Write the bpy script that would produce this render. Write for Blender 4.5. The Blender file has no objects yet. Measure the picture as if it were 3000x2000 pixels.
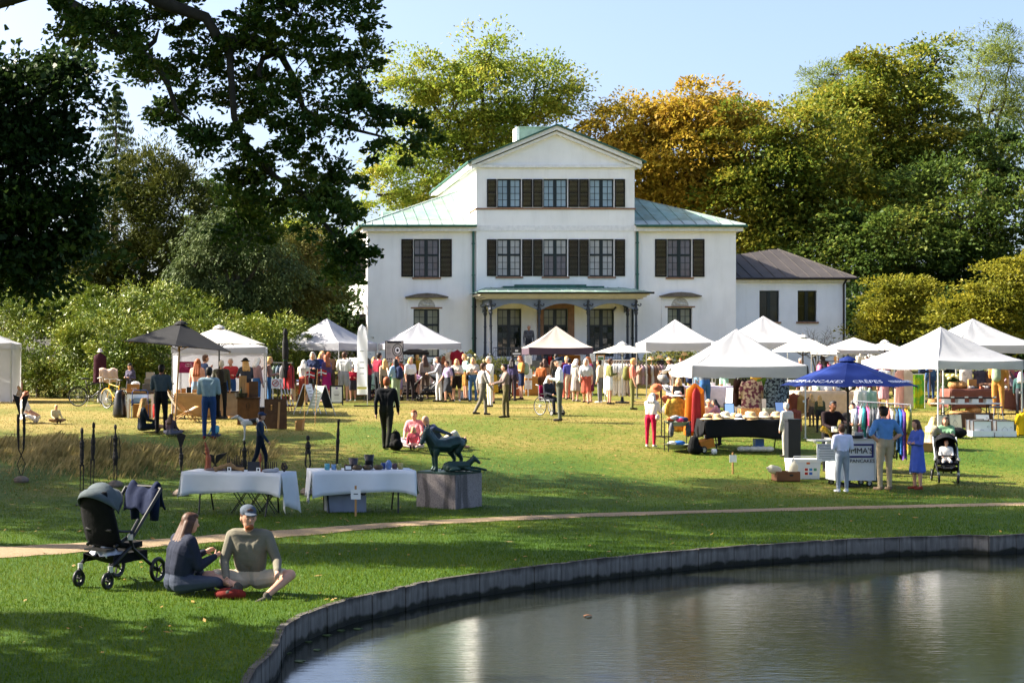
import bpy, math, random, numpy as np
from mathutils import Vector, Matrix, Quaternion
from mathutils.geometry import delaunay_2d_cdt
R = math.radians
random.seed(11); RNG = np.random.default_rng(11)
SC = bpy.context.scene; COL = SC.collection
# ------------------------------------------------------------------ camera, sky, sun, exposure
H = 3.05            # camera height above the pond water (z = 0)
F = 4500.0          # focal length in photo pixels (3000 wide)
PPX, PPY = 641.0, 1062.0   # vanishing point of the house's depth direction (shift lens)
cd = bpy.data.cameras.new('camera'); cam = bpy.data.objects.new('camera', cd); COL.objects.link(cam)
cd.sensor_width = 36; cd.lens = F/3000*36; cd.clip_end = 2000; cd.clip_start = .1
cd.shift_x = (1500-PPX)/3000; cd.shift_y = (PPY-1000)/3000
cam.location = (0, 0, H); cam.rotation_euler = (R(90), 0, 0)
SC.camera = cam
SUN_EL, SUN_PHI = R(38), R(18)     # elevation; how far behind the facade plane the sun stands (light comes from the left)
sd = Vector((math.cos(SUN_EL)*math.cos(SUN_PHI), -math.cos(SUN_EL)*math.sin(SUN_PHI), -math.sin(SUN_EL)))
W = bpy.data.worlds.new('World'); SC.world = W; W.use_nodes = True
nt = W.node_tree; sky = nt.nodes.new('ShaderNodeTexSky'); sky.sky_type = 'NISHITA'; sky.sun_disc = False
sky.sun_elevation = SUN_EL
sky.sun_rotation = math.atan2(-sd.x, -sd.y)
sky.air_density = .65; sky.dust_density = 4.0; sky.ozone_density = 1.8
bg = nt.nodes['Background']; bg.inputs[1].default_value = 0.098; nt.links.new(sky.outputs[0], bg.inputs[0])
sl = bpy.data.lights.new('sun', 'SUN'); sl.energy = 4.5; sl.angle = R(.55); sl.color = (1, .92, .78)
so = bpy.data.objects.new('sun', sl); COL.objects.link(so); so.rotation_euler = sd.to_track_quat('-Z', 'Y').to_euler()
so.location = (-40, 60, 60)
vs = SC.view_settings; vs.view_transform = 'Standard'; vs.look = 'None'; vs.gamma = 1; vs.exposure = 2.0
SC.cycles.use_denoising = True; SC.cycles.max_bounces = 6; SC.cycles.transparent_max_bounces = 6
SC.cycles.diffuse_bounces = 3; SC.cycles.glossy_bounces = 3; SC.cycles.caustics_reflective = False; SC.cycles.caustics_refractive = False
# ------------------------------------------------------------------ placement helpers
TY = [-60, 10, 20, 28, 32, 38, 44.5, 55, 64, 72, 76, 80, 140, 900]
TZ = [-2.62, -2.62, -2.62, -2.66, -2.60, -2.10, -1.76, -1.56, -1.48, -1.38, -1.0, -.6, -.3, 2.]
def gz(x, y):
    """height of the lawn"""
    z = np.interp(y, TY, TZ)
    s = np.clip((np.asarray(x)-2)/9, 0, 1); s = s*s*(3-2*s)
    b = np.clip(1-abs(np.asarray(y)-36.)/8, 0, 1)
    return z - .34*s*b + H
def gzf(x, y): return float(gz(x, y))
def PX(px, py, Y): return Vector(((px-PPX)/F*Y, Y, H-(py-PPY)/F*Y))
def wx(px, Y): return (px-PPX)/F*Y
def wz(py, Y): return H-(py-PPY)/F*Y
def G(px, py):
    """ground point seen at a photo pixel"""
    dx, dz = (px-PPX)/F, -(py-PPY)/F
    y = 8.
    while y < 200 and H+dz*y > gzf(dx*y, y): y += .1
    a, b = y-.1, y
    for _ in range(8):
        y = (a+b)/2
        if H+dz*y > gzf(dx*y, y): a = y
        else: b = y
    return Vector((dx*y, y, gzf(dx*y, y)))
# ------------------------------------------------------------------ mesh builder
class MB:
    def __init__(s): s.v = []; s.f = []; s.m = []; s.mi = 0
    def add(s, vs, fs):
        o = len(s.v); s.v += [tuple(p) for p in vs]; s.f += [tuple(i+o for i in f) for f in fs]; s.m += [s.mi]*len(fs); return s
    def box(s, c, d, rz=0, rx=0, ry=0):
        M = Matrix.Translation(c) @ Matrix.Rotation(rz, 4, 'Z') @ Matrix.Rotation(rx, 4, 'X') @ Matrix.Rotation(ry, 4, 'Y')
        q = [M @ Vector((x*d[0]/2, y*d[1]/2, z*d[2]/2)) for z in (-1, 1) for x, y in ((-1,-1),(1,-1),(1,1),(-1,1))]
        return s.add(q, [(3,2,1,0),(4,5,6,7),(0,1,5,4),(1,2,6,5),(2,3,7,6),(3,0,4,7)])
    def bar(s, a, b, w, t=None, up=(0,0,1)):
        a = Vector(a); b = Vector(b); d = (b-a); t = t or w
        u = Vector(up); x = d.cross(u)
        if x.length < 1e-6: x = d.cross(Vector((0,1,0)))
        x.normalize(); y = x.cross(d).normalized()
        q = [p + x*w/2*i + y*t/2*j for p in (a, b) for i, j in ((-1,-1),(1,-1),(1,1),(-1,1))]
        return s.add(q, [(0,1,2,3),(7,6,5,4),(4,5,1,0),(5,6,2,1),(6,7,3,2),(7,4,0,3)])
    def tube(s, pts, r, n=8, closed=False):
        pts = [Vector(p) for p in pts]; k = len(pts)
        if not hasattr(r, '__len__'): r = [r]*k
        vs = []; x = None
        for i, p in enumerate(pts):
            if closed: d = pts[(i+1) % k]-pts[i-1]
            else: d = pts[min(i+1, k-1)]-pts[max(i-1, 0)]
            if d.length < 1e-9: d = Vector((0,0,1))
            d.normalize()
            if x is None:
                x = d.orthogonal().normalized()
            else:
                x = x-d*x.dot(d)
                x = x.normalized() if x.length > 1e-6 else d.orthogonal().normalized()
            y = d.cross(x)
            for j in range(n):
                a = 2*math.pi*j/n; vs.append(p+(x*math.cos(a)+y*math.sin(a))*r[i])
        fs = []
        for i in range(k if closed else k-1):
            i2 = (i+1) % k
            for j in range(n): fs.append((i*n+j, i*n+(j+1) % n, i2*n+(j+1) % n, i2*n+j))
        if not closed: fs += [tuple(range(n))[::-1], tuple((k-1)*n+j for j in range(n))]
        return s.add(vs, fs)
    def lathe(s, prof, n=16, c=(0,0,0), M=None):
        vs = []
        for r, z in prof:
            for j in range(n):
                a = 2*math.pi*j/n; p = Vector((r*math.cos(a), r*math.sin(a), z))
                if M is not None: p = M @ p
                vs.append(p+Vector(c))
        fs = []
        for i in range(len(prof)-1):
            for j in range(n): fs.append((i*n+j, i*n+(j+1) % n, (i+1)*n+(j+1) % n, (i+1)*n+j))
        fs += [tuple(range(n))[::-1], tuple((len(prof)-1)*n+j for j in range(n))]
        return s.add(vs, fs)
    def prism(s, poly, ext):
        ext = Vector(ext); k = len(poly); a = [Vector(p) for p in poly]
        return s.add(a+[p+ext for p in a], [tuple(range(k))[::-1], tuple(range(k, 2*k))]+[(i, (i+1) % k, k+(i+1) % k, k+i) for i in range(k)])
    def grid(s, fn, nu, nv):
        vs = [fn(i/nu, j/nv) for j in range(nv+1) for i in range(nu+1)]
        return s.add(vs, [(j*(nu+1)+i, j*(nu+1)+i+1, (j+1)*(nu+1)+i+1, (j+1)*(nu+1)+i) for j in range(nv) for i in range(nu)])
    def ball(s, c, r, n=10, k=6):
        r = r if hasattr(r, '__len__') else (r, r, r); vs = []
        for i in range(k+1):
            t = math.pi*(i+.02)/(k+.04)
            for j in range(n):
                a = 2*math.pi*j/n; vs.append((c[0]+r[0]*math.sin(t)*math.cos(a), c[1]+r[1]*math.sin(t)*math.sin(a), c[2]-r[2]*math.cos(t)))
        return s.add(vs, [(i*n+j, i*n+(j+1) % n, (i+1)*n+(j+1) % n, (i+1)*n+j) for i in range(k) for j in range(n)])
    def build(s, name, mats, parent=None, smooth=False, loc=None, rz=0, thick=0):
        me = bpy.data.meshes.new(name); me.from_pydata(s.v, [], s.f)
        mats = mats if isinstance(mats, (list, tuple)) else [mats]
        for m in mats: me.materials.append(m)
        if any(s.m): me.polygons.foreach_set('material_index', s.m)
        if smooth: me.polygons.foreach_set('use_smooth', [True]*len(s.f))
        me.update()
        return place(name, me, parent, loc, rz, thick)
def place(name, me, parent=None, loc=None, rz=0, thick=0):
    o = bpy.data.objects.new(name, me); COL.objects.link(o)
    if parent is not None: o.parent = parent
    if loc is not None: o.location = loc
    if rz: o.rotation_euler = (0, 0, rz)
    if thick:
        md = o.modifiers.new('t', 'SOLIDIFY'); md.thickness = thick; md.offset = 0
    return o
def tag(o, label=None, cat=None, group=None, kind=None):
    if label: o['label'] = label
    if cat: o['category'] = cat
    if group: o['group'] = group
    if kind: o['kind'] = kind
    return o
def thing(name, label, cat, loc=(0,0,0), rz=0, group=None):
    o = bpy.data.objects.new(name, None); COL.objects.link(o); o.location = loc; o.rotation_euler = (0, 0, rz)
    o.empty_display_size = .2
    return tag(o, label, cat, group)
def copy_tree(o, parent=None):
    c = o.copy(); COL.objects.link(c); c.parent = parent
    for ch in o.children: copy_tree(ch, c)
    return c
# ------------------------------------------------------------------ materials
_M = {}
def srgb(h):
    if not isinstance(h, str): return tuple(h)
    v = [int(h[i:i+2], 16)/255 for i in (0, 2, 4)]
    return tuple(c/12.92 if c <= .04045 else ((c+.055)/1.055)**2.4 for c in v)
def mat(name, col, rough=.6, var=.12, scale=4., metal=0, bump=0, spec=.4, trans=0, bscale=None, detail=4, stretch=None, sheen=0):
    if name in _M: return _M[name]
    col = srgb(col); m = bpy.data.materials.new(name); m.use_nodes = True; n = m.node_tree; L = n.links.new
    b = n.nodes['Principled BSDF']; b.inputs['Roughness'].default_value = rough; b.inputs['Metallic'].default_value = metal
    b.inputs['Specular IOR Level'].default_value = spec
    if sheen: b.inputs['Sheen Weight'].default_value = sheen
    tc = n.nodes.new('ShaderNodeTexCoord'); src = tc.outputs['Object']
    if stretch:
        mp = n.nodes.new('ShaderNodeMapping'); mp.inputs['Scale'].default_value = stretch; L(src, mp.inputs[0]); src = mp.outputs[0]
    nz = n.nodes.new('ShaderNodeTexNoise'); nz.inputs['Scale'].default_value = scale; nz.inputs['Detail'].default_value = detail
    L(src, nz.inputs['Vector'])
    rp = n.nodes.new('ShaderNodeValToRGB'); rp.color_ramp.elements[0].position = .3; rp.color_ramp.elements[1].position = .7
    rp.color_ramp.elements[0].color = [c*(1-var) for c in col]+[1]; rp.color_ramp.elements[1].color = [min(1, c*(1+var)) for c in col]+[1]
    L(nz.outputs[0], rp.inputs[0]); L(rp.outputs[0], b.inputs['Base Color'])
    if bump:
        bp = n.nodes.new('ShaderNodeBump'); bp.inputs['Strength'].default_value = bump; bp.inputs['Distance'].default_value = .02
        nb = n.nodes.new('ShaderNodeTexNoise'); nb.inputs['Scale'].default_value = bscale or scale*6; nb.inputs['Detail'].default_value = 5
        L(src, nb.inputs['Vector']); L(nb.outputs[0], bp.inputs['Height']); L(bp.outputs[0], b.inputs['Normal'])
    if trans:
        t = n.nodes.new('ShaderNodeBsdfTranslucent'); mx = n.nodes.new('ShaderNodeMixShader'); mx.inputs[0].default_value = trans
        L(rp.outputs[0], t.inputs[0]); L(b.outputs[0], mx.inputs[1]); L(t.outputs[0], mx.inputs[2])
        L(mx.outputs[0], n.nodes['Material Output'].inputs[0])
    _M[name] = m; return m
def ramp(n, stops):
    r = n.nodes.new('ShaderNodeValToRGB'); e = r.color_ramp.elements
    while len(e) < len(stops): e.new(.5)
    for k, (p, c) in enumerate(stops): e[k].position = p; e[k].color = list(srgb(c))+[1]
    return r
def leafmat(name, cols, trans=.35, rough=.6, nscale=.5, spec=.12):
    """each leaf its own shade, larger drifts of colour through the crown"""
    if name in _M: return _M[name]
    m = bpy.data.materials.new(name); m.use_nodes = True; n = m.node_tree; L = n.links.new
    b = n.nodes['Principled BSDF']; b.inputs['Roughness'].default_value = rough; b.inputs['Specular IOR Level'].default_value = spec
    g = n.nodes.new('ShaderNodeNewGeometry'); tc = n.nodes.new('ShaderNodeTexCoord')
    nz = n.nodes.new('ShaderNodeTexNoise'); nz.inputs['Scale'].default_value = nscale; nz.inputs['Detail'].default_value = 2
    L(tc.outputs['Object'], nz.inputs['Vector'])
    ma = n.nodes.new('ShaderNodeMath'); ma.operation = 'MULTIPLY_ADD'; ma.inputs[1].default_value = .55
    mb = n.nodes.new('ShaderNodeMath'); mb.operation = 'MULTIPLY_ADD'; mb.inputs[1].default_value = 1.5; mb.inputs[2].default_value = -.52
    L(nz.outputs[0], mb.inputs[0]); L(g.outputs['Random Per Island'], ma.inputs[0]); L(mb.outputs[0], ma.inputs[2])
    r = ramp(n, [(i/(len(cols)-1), c) for i, c in enumerate(cols)]); L(ma.outputs[0], r.inputs[0]); L(r.outputs[0], b.inputs['Base Color'])
    t = n.nodes.new('ShaderNodeBsdfTranslucent'); mx = n.nodes.new('ShaderNodeMixShader'); mx.inputs[0].default_value = trans
    L(r.outputs[0], t.inputs[0]); L(b.outputs[0], mx.inputs[1]); L(t.outputs[0], mx.inputs[2]); L(mx.outputs[0], n.nodes['Material Output'].inputs[0])
    _M[name] = m; return m
def npmesh(name, V, Fc, mats, smooth=False, midx=None):
    """mesh from numpy arrays; Fc is (n, k)"""
    me = bpy.data.meshes.new(name); k = Fc.shape[1]
    me.vertices.add(len(V)); me.vertices.foreach_set('co', np.ascontiguousarray(V, np.float32).ravel())
    me.loops.add(Fc.size); me.loops.foreach_set('vertex_index', np.ascontiguousarray(Fc, np.int32).ravel())
    me.polygons.add(len(Fc)); me.polygons.foreach_set('loop_start', np.arange(0, Fc.size, k, dtype=np.int32))
    me.polygons.foreach_set('loop_total', np.full(len(Fc), k, np.int32))
    for m in (mats if isinstance(mats, (list, tuple)) else [mats]): me.materials.append(m)
    if midx is not None: me.polygons.foreach_set('material_index', midx)
    if smooth: me.polygons.foreach_set('use_smooth', np.ones(len(Fc), bool))
    me.update(calc_edges=True); return me
# ================================================================== GROUND
def catmull(pts, n=8):
    P = [pts[0]]+list(pts)+[pts[-1]]; out = []
    for i in range(1, len(P)-2):
        a, b, c, d = [np.array(q, float) for q in P[i-1:i+3]]
        for k in range(n):
            t = k/n; out.append(.5*((2*b)+(-a+c)*t+(2*a-5*b+4*c-d)*t*t+(-a+3*b-3*c+d)*t**3))
    out.append(np.array(P[-2], float)); return out
BANK = H-2.62       # top of the pond wall
def bankpt(px, py):
    y = (H-BANK)*F/(py-PPY); return ((px-PPX)/F*y, y)
edge_px = [(727,2000),(765,1945),(812,1892),(832,1838),(893,1801),(1020,1757),(1148,1729),(1275,1701),(1530,1665),(1786,1635),(2041,1610),(2296,1592),(2551,1578),(2806,1569),(3000,1566)]
edge = [bankpt(*p) for p in edge_px]
edge = [(-.2, 5.), (-.05, 9.5)]+edge+[(17.5, 26.4), (23, 26.), (30, 23), (36, 16)]
EDGE = catmull(edge, 8)
pond_poly = [tuple(p) for p in EDGE]+[(38, 0), (36, -20), (20, -30), (5, -25), (-1, -10)]
def inside(poly, x, y):
    c = np.zeros(np.shape(x), bool); n = len(poly)
    for i in range(n):
        x1, y1 = poly[i]; x2, y2 = poly[(i+1) % n]
        if y1 == y2: continue
        c ^= ((y1 > y) != (y2 > y)) & (x < (x2-x1)*(y-y1)/(y2-y1)+x1)
    return c
# lawn: triangulated round the pond, one sheet to the horizon
def lawn_mat():
    m = bpy.data.materials.new('lawn_grass'); m.use_nodes = True; n = m.node_tree; L = n.links.new; b = n.nodes['Principled BSDF']
    b.inputs['Roughness'].default_value = .85; b.inputs['Specular IOR Level'].default_value = .2
    tc = n.nodes.new('ShaderNodeTexCoord'); sx = n.nodes.new('ShaderNodeSeparateXYZ'); L(tc.outputs['Object'], sx.inputs[0])
    def nz(s, d=4):
        q = n.nodes.new('ShaderNodeTexNoise'); q.inputs['Scale'].default_value = s; q.inputs['Detail'].default_value = d; L(tc.outputs['Object'], q.inputs['Vector']); return q.outputs[0]
    mr = n.nodes.new('ShaderNodeMapRange'); mr.inputs[1].default_value = 23; mr.inputs[2].default_value = 47; L(sx.outputs[1], mr.inputs[0])
    def op(o, a, bb):
        q = n.nodes.new('ShaderNodeMath'); q.operation = o
        for i, x in enumerate((a, bb)):
            if isinstance(x, (int, float)): q.inputs[i].default_value = x
            else: L(x, q.inputs[i])
        return q.outputs[0]
    # dry straw patches grow away from the pond; green drifts remain
    dry = op('ADD', op('MULTIPLY', mr.outputs[0], .62), op('MULTIPLY', op('SUBTRACT', nz(.22, 5), .5), 1.5))
    dry = op('ADD', dry, op('MULTIPLY', op('SUBTRACT', nz(7, 6), .5), 1.0))
    r = ramp(n, [(.05, (.038,.088,.002)), (.32, (.078,.122,.004)), (.55, (.15,.14,.018)), (.85, (.30,.215,.06))]); L(dry, r.inputs[0])
    fine = ramp(n, [(.3, (.55,.55,.55)), (.7, (1.,1.,1.))]); L(nz(40, 3), fine.inputs[0])
    mx = n.nodes.new('ShaderNodeMix'); mx.data_type = 'RGBA'; mx.blend_type = 'MULTIPLY'; mx.inputs[0].default_value = .8
    L(r.outputs[0], mx.inputs[6]); L(fine.outputs[0], mx.inputs[7]); L(mx.outputs[2], b.inputs['Base Color'])
    bp = n.nodes.new('ShaderNodeBump'); bp.inputs['Strength'].default_value = .5; bp.inputs['Distance'].default_value = .05
    L(nz(28, 6), bp.inputs['Height']); L(bp.outputs[0], b.inputs['Normal']); return m
gxs, gys = [], []
def gridpts(x0, x1, y0, y1, st):
    a, c = np.meshgrid(np.arange(x0, x1, st), np.arange(y0, y1, st)); return np.stack([a.ravel(), c.ravel()], 1)
pts = np.concatenate([gridpts(-14, 32, 4, 90, 1.), gridpts(-60, 80, -60, 140, 6.), gridpts(-500, 560, -200, 900, 60.)])
pts = pts+RNG.uniform(-.05, .05, pts.shape)
keep = ~inside(pond_poly, pts[:, 0], pts[:, 1])
ed = np.array(pond_poly)
d2 = np.min(((pts[:, None, :]-ed[None])**2).sum(2), 1); keep &= d2 > .1
pts = pts[keep]
outer = [(-700, -300), (800, -300), (800, 1000), (-700, 1000)]
allp = [Vector(p) for p in pond_poly]+[Vector(p) for p in outer]+[Vector(p) for p in pts]
k = len(pond_poly)
cons = [(i, (i+1) % k) for i in range(k)]
cv, ce, cf, *_ = delaunay_2d_cdt(allp, cons, [], 0, 1e-5)
cva = np.array([(p.x, p.y) for p in cv]); tri = np.array([f for f in cf if len(f) == 3])
cen = cva[tri].mean(1); tri = tri[~inside(pond_poly, cen[:, 0], cen[:, 1])]
LV = np.column_stack([cva, gz(cva[:, 0], cva[:, 1])])
lawn = place('lawn', npmesh('lawn', LV, tri, lawn_mat(), smooth=True)); tag(lawn, kind='structure')
# gravel path
up_px = [(-400,1615),(0,1602),(268,1588),(478,1578),(900,1548),(1189,1529),(1678,1506),(2167,1493),(3000,1473),(3600,1462)]
lo_px = [(-400,1665),(0,1636),(268,1616),(478,1600),(900,1568),(1189,1542),(1678,1517),(2167,1501),(3000,1481),(3600,1470)]
UP = catmull([tuple(G(*p))[:2] for p in up_px], 8); LO = catmull([tuple(G(*p))[:2] for p in lo_px], 8)
gm = mat('gravel', '8f7a5c', .9, .25, 30, bump=.6, bscale=160)
b = MB(); NP = 5
V = []
for u, l in zip(UP, LO):
    for j in range(NP+1):
        t = j/NP; jit = RNG.uniform(-.07, .07) if j in (0, NP) else 0
        x, y = u[0]*(1-t)+l[0]*t, u[1]*(1-t)+l[1]*t+jit; V.append((x, y, gzf(x, y)+.012+(.012 if 0 < j < NP else -.004)))
b.add(V, [(i*(NP+1)+j, (i+1)*(NP+1)+j, (i+1)*(NP+1)+j+1, i*(NP+1)+j+1) for i in range(len(UP)-1) for j in range(NP)])
tag(b.build('gravel_path', gm, smooth=True), kind='structure')
# pond: water, bed, wall of concrete planks
def water_mat():
    m = bpy.data.materials.new('pond_water'); m.use_nodes = True; n = m.node_tree; L = n.links.new; b = n.nodes['Principled BSDF']
    b.inputs['Base Color'].default_value = (.012, .014, .008, 1); b.inputs['Roughness'].default_value = .08; b.inputs['IOR'].default_value = 1.7
    b.inputs['Specular IOR Level'].default_value = .9
    tc = n.nodes.new('ShaderNodeTexCoord'); mp = n.nodes.new('ShaderNodeMapping'); mp.inputs['Scale'].default_value = (1.4, 9, 1); L(tc.outputs['Object'], mp.inputs[0])
    nz = n.nodes.new('ShaderNodeTexNoise'); nz.inputs['Scale'].default_value = 2.6; nz.inputs['Detail'].default_value = 5; L(mp.outputs[0], nz.inputs['Vector'])
    bp = n.nodes.new('ShaderNodeBump'); bp.inputs['Strength'].default_value = .09; bp.inputs['Distance'].default_value = .02; L(nz.outputs[0], bp.inputs['Height']); L(bp.outputs[0], b.inputs['Normal'])
    return m
b = MB(); b.add([(x, y, .16) for x, y in pond_poly], [tuple(range(len(pond_poly)))]); tag(b.build('pond_water', water_mat()), kind='structure')
b = MB(); b.add([(x, y, -.9) for x, y in pond_poly], [tuple(range(len(pond_poly)))]); tag(b.build('pond_bed', mat('mud', (.03,.028,.018), .9)), kind='structure')
wall = thing('pond_wall', 'grey weathered concrete plank wall edging the pond', 'wall', (EDGE[0][0], EDGE[0][1], 0))
def plank_mat():
    m = mat('pond_concrete', '75726c', .85, .35, 3, bump=.5, bscale=30, stretch=(6, 6, .8)).copy(); m.name = 'pond_plank'; n = m.node_tree; L = n.links.new
    b = n.nodes['Principled BSDF']; tc = n.nodes.new('ShaderNodeTexCoord'); sx = n.nodes.new('ShaderNodeSeparateXYZ'); L(tc.outputs['Object'], sx.inputs[0])
    nz = n.nodes.new('ShaderNodeTexNoise'); nz.inputs['Scale'].default_value = 5; L(tc.outputs['Object'], nz.inputs['Vector'])
    ad = n.nodes.new('ShaderNodeMath'); ad.operation = 'MULTIPLY_ADD'; ad.inputs[1].default_value = .16; L(nz.outputs[0], ad.inputs[0]); L(sx.outputs[2], ad.inputs[2])
    r = ramp(n, [(.24, (.012,.016,.004)), (.29, (.05,.055,.02)), (.33, (.5,.5,.5)), (.45, (.62,.62,.62)), (.53, (.16,.15,.14))]); L(ad.outputs[0], r.inputs[0])
    mx = n.nodes.new('ShaderNodeMix'); mx.data_type = 'RGBA'; mx.blend_type = 'MULTIPLY'; mx.inputs[0].default_value = 1
    old = b.inputs['Base Color'].links[0].from_socket; L(old, mx.inputs[6]); L(r.outputs[0], mx.inputs[7])
    mx2 = n.nodes.new('ShaderNodeMix'); mx2.data_type = 'RGBA'; mx2.blend_type = 'MULTIPLY'; mx2.inputs[0].default_value = 1; mx2.inputs[7].default_value = (1.55, 1.5, 1.42, 1)
    L(mx.outputs[2], mx2.inputs[6]); L(mx2.outputs[2], b.inputs['Base Color']); return m
pm = plank_mat()
E = np.array(EDGE); seg = np.hypot(*np.diff(E, axis=0).T); cum = np.r_[0, np.cumsum(seg)]
s = 0.; i = 0; W0 = Vector((EDGE[0][0], EDGE[0][1], 0))
while s < cum[-1]-.4:
    w = random.uniform(.17, .30); w = w if s > 3 else .4
    a = np.array([np.interp(s+.003, cum, E[:, 0]), np.interp(s+.003, cum, E[:, 1])]); c = np.array([np.interp(s+w-.003, cum, E[:, 0]), np.interp(s+w-.003, cum, E[:, 1])])
    d = c-a; d /= np.hypot(*d); nrm = np.array([-d[1], d[0]])*-1      # towards the water
    if not inside(pond_poly, *(np.array([[q] for q in (a+c)/2+nrm*.1])))[0]: nrm = -nrm
    pr = random.uniform(0.004, .02); top = BANK+random.uniform(-.006, .006)+.012
    q = [a+nrm*pr, c+nrm*pr, c-nrm*.06, a-nrm*.06]
    b = MB(); b.prism([(x-W0.x, y-W0.y, -.6) for x, y in q], (0, 0, top+.6)); o = b.build('plank', pm, wall); s += w; i += 1
# floating leaves and water plants by the wall
lm = mat('lily', (.06,.09,.02), .4)
for px, py in [(790,1950),(815,1935),(842,1960),(905,1925),(930,1950),(880,1985),(960,1905),(1000,1890),(1050,1885)]:
    y = H*F/(py-PPY); x = (px-PPX)/F*y
    b = MB(); nq = 9; rr = random.uniform(.03, .06)
    b.prism([(rr*math.cos(t*6.283/nq+.3)*(.9+.2*random.random()), rr*math.sin(t*6.283/nq+.3), 0) for t in range(nq-1)]+[(0, 0, 0)], (0, 0, .004))
    tag(b.build('floating_leaf', lm, loc=(x, y, .163)), 'small green leaf floating on the dark pond by the wall', 'leaf', 'leaves floating by the pond wall')
b = MB(); y = H*F/(1846-PPY); b.grid(lambda u, v: ((u-.5)*.09, (v-.5)*.06, .005+.012*math.sin(u*3)), 4, 2)
tag(b.build('floating_leaf', mat('brownleaf', '5a3a1e', .7), loc=(wx(1722, y), y, .162), thick=.006), 'curled brown leaf floating out on the pond', 'leaf')
# ---------------- grass blades on the near lawn (uncountable)
def blades(name, N, region, hmin, hmax, wid, matl, lean=.5, dens=None, clear=None):
    x0, x1, y0, y1 = region
    xy = np.column_stack([RNG.uniform(x0, x1, N), RNG.uniform(y0, y1, N)])
    if dens is not None: xy = xy[RNG.random(N) < dens(xy[:, 0], xy[:, 1])]
    xy = xy[~inside(pond_poly, xy[:, 0], xy[:, 1])]
    n = len(xy); z = gz(xy[:, 0], xy[:, 1]); a = RNG.uniform(0, 6.283, n); h = RNG.uniform(hmin, hmax, n); w = wid*(.7+.6*RNG.random(n))
    l = lean*RNG.random(n)*h; la = RNG.uniform(0, 6.283, n)
    B = np.column_stack([xy, z-.005]); dx = np.column_stack([np.cos(a)*w, np.sin(a)*w, 0*a])
    T = B+np.column_stack([np.cos(la)*l, np.sin(la)*l, h])
    V = np.stack([B-dx, B+dx, T], 1).reshape(-1, 3); Fc = np.arange(3*n).reshape(-1, 3)
    return place(name, npmesh(name, V, Fc, matl))
gl = leafmat('grass_blades', [(.038,.09,.002), (.068,.125,.003), (.11,.165,.006), (.16,.18,.025)], .3, .5, .35)
gs = leafmat('grass_straw', [(.06,.09,.006), (.13,.135,.02), (.22,.175,.045), (.34,.26,.09)], .3, .6, .25)
UPa = np.array(UP); LOa = np.array(LO)
def offpath(x, y):
    yu = np.interp(x, UPa[:, 0], UPa[:, 1]); yl = np.interp(x, LOa[:, 0], LOa[:, 1]); return ~((y > yl-.02) & (y < yu+.02))
def dn(x, y): return offpath(x, y)*np.clip((33-y)/14, .2, 1)*((x > -.15*y-.3) & (x < .535*y+.4))
tag(blades('grass', 620000, (-6, 17, 11.8, 33), .02, .055, .0045, gl, .7, dn), 'short green lawn grass between the pond wall and the path', 'grass', kind='stuff')
def dn2(x, y): return np.clip((62-y)/40, .15, 1)*((x > -.15*y-.3) & (x < .54*y+.4))*.85
tag(blades('dry_grass', 210000, (-9, 31, 31, 60), .015, .06, .009, gs, .7, dn2), 'dry yellow lawn grass on the market field', 'grass', kind='stuff')
n = 1500; lx = RNG.uniform(-6, 18, n); ly = RNG.uniform(13.5, 48, n); q = ~inside(pond_poly, lx, ly); lx, ly = lx[q], ly[q]; n = len(lx)
C_ = np.column_stack([lx, ly, gz(lx, ly)+.02]); D_ = RNG.normal(size=(n, 3)); D_[:, 2] *= .3; N_ = RNG.normal(size=(n, 3))*.3+(0, 0, 1); S2 = np.cross(D_, N_); D_ *= .03; S2 *= .018/np.linalg.norm(S2, axis=1)[:, None]
tag(place('fallen_leaves', npmesh('fallen_leaves', np.stack([C_-D_, C_+S2, C_+D_, C_-S2], 1).reshape(-1, 3), np.arange(4*n).reshape(-1, 4), leafmat('dead_leaf', [(.20,.11,.03), (.32,.2,.06), (.4,.3,.12)], .2))), 'brown fallen leaves scattered over the lawn', 'leaves', kind='stuff')
# ================================================================== VILLA
YF = 78.0; S = F/YF                       # wing facade plane
HX = lambda px, Y=YF: (px-PPX)/F*Y
HZ = lambda py, Y=YF: H-(py-PPY)/F*Y
def plaster(name, col='d9d8d6'):
    m = mat(name, col, .8, .05, .8, bump=.15, bscale=25, spec=.2); n = m.node_tree; L = n.links.new; b = n.nodes['Principled BSDF']
    tc = n.nodes.new('ShaderNodeTexCoord'); mp = n.nodes.new('ShaderNodeMapping'); mp.inputs['Scale'].default_value = (2.2, 2.2, .35); L(tc.outputs['Object'], mp.inputs[0])
    nz = n.nodes.new('ShaderNodeTexNoise'); nz.inputs['Scale'].default_value = 1.3; nz.inputs['Detail'].default_value = 8; nz.inputs['Roughness'].default_value = .65; L(mp.outputs[0], nz.inputs['Vector'])
    r = ramp(n, [(.36, (.70,.69,.67)), (.52, (1,1,1))]); L(nz.outputs[0], r.inputs[0])
    mx = n.nodes.new('ShaderNodeMix'); mx.data_type = 'RGBA'; mx.blend_type = 'MULTIPLY'; mx.inputs[0].default_value = .17
    L(b.inputs['Base Color'].links[0].from_socket, mx.inputs[6]); L(r.outputs[0], mx.inputs[7]); L(mx.outputs[2], b.inputs['Base Color']); return m
PL = plaster('white_plaster', 'f7f5f0'); PLT = mat('plaster_trim', 'ebe9e5', .75, .10, 6, bump=.1)
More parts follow.
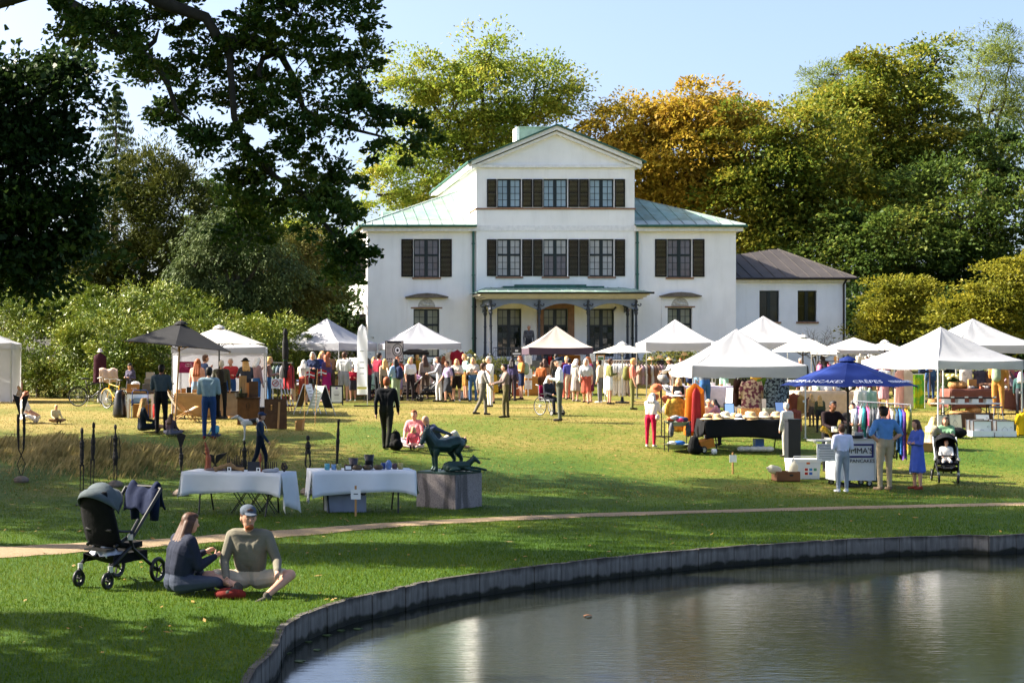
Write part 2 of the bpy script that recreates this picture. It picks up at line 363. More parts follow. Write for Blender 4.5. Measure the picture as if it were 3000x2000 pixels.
def copper_mat():
    m = mat('copper_green', '7f978c', .6, .16, 1.5, bump=.12, bscale=12, stretch=(1, 1, 3)); n = m.node_tree; L = n.links.new; b = n.nodes['Principled BSDF']
    tc = n.nodes.new('ShaderNodeTexCoord'); nz = n.nodes.new('ShaderNodeTexNoise'); nz.inputs['Scale'].default_value = 1.1; nz.inputs['Detail'].default_value = 7; L(tc.outputs['Object'], nz.inputs['Vector'])
    r = ramp(n, [(.38, (.75,.62,.45)), (.5, (1,1,1)), (.66, (.85,1.05,1.0))]); L(nz.outputs[0], r.inputs[0])
    mx = n.nodes.new('ShaderNodeMix'); mx.data_type = 'RGBA'; mx.blend_type = 'MULTIPLY'; mx.inputs[0].default_value = .5
    L(b.inputs['Base Color'].links[0].from_socket, mx.inputs[6]); L(r.outputs[0], mx.inputs[7]); L(mx.outputs[2], b.inputs['Base Color']); return m
CU = copper_mat(); CUG = mat('copper_flashing', '9aa6a0', .5, .12, 3); CUD = mat('gutter_copper', '2f5d50', .5, .25, 5)
SHM = mat('shutter_paint', '1a1410', .6, .25, 9); FRM = mat('window_paint', '16201f', .4, .15, 5); STN = mat('sandstone', '8d6b54', .8, .2, 4, bump=.2)
GRY = mat('porch_paint', '7d8796', .6, .08, 3); IRN = mat('iron_paint', '3a3f48', .5, .2, 8); BRN = mat('brown_roof', '3f3a38', .6, .2, 1.5, bump=.1)
def glass(name, col, rough=.06, spec=.6): return mat(name, col, rough, .18, 1.2, spec=spec)
GL_UP = glass('pane_sky_reflection', '8fa4ad'); GL_MID = glass('pane_curtain', 'a8a6a2'); GL_MIDD = glass('pane_curtain_dark', '6d6466'); GL_LO = glass('pane_dark', '20261c'); GL_LOT = glass('pane_blind', '8a8a74'); GL_AN = glass('pane_annex', '2c2b1f')  # GL_UP: the sky's reflection is put into the upper panes' base colour
villa = thing('villa', 'white plastered three storey villa with green copper roofs and dark shutters', 'house', (HX(1627), YF, gzf(HX(1627), YF)))
VO = Vector(villa.location)
def vb(b, name, m, parent=villa, **k):
    b.v = [(x-VO.x, y-VO.y, z-VO.z) for x, y, z in b.v]; return b.build(name, m, parent, **k)
G0 = gzf(17, 78)-.6
def cbox(b, x0, x1, y0, y1, z0, z1): return b.box(((x0+x1)/2, (y0+y1)/2, (z0+z1)/2), (abs(x1-x0), abs(y1-y0), abs(z1-z0)))
def wall_holes(x0, x1, y, z0, z1, holes, t=.35):
    """wall in the plane y facing the viewer, with window openings; holes = (x0, x1, z0, z1)"""
    b = MB(); xs = sorted({x0, x1}|{h[0] for h in holes}|{h[1] for h in holes}); zs = sorted({z0, z1}|{h[2] for h in holes}|{h[3] for h in holes})
    inh = lambda x, z: any(h[0] < x < h[1] and h[2] < z < h[3] for h in holes)
    idx = {}
    def vid(x, yy, z):
        k = (round(x, 4), round(yy, 4), round(z, 4))
        if k not in idx: idx[k] = len(b.v); b.v.append((x, yy, z))
        return idx[k]
    def face(*p): b.f.append(tuple(vid(*q) for q in p)); b.m.append(0)
    n, mz = len(xs)-1, len(zs)-1; ok = lambda i, j: 0 <= i < n and 0 <= j < mz and not inh((xs[i]+xs[i+1])/2, (zs[j]+zs[j+1])/2)
    for i in range(n):
        for j in range(mz):
            if not ok(i, j): continue
            a, c, d, e = xs[i], xs[i+1], zs[j], zs[j+1]
            face((a,y,d),(c,y,d),(c,y,e),(a,y,e)); face((c,y+t,d),(a,y+t,d),(a,y+t,e),(c,y+t,e))
            if not ok(i-1, j): face((a,y+t,d),(a,y,d),(a,y,e),(a,y+t,e))
            if not ok(i+1, j): face((c,y,d),(c,y+t,d),(c,y+t,e),(c,y,e))
            if not ok(i, j-1): face((a,y+t,d),(c,y+t,d),(c,y,d),(a,y,d))
            if not ok(i, j+1): face((a,y,e),(c,y,e),(c,y+t,e),(a,y+t,e))
    return b
def window(x0, x1, z0, z1, y, rows, gl_top, gl_bot, tr=None, cols=2, parent=villa, conv=vb, sill=True, fw=.07, panes=True):
    """two-leaf casement; rows = pane rows below, tr = (fraction, rows) of a transom light above"""
    fr = MB(); d = .07; yy = y+.12
    def rail(a, b2, c, e): cbox(fr, a, b2, yy, yy+d, c, e)
    rail(x0+.003, x0+fw, z0+.003, z1-.003); rail(x1-fw, x1-.003, z0+.003, z1-.003); rail(x0+fw, x1-fw, z0+.003, z0+fw); rail(x0+fw, x1-fw, z1-fw, z1-.003)
    xm = (x0+x1)/2; rail(xm-.085, xm+.085, z0+fw, z1-fw)
    secs = [(z0+fw, z1-fw, rows, gl_bot)]
    if tr:
        zt = z1-(z1-z0)*tr[0]; secs = [(z0+fw, zt-.05, rows, gl_bot), (zt+.05, z1-fw, tr[1], gl_top)]
        cbox(fr, x0+fw, xm-.085, yy-.01, yy+d, zt-.05, zt+.05); cbox(fr, xm+.085, x1-fw, yy-.01, yy+d, zt-.05, zt+.05)
    pn = []
    for za, zb, nr, gl in secs:
        for xa, xb in ((x0+fw, xm-.085), (xm+.085, x1-fw)):
            pw = (xb-xa)/cols; ph = (zb-za)/nr
            for i in range(1, cols): cbox(fr, xa+pw*i-.012, xa+pw*i+.012, yy+.01, yy+d-.01, za, zb)
            for j in range(1, nr):
                for i in range(cols): cbox(fr, xa+pw*i+(.012 if i else 0), xa+pw*(i+1)-(.012 if i < cols-1 else 0), yy+.012, yy+d-.012, za+ph*j-.012, za+ph*j+.012)
            for i in range(cols):
                for j in range(nr): pn.append((xa+pw*i+.005, xa+pw*(i+1)-.005, za+ph*j+.005, za+ph*(j+1)-.005, gl))
    w = conv(fr, 'window', FRM, parent)
    for a, b2, c, e, gl in pn:
        q = MB(); ty = random.uniform(-.004, .004); tz = random.uniform(-.004, .004)
        q.add([(a, yy+.03+ty, c), (b2, yy+.03-ty, c), (b2, yy+.03-ty+tz, e), (a, yy+.03+ty+tz, e), (a, yy+.042, c), (b2, yy+.042, c), (b2, yy+.042, e), (a, yy+.042, e)],
              [(0,1,2,3),(5,4,7,6),(1,5,6,2),(4,0,3,7),(4,5,1,0),(3,2,6,7)]); conv(q, 'pane', gl, w)
    if sill:
        q = MB(); cbox(q, x0-.08, x1+.08, y-.07, y+.12, z0-.09, z0-.003); conv(q, 'sill', STN, parent)
    return w
def shutter(x0, x1, z0, z1, y, parent=villa, ang=0, conv=vb):
    """louvred shutter leaf; slats and stiles in one leaf"""
    b = MB(); f = .055; t = .045
    cbox(b, x0, x0+f, y-t, y, z0, z1); cbox(b, x1-f, x1, y-t, y, z0, z1)
    for za in (z0, (z0+z1)/2-f/2, z1-f): cbox(b, x0+f, x1-f, y-t, y, za, za+f)
    n = int((z1-z0)/.062)
    for i in range(1, n):
        zc = z0+(z1-z0)*i/n
        if abs(zc-(z0+z1)/2) < f*.8 or zc < z0+f or zc > z1-f: continue
        b.add([(x0+f, y-t, zc-.026), (x1-f, y-t, zc-.026), (x1-f, y-.004, zc+.026), (x0+f, y-.004, zc+.026), (x0+f, y-t+.008, zc-.03), (x1-f, y-t+.008, zc-.03), (x1-f, y, zc+.02), (x0+f, y, zc+.02)],
              [(0,1,2,3),(7,6,5,4),(4,5,1,0),(3,2,6,7)])
    b2 = MB(); return conv(b, 'shutter', SHM, parent)
# ---- roof helper: a planar slope cut into standing-seam sheets
def clip(poly, k, lim, keep_less):
    out = []
    for i in range(len(poly)):
        p, q = poly[i], poly[(i+1) % len(poly)]; fp = (p[k] <= lim) == keep_less or p[k] == lim; fq = (q[k] <= lim) == keep_less or q[k] == lim
        if fp: out.append(p)
        if fp != fq:
            t = (lim-p[k])/(q[k]-p[k]); out.append((p[0]+(q[0]-p[0])*t, p[1]+(q[1]-p[1])*t))
    return out
def slope(poly3, wid, m, parent, conv, name='roof_sheet', t=.03, seam=.035, off=0.):
    """poly3: first two points are the eave (left, right)"""
    P = [Vector(p) for p in poly3]; O = P[0]; U = (P[1]-P[0]).normalized(); N = U.cross(P[2]-P[0])
    if N.z < 0: N = -N
    N.normalize(); Vv = N.cross(U)
    q = [((p-O).dot(U), (p-O).dot(Vv)) for p in P]; u0, u1 = min(a[0] for a in q), max(a[0] for a in q); n = max(1, round((u1-u0)/wid))
    for i in range(n):
        a, c = u0+(u1-u0)*i/n, u0+(u1-u0)*(i+1)/n
        s = clip(clip(q, 0, a+.004, False), 0, c-.004, True)
        if len(s) < 3: continue
        b = MB(); b.prism([O+U*x+Vv*y+N*off for x, y in s], N*t)
        # upstanding seam along the sheet's right edge
        ys = [y for x, y in s if x > c-.02]
        if len(ys) > 1 and max(ys)-min(ys) > .1 and i < n-1:
            b.bar(O+U*(c-.012)+Vv*min(ys)+N*(off+t+seam/2), O+U*(c-.012)+Vv*max(ys)+N*(off+t+seam/2), .022, seam, up=N)
        conv(b, name, m, parent)
# ---- measures
EAVE = HZ(662); DEP = 13.4; YB = YF+DEP; SL = .405; RUN = 6.6; OV = .38
cx0, cx1 = HX(1395.4, YF-.15), HX(1859, YF-.15); YC = YF-.15
CT = HZ(490, YC)            # top of the central block's wall
lx0, lx1 = HX(1077), cx0; rx0, rx1 = cx1, HX(2156)
# walls
wl = [(HX(1212), HX(1287), HZ(812), HZ(700)), (HX(1211), HX(1287), HZ(1046), HZ(905))]
wr = [(HX(1955), HX(2027), HZ(812), HZ(700)), (HX(1955), HX(2027), HZ(1046), HZ(902))]
xs3 = [(1456.5, 1527.5), (1591.5, 1663), (1726.5, 1799)]
wc_up = [(HX(a, YC), HX(b, YC), HZ(608, YC), HZ(524, YC)) for a, b in xs3]
wc_mid = [(HX(a, YC), HX(b, YC), HZ(810, YC), HZ(700, YC)) for a, b in xs3]
wc_lo = [(HX(a, YC), HX(b, YC), HZ(1044, YC), HZ(904, YC)) for a, b in xs3]
vb(wall_holes(lx0, lx1-.002, YF, G0, EAVE-.12, wl), 'wall', PL)
vb(wall_holes(rx0+.002, rx1, YF, G0, EAVE-.12, wr), 'wall', PL)
vb(wall_holes(cx0, cx1, YC, G0, CT, wc_up+wc_mid+wc_lo), 'wall', PL)
for q in (cbox(MB(), lx0, lx0+.35, YF+.352, YB, G0, EAVE-.12), cbox(MB(), rx1-.35, rx1, YF+.352, YB, G0, EAVE-.12), cbox(MB(), cx0, cx0+.3, YC+.352, YB, EAVE-.5, CT), cbox(MB(), cx1-.3, cx1, YC+.352, YB, EAVE-.5, CT), cbox(MB(), lx0+.36, rx1-.36, YB-.3, YB, G0, EAVE-.1), cbox(MB(), cx0+.31, cx1-.31, YB-.31, YB-.01, EAVE-.05, CT)):
    vb(q, 'wall', PL)
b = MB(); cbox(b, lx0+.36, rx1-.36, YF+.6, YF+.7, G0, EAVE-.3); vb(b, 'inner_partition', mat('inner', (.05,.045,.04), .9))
# string courses on the central block
for z0, z1, d, m, n in ((HZ(614, YC), HZ(609.5, YC), .05, STN, 'string_course'), (HZ(677, YC), HZ(661, YC), .03, PLT, 'string_course'), (HZ(492, YC), HZ(483.5, YC), .12, PLT, 'cornice')):
    b = MB(); cbox(b, cx0-d, cx1+d, YC-d, YC-.001, z0, z1); cbox(b, cx0-d, cx0-.001, YC+.001, YC+5, z0, z1); vb(b, n, m)
# pediment with raking cornice
apx = (cx0+cx1)/2; az = HZ(384, YC)
b = MB(); b.prism([(cx0-.05, YC, HZ(483, YC)), (cx1+.05, YC, HZ(483, YC)), (apx, YC, az-.02)], (0, .3, 0)); vb(b, 'pediment', PL)
for sgn in (-1, 1):
    xe = cx0-.28 if sgn < 0 else cx1+.28
    for w, dpt, zz, nm in ((.20, .34, .0, 'raking_cornice'), (.14, .2, -.2, 'raking_moulding')):
        b = MB(); ze = HZ(488, YC)+zz+.05; za = az+zz+.02
        b.prism([(xe, YC-dpt, ze), (apx, YC-dpt, za), (apx, YC-dpt, za+w), (xe, YC-dpt, ze+w)], (0, dpt-.002, 0)); vb(b, nm, PLT)
# central roof: gable running back
ry = az+.24; re = HZ(488, YC)+.27
for sgn in (-1, 1):
    xe = cx0-.42 if sgn < 0 else cx1+.42
    slope([(xe, YC-.4, re-.06), (xe, YB+.3, re-.06), (apx, YB+.3, ry), (apx, YC-.4, ry)], .75, CU, villa, vb)
    b = MB(); b.bar((xe, YC-.42, re-.05), (apx, YC-.42, ry+.03), .04, .07); vb(b, 'verge', CUD)
    b = MB(); b.tube([(xe+sgn*.03, YC-.4, re-.08), (xe+sgn*.03, YB+.3, re-.08)], .06, 8); vb(b, 'gutter', CUD)
    b = MB(); cbox(b, min(xe, xe-sgn*.4)+.01, max(xe, xe-sgn*.4)-.01, YC+.01, YB, re-.28, re-.12); vb(b, 'eave_cornice', PLT)
b = MB(); zc = HZ(378, 86); cbox(b, HX(1516, 86), HX(1600, 86), 85.5, 86.5, CT, zc); cbox(b, HX(1512, 86), HX(1604, 86), 85.42, 86.58, zc, zc+.05); vb(b, 'chimney', mat('chimney_copper', 'a9b8a8', .7, .2, 2))
b = MB(); cbox(b, HX(1508, 86), HX(1516, 86)-.002, 85.45, 86.55, CT, zc+.03); vb(b, 'chimney_end', PLT)
# wing roofs: hipped, green sheets with grey flashing at the foot
def wing_roof(xo, xi, sgn):
    e0 = EAVE; zr = e0+SL*RUN
    fx = xo-sgn*0
    p = [(xo, YF-OV, e0), (xi, YF-OV, e0), (xi, YF-OV+RUN, zr), (xo+sgn*RUN if abs(xi-xo) > RUN else xi, YF-OV+RUN, zr)]
    if abs(xi-xo) <= RUN:
        t = abs(xi-xo); p = [(xo, YF-OV, e0), (xi, YF-OV, e0), (xi, YF-OV+t, e0+SL*t)]
    if sgn < 0: p = [p[1], p[0]]+p[2:][::-1]
    slope(p, .60, CU, villa, vb)
    # outer side slope and back slope
    ridge = min(RUN, abs(xi-xo)); yb = YB+OV
    side = [(xo, YF-OV, e0), (xo, yb, e0), (xo+sgn*ridge, yb-ridge, e0+SL*ridge), (xo+sgn*ridge, YF-OV+ridge, e0+SL*ridge)]
    if sgn > 0: side = [side[1], side[0], side[3], side[2]]
    slope(side, .62, CU, villa, vb)
    slope([(xi, yb, e0), (xo, yb, e0), (xi, yb-ridge, e0+SL*ridge)], .8, CU, villa, vb)
    # flashing strip along the foot of the front slope
    fh = .62; a, c = (xo, xi) if sgn > 0 else (xi, xo)
    N = Vector((0, -SL, 1)).normalized(); q = [Vector((a, YF-OV, e0)), Vector((c, YF-OV, e0)), Vector((c-(0 if sgn > 0 else fh), YF-OV+fh, e0+SL*fh)), Vector((a+(fh if sgn > 0 else 0), YF-OV+fh, e0+SL*fh))]
    slope(q, .60, CUG, villa, vb, name='flashing', t=.006, seam=.03, off=.032)
    # hip ridge, gutter, cornice
    b = MB(); b.bar((xo, YF-OV, e0+.05), (xo+sgn*ridge, YF-OV+ridge, e0+SL*ridge+.05), .07, .05); vb(b, 'hip_ridge', CUG)
    b = MB(); b.tube([(min(xo, xi)+.02, YF-OV-.05, e0-.03), (max(xo, xi)-.02, YF-OV-.05, e0-.03)], .065, 8); vb(b, 'gutter', CUD)
    b = MB(); b.tube([(xo-sgn*.05, YF-OV, e0-.03), (xo-sgn*.05, yb, e0-.03)], .065, 8); vb(b, 'gutter', CUD)
    b = MB(); a, c = min(xo, xi), max(xo, xi); cbox(b, a+.1 if sgn > 0 else a+.002, c-.1 if sgn < 0 else c-.002, YF-OV+.1, YF-.002, e0-.28, e0-.02); vb(b, 'cornice', PLT)
    b = MB(); ex = xo+sgn*.1; cbox(b, min(ex, xo+sgn*(OV-.002)), max(ex, xo+sgn*(OV-.002)), YF-.001, yb-.1, e0-.28, e0-.02); vb(b, 'cornice', PLT)
wing_roof(lx0-OV, cx0, 1); wing_roof(rx1+OV, cx1, -1)
# arched dormer on the left slope
b = MB(); yd = 82.5; xd = lx0+1.2; n = 9; zb = EAVE+.45
b.prism([(xd, yd+.55*math.cos(math.pi*i/n), zb+.75*math.sin(math.pi*i/n)) for i in range(n+1)], (2.6, 0, 0)); vb(b, 'dormer', CU)
# windows
for (x0, x1, z0, z1) in wl[:1]+wr[:1]:
    window(x0, x1, z0, z1, YF, 3, GL_MIDD, GL_MIDD, (.42, 2)); g = .53
    shutter(x0-.03-.6, x0-.03, z0+.02, z1-.01, YF-.002); shutter(x1+.03, x1+.63, z0+.02, z1-.01, YF-.002)
for (x0, x1, z0, z1) in wl[1:]+wr[1:]: window(x0, x1, z0, z1, YF, 4, GL_LOT, GL_LOT, (.33, 2), sill=False)
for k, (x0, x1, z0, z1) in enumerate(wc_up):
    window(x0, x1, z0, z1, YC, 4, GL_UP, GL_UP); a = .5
    shutter(x0-.03-.49, x0-.03, z0+.02, z1-.02, YC-.002); shutter(x1+.03, x1+.55, z0+.02, z1-.02, YC-.002)
for k, (x0, x1, z0, z1) in enumerate(wc_mid):
    window(x0, x1, z0, z1, YC, 3, GL_MID, GL_MIDD if k == 1 else GL_MID, (.42, 2))
    shutter(x0-.03-.49, x0-.03, z0+.02, z1-.02, YC-.002); shutter(x1+.03, x1+.55, z0+.02, z1-.02, YC-.002)
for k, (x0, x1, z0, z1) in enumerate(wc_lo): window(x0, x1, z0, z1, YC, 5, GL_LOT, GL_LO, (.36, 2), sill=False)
# pedimented hoods with a round relief over the lower wing windows
REL = mat('relief', 'cfccc4', .8, .08, 8)
for (x0, x1, z0, z1), yp in ((wl[1], 0), (wr[1], 0)):
    xm = (x0+x1)/2
    for sx in (-1, 1):
        b = MB(); xe = xm+sx*(x1-x0)/2; cbox(b, min(xe, xe+sx*.3), max(xe, xe+sx*.3), YF-.06, YF-.001, G0, z1+.55); vb(b, 'pilaster', PL)
    b = MB(); cbox(b, x0-.28, x1+.28, YF-.05, YF-.001, z1+.1, z1+.55); vb(b, 'frieze', PL)
    b = MB(); cbox(b, x0-.14, x1+.14, YF-.08, YF-.052, z1+.02, z1+.09); vb(b, 'lintel', STN)
    b = MB(); w = (x1-x0)/2+.42; b.prism([(xm-w, YF-.3, z1+.56), (xm+w, YF-.3, z1+.56), (xm+w, YF-.3, z1+.62), (xm+.5, YF-.3, z1+.76), (xm, YF-.3, z1+.8), (xm-.5, YF-.3, z1+.76), (xm-w, YF-.3, z1+.62)], (0, .298, 0)); vb(b, 'hood', mat('hood_stone', '6b6258', .85, .3, 6, bump=.3))
    b = MB(); n = 14; b.prism([(xm+.44*math.cos(math.pi*i/n), YF-.062, z1+.1+.44*math.sin(math.pi*i/n)) for i in range(n+1)], (0, .01, 0)); vb(b, 'lunette', mat('lunette', 'b9b4aa', .8))
    b = MB()     # reclining figure in low relief
    for c, r in (((-.2,.24),.07), ((-.1,.16),.09), ((.05,.12),.1), ((.2,.1),.08), ((.3,.07),.06), ((-.02,.28),.05), ((.08,.34),.04), ((.18,.26),.04), ((-.3,.08),.06)): b.ball((xm+c[0], YF-.064, z1+.1+c[1]), (r, .025, r*.8), 8, 5)
    vb(b, 'relief', REL, smooth=True)
# porch
YP = HX(0) and 75.9
zt = HZ(857, 75.6); pcols = [HX(1437, YP), HX(1578.5, YP), HX(1722, YP), HX(1862.6, YP)]
px0, px1 = pcols[0]-.16, pcols[-1]+.16; zf = HZ(1048, YP)-.12
b = MB(); cbox(b, px0-.25, px1+.25, YP-.3, YC-.001, G0, zf); vb(b, 'porch_floor', mat('porch_stone', '77706a', .85, .2, 5))
slope([(px0-.55, YP-.5, zt), (px1+.55, YP-.5, zt), (px1-.25, YC-.01, zt+.34), (px0+.25, YC-.01, zt+.34)], .55, CU, villa, vb, t=.02, seam=.025)
for q in ([(px0-.55, YC-.01, zt), (px0-.55, YP-.5, zt), (px0+.25, YC-.01, zt+.34)], [(px1+.55, YP-.5, zt), (px1+.55, YC-.01, zt), (px1-.25, YC-.01, zt+.34)]): slope(q, .8, CU, villa, vb, t=.02, seam=.025)
b = MB(); cbox(b, px0+1.1, px1-1.3, YC-.3, YC-.02, zt+.3, zt+.42); cbox(b, px0+1.7, px1-2.2, YC-.28, YC-.02, zt+.42, zt+.5); vb(b, 'roof_step', CUD)
b = MB(); b.tube([(px0-.6, YP-.55, zt-.02), (px1+.6, YP-.55, zt-.02)], .05, 8); vb(b, 'gutter', FRM)
for i, (o, za, zb) in enumerate(((.42, zt-.13, zt-.03), (.3, zt-.22, zt-.132), (.16, zt-.30, zt-.222))):
    b = MB(); cbox(b, px0-o, px1+o, YP-o, YC-.003, za, zb); vb(b, 'porch_cornice', mat('porch_cream', 'cfc7b4', .7, .08, 4))
zs = zt-.302; AR = .62
def arch(b, p0, p1, t):          # fascia panel with a segmental arch cut out of its lower edge
    p0 = Vector(p0); p1 = Vector(p1); d = p1-p0; nn = Vector((-d.y, d.x, 0)).normalized()*t; n = 14; pts = [p0, p1]
    low = [p0+d*(i/n)-Vector((0, 0, AR-(AR-.22)*math.sin(math.pi*i/n)**.8)) for i in range(n+1)]
    for i in range(n):
        q = [p0+d*(i/n), p0+d*((i+1)/n), low[i+1], low[i]]; b.prism([q[3], q[2], q[1], q[0]], nn)
for i in range(3):
    b = MB(); arch(b, (pcols[i], YP-.04, zs), (pcols[i+1], YP-.04, zs), .08); vb(b, 'arch_panel', GRY)
for xx in (pcols[0], pcols[-1]):
    b = MB(); arch(b, (xx, YP+.045, zs), (xx, YC-.01, zs), .08); vb(b, 'arch_panel', GRY)
def column(x, y):
    b = MB(); r = .055; prof = [(.16, zf), (.16, zf+.1), (.11, zf+.14), (.1, zf+.3), (.075, zf+.34)]
    for z in (zf+.9, zf+1.7): prof += [(r+.008, z-.03), (r+.035, z), (r+.008, z+.03)]
    prof += [(r, zs-AR-.2), (.1, zs-AR-.05), (.07, zs-AR), (.11, zs-AR+.1), (.06, zs-AR+.2), (.05, zs-.14)]
    b.lathe([(rr, z) for rr, z in prof], 10, (x, y-.07, 0)); c = vb(b, 'column', IRN, smooth=False)
    for sx in (-1, 1):       # scrolled capital
        q = MB(); q.tube([(x+sx*(.05+.19*t-.0)+sx*.06*math.cos(t*9)*t, y-.12, zs-.3+.08*math.sin(t*9)*t) for t in [k/14 for k in range(15)]], [.035-.018*k/14 for k in range(15)], 6); vb(q, 'scroll', IRN, c)
    q = MB(); q.ball((x, y-.13, zs-.13), (.07, .04, .09), 8, 5); vb(q, 'finial', IRN, c, smooth=True)
for x in pcols: column(x, YP)
for x in (pcols[0], pcols[-1]): column(x, YC-.35)
# stone surround of the middle door, railing, downpipes, cctv
x0, x1, z0, z1 = wc_lo[1]
b = MB(); cbox(b, x0-.3, x0-.002, YC-.1, YC-.001, zf, z1+.3); cbox(b, x1+.002, x1+.32, YC-.1, YC-.001, zf, z1+.3); cbox(b, x0-.001, x1+.001, YC-.1, YC-.001, z1+.002, z1+.3); vb(b, 'door_surround', STN)
for xa, xb in ((pcols[0]+.1, pcols[1]-.3), (pcols[2]+.2, pcols[3]-.1)):
    b = MB(); b.box(((xa+xb)/2, YP-.18, zf+.62), (xb-xa, .04, .04)); b.box(((xa+xb)/2, YP-.18, zf+.05), (xb-xa, .03, .03)); n = int((xb-xa)/.13)
    for i in range(n+1): b.box((xa+(xb-xa)*i/n, YP-.18, zf+.33), (.018, .018, .56))
    for i in range(0, n-1, 3): b.tube([(xa+(xb-xa)*(i+k/6*2)/n, YP-.18, zf+.3+.2*math.sin(math.pi*k/6)) for k in range(7)], .01, 5)
    vb(b, 'railing', IRN)
for xx, m, za, zb in ((cx0-.14, CUD, G0, EAVE-.1), (cx1+.16, CUD, zt, EAVE-.1), (px0-.3, FRM, G0, zt-.1), (px1+.18, FRM, G0, zt-.1)):
    b = MB(); yy = YF-.1 if m is CUD else YC-.12; b.tube([(xx, yy, za), (xx, yy, zb)], .06, 8)
    for zz in np.arange(za+1, zb, 1.6): b.tube([(xx, yy, zz), (xx, yy, zz+.06)], .085, 8)
    vb(b, 'downpipe', m)
b = MB(); b.tube([(pcols[-1]-.75, YC-.4, zs-.55), (pcols[-1]-.5, YC-.05, zs-.35)], .05, 8); vb(b, 'security_camera', IRN)
# shuttered windows of the sunlit side wall
def side_win(yc, z0, z1):
    b = MB(); cbox(b, lx0-.03, lx0-.001, yc-.55, yc+.55, z0, z1); w = vb(b, 'window', FRM)
    for k in range(2):
        for j in range(4):
            q = MB(); cbox(q, lx0-.036, lx0-.0305, yc-.48+.5*k, yc-.02+.5*k, z0+.06+(z1-z0-.1)*j/4, z0+(z1-z0-.1)*(j+1)/4); vb(q, 'pane', GL_LO, w)
    for s2 in (-1, 1):
        q = MB(); ya = yc+s2*.58; cbox(q, lx0-.3, lx0-.26, min(ya, ya+s2*.06), max(ya, ya+s2*.06), z0, z1)
        q.box((lx0-.2, yc+s2*.62, (z0+z1)/2), (.5, .045, z1-z0), rz=0)
        for i in range(int((z1-z0)/.12)): q.box((lx0-.2, yc+s2*.655, z0+.1+i*.12), (.4, .02, .05), rx=.5)
        vb(q, 'shutter', SHM)
for yc in (79.6, 83.2, 86.8, 90.0):
    side_win(yc, HZ(812), HZ(700)); side_win(yc, HZ(1046), HZ(918))
# ---------------- low annex
YA = 79.4; annex = thing('annex', 'low white annex with brown hipped roof and two plain windows', 'building', (HX(2317, YA), YA, gzf(HX(2317, YA), YA)))
AO = Vector(annex.location)
def ab(b, name, m, parent=annex, **k):
    b.v = [(x-AO.x, y-AO.y, z-AO.z) for x, y, z in b.v]; return b.build(name, m, parent, **k)
ax0, ax1 = rx1+.01, HX(2478, YA); ae = HZ(816, YA); aw = [(HX(2225, YA), HX(2283, YA), HZ(942, YA), HZ(851, YA)), (HX(2337, YA), HX(2393, YA), HZ(942, YA), HZ(851, YA))]
PLB = plaster('annex_plaster', 'f0f2f5')
ab(wall_holes(ax0, ax1, YA, G0, ae-.05, aw), 'wall', PLB)
b = MB(); cbox(b, ax1-.3, ax1, YA+.352, YA+8, G0, ae-.05); ab(b, 'wall', PLB); b = MB(); cbox(b, ax0, ax1-.31, YA+7.7, YA+8, G0, ae-.05); ab(b, 'wall', PLB)
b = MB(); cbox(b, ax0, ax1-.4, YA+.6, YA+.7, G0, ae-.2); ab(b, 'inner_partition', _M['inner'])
for q in aw: window(*q, YA, 2, GL_AN, GL_AN, None, 1, annex, ab, fw=.06)
pk = HX(2262, YA+4); e1 = ax1+.4; yy = YA-.4; zpk = HZ(732, YA+4)
slope([(ax0-.02, yy, ae), (e1, yy, ae), (pk+.3, YA+4, zpk), (pk, YA+4, zpk), (ax0-.02, YA+2.6, ae+(zpk-ae)*.6)], .62, BRN, annex, ab)
slope([(e1, yy, ae), (e1, YA+8.4, ae), (pk+.3, YA+4, zpk)], .62, BRN, annex, ab)
slope([(e1, YA+8.4, ae), (ax0, YA+8.4, ae), (pk, YA+4, zpk)], .9, BRN, annex, ab)
slope([(ax0, YA+8.4, ae+.4), (ax0, YA+2, ae+.4), (pk, YA+4, zpk)], .5, BRN, annex, ab)
b = MB(); b.bar((e1, yy, ae+.05), (pk+.3, YA+4, zpk+.05), .06, .05); ab(b, 'hip_ridge', BRN)
b = MB(); b.tube([(ax0+.3, yy-.05, ae-.02), (e1, yy-.05, ae-.02)], .06, 8); ab(b, 'gutter', mat('gutter_brown', '241d1b', .5))
b = MB(); cbox(b, ax0, ax1+.12, YA-.25, YA-.002, ae-.18, ae-.03); ab(b, 'cornice', PLT)
b = MB(); xx = HX(2470, YA); b.tube([(xx, YA-.09, G0), (xx, YA-.09, ae-.3), (xx+.02, yy, ae-.05)], .055, 8); ab(b, 'downpipe', mat('gutter_brown', '241d1b'))
b = MB(); cbox(b, rx1+.02, rx1+.42, YA+1.5, YA+2.2, ae, HZ(748, YA+1.5)); cbox(b, rx1+.02, rx1+.62, YA+1.4, YA+2.3, HZ(748, YA+1.5), HZ(742, YA+1.5)); ab(b, 'vent_stack', PLT)
# ================================================================== TREES AND SHRUBS
BARK = mat('bark', (.045,.036,.026), .9, .3, 6, bump=.5, bscale=20); BARKG = mat('bark_grey', (.10,.085,.065), .9, .3, 6, bump=.4, bscale=20)
def leaf_mesh(C, D, N, ln, wd, m, name='crown', fold=.25):
    """diamond leaves: centres C, long axes D, normals N"""
    n = len(C); D = D/np.linalg.norm(D, axis=1)[:, None]; Sx = np.cross(D, N); Sx /= np.maximum(np.linalg.norm(Sx, axis=1)[:, None], 1e-6); U = np.cross(Sx, D)
    L = (ln*(.65+.7*RNG.random(n)))[:, None]; Wd = (wd*(.65+.7*RNG.random(n)))[:, None]
    V = np.stack([C-D*L*.5, C+Sx*Wd*.5+U*Wd*fold+D*L*.05, C+D*L*.5, C-Sx*Wd*.5+U*Wd*fold+D*L*.05], 1).reshape(-1, 3)
    return npmesh(name, V, np.arange(4*n).reshape(-1, 4), m)
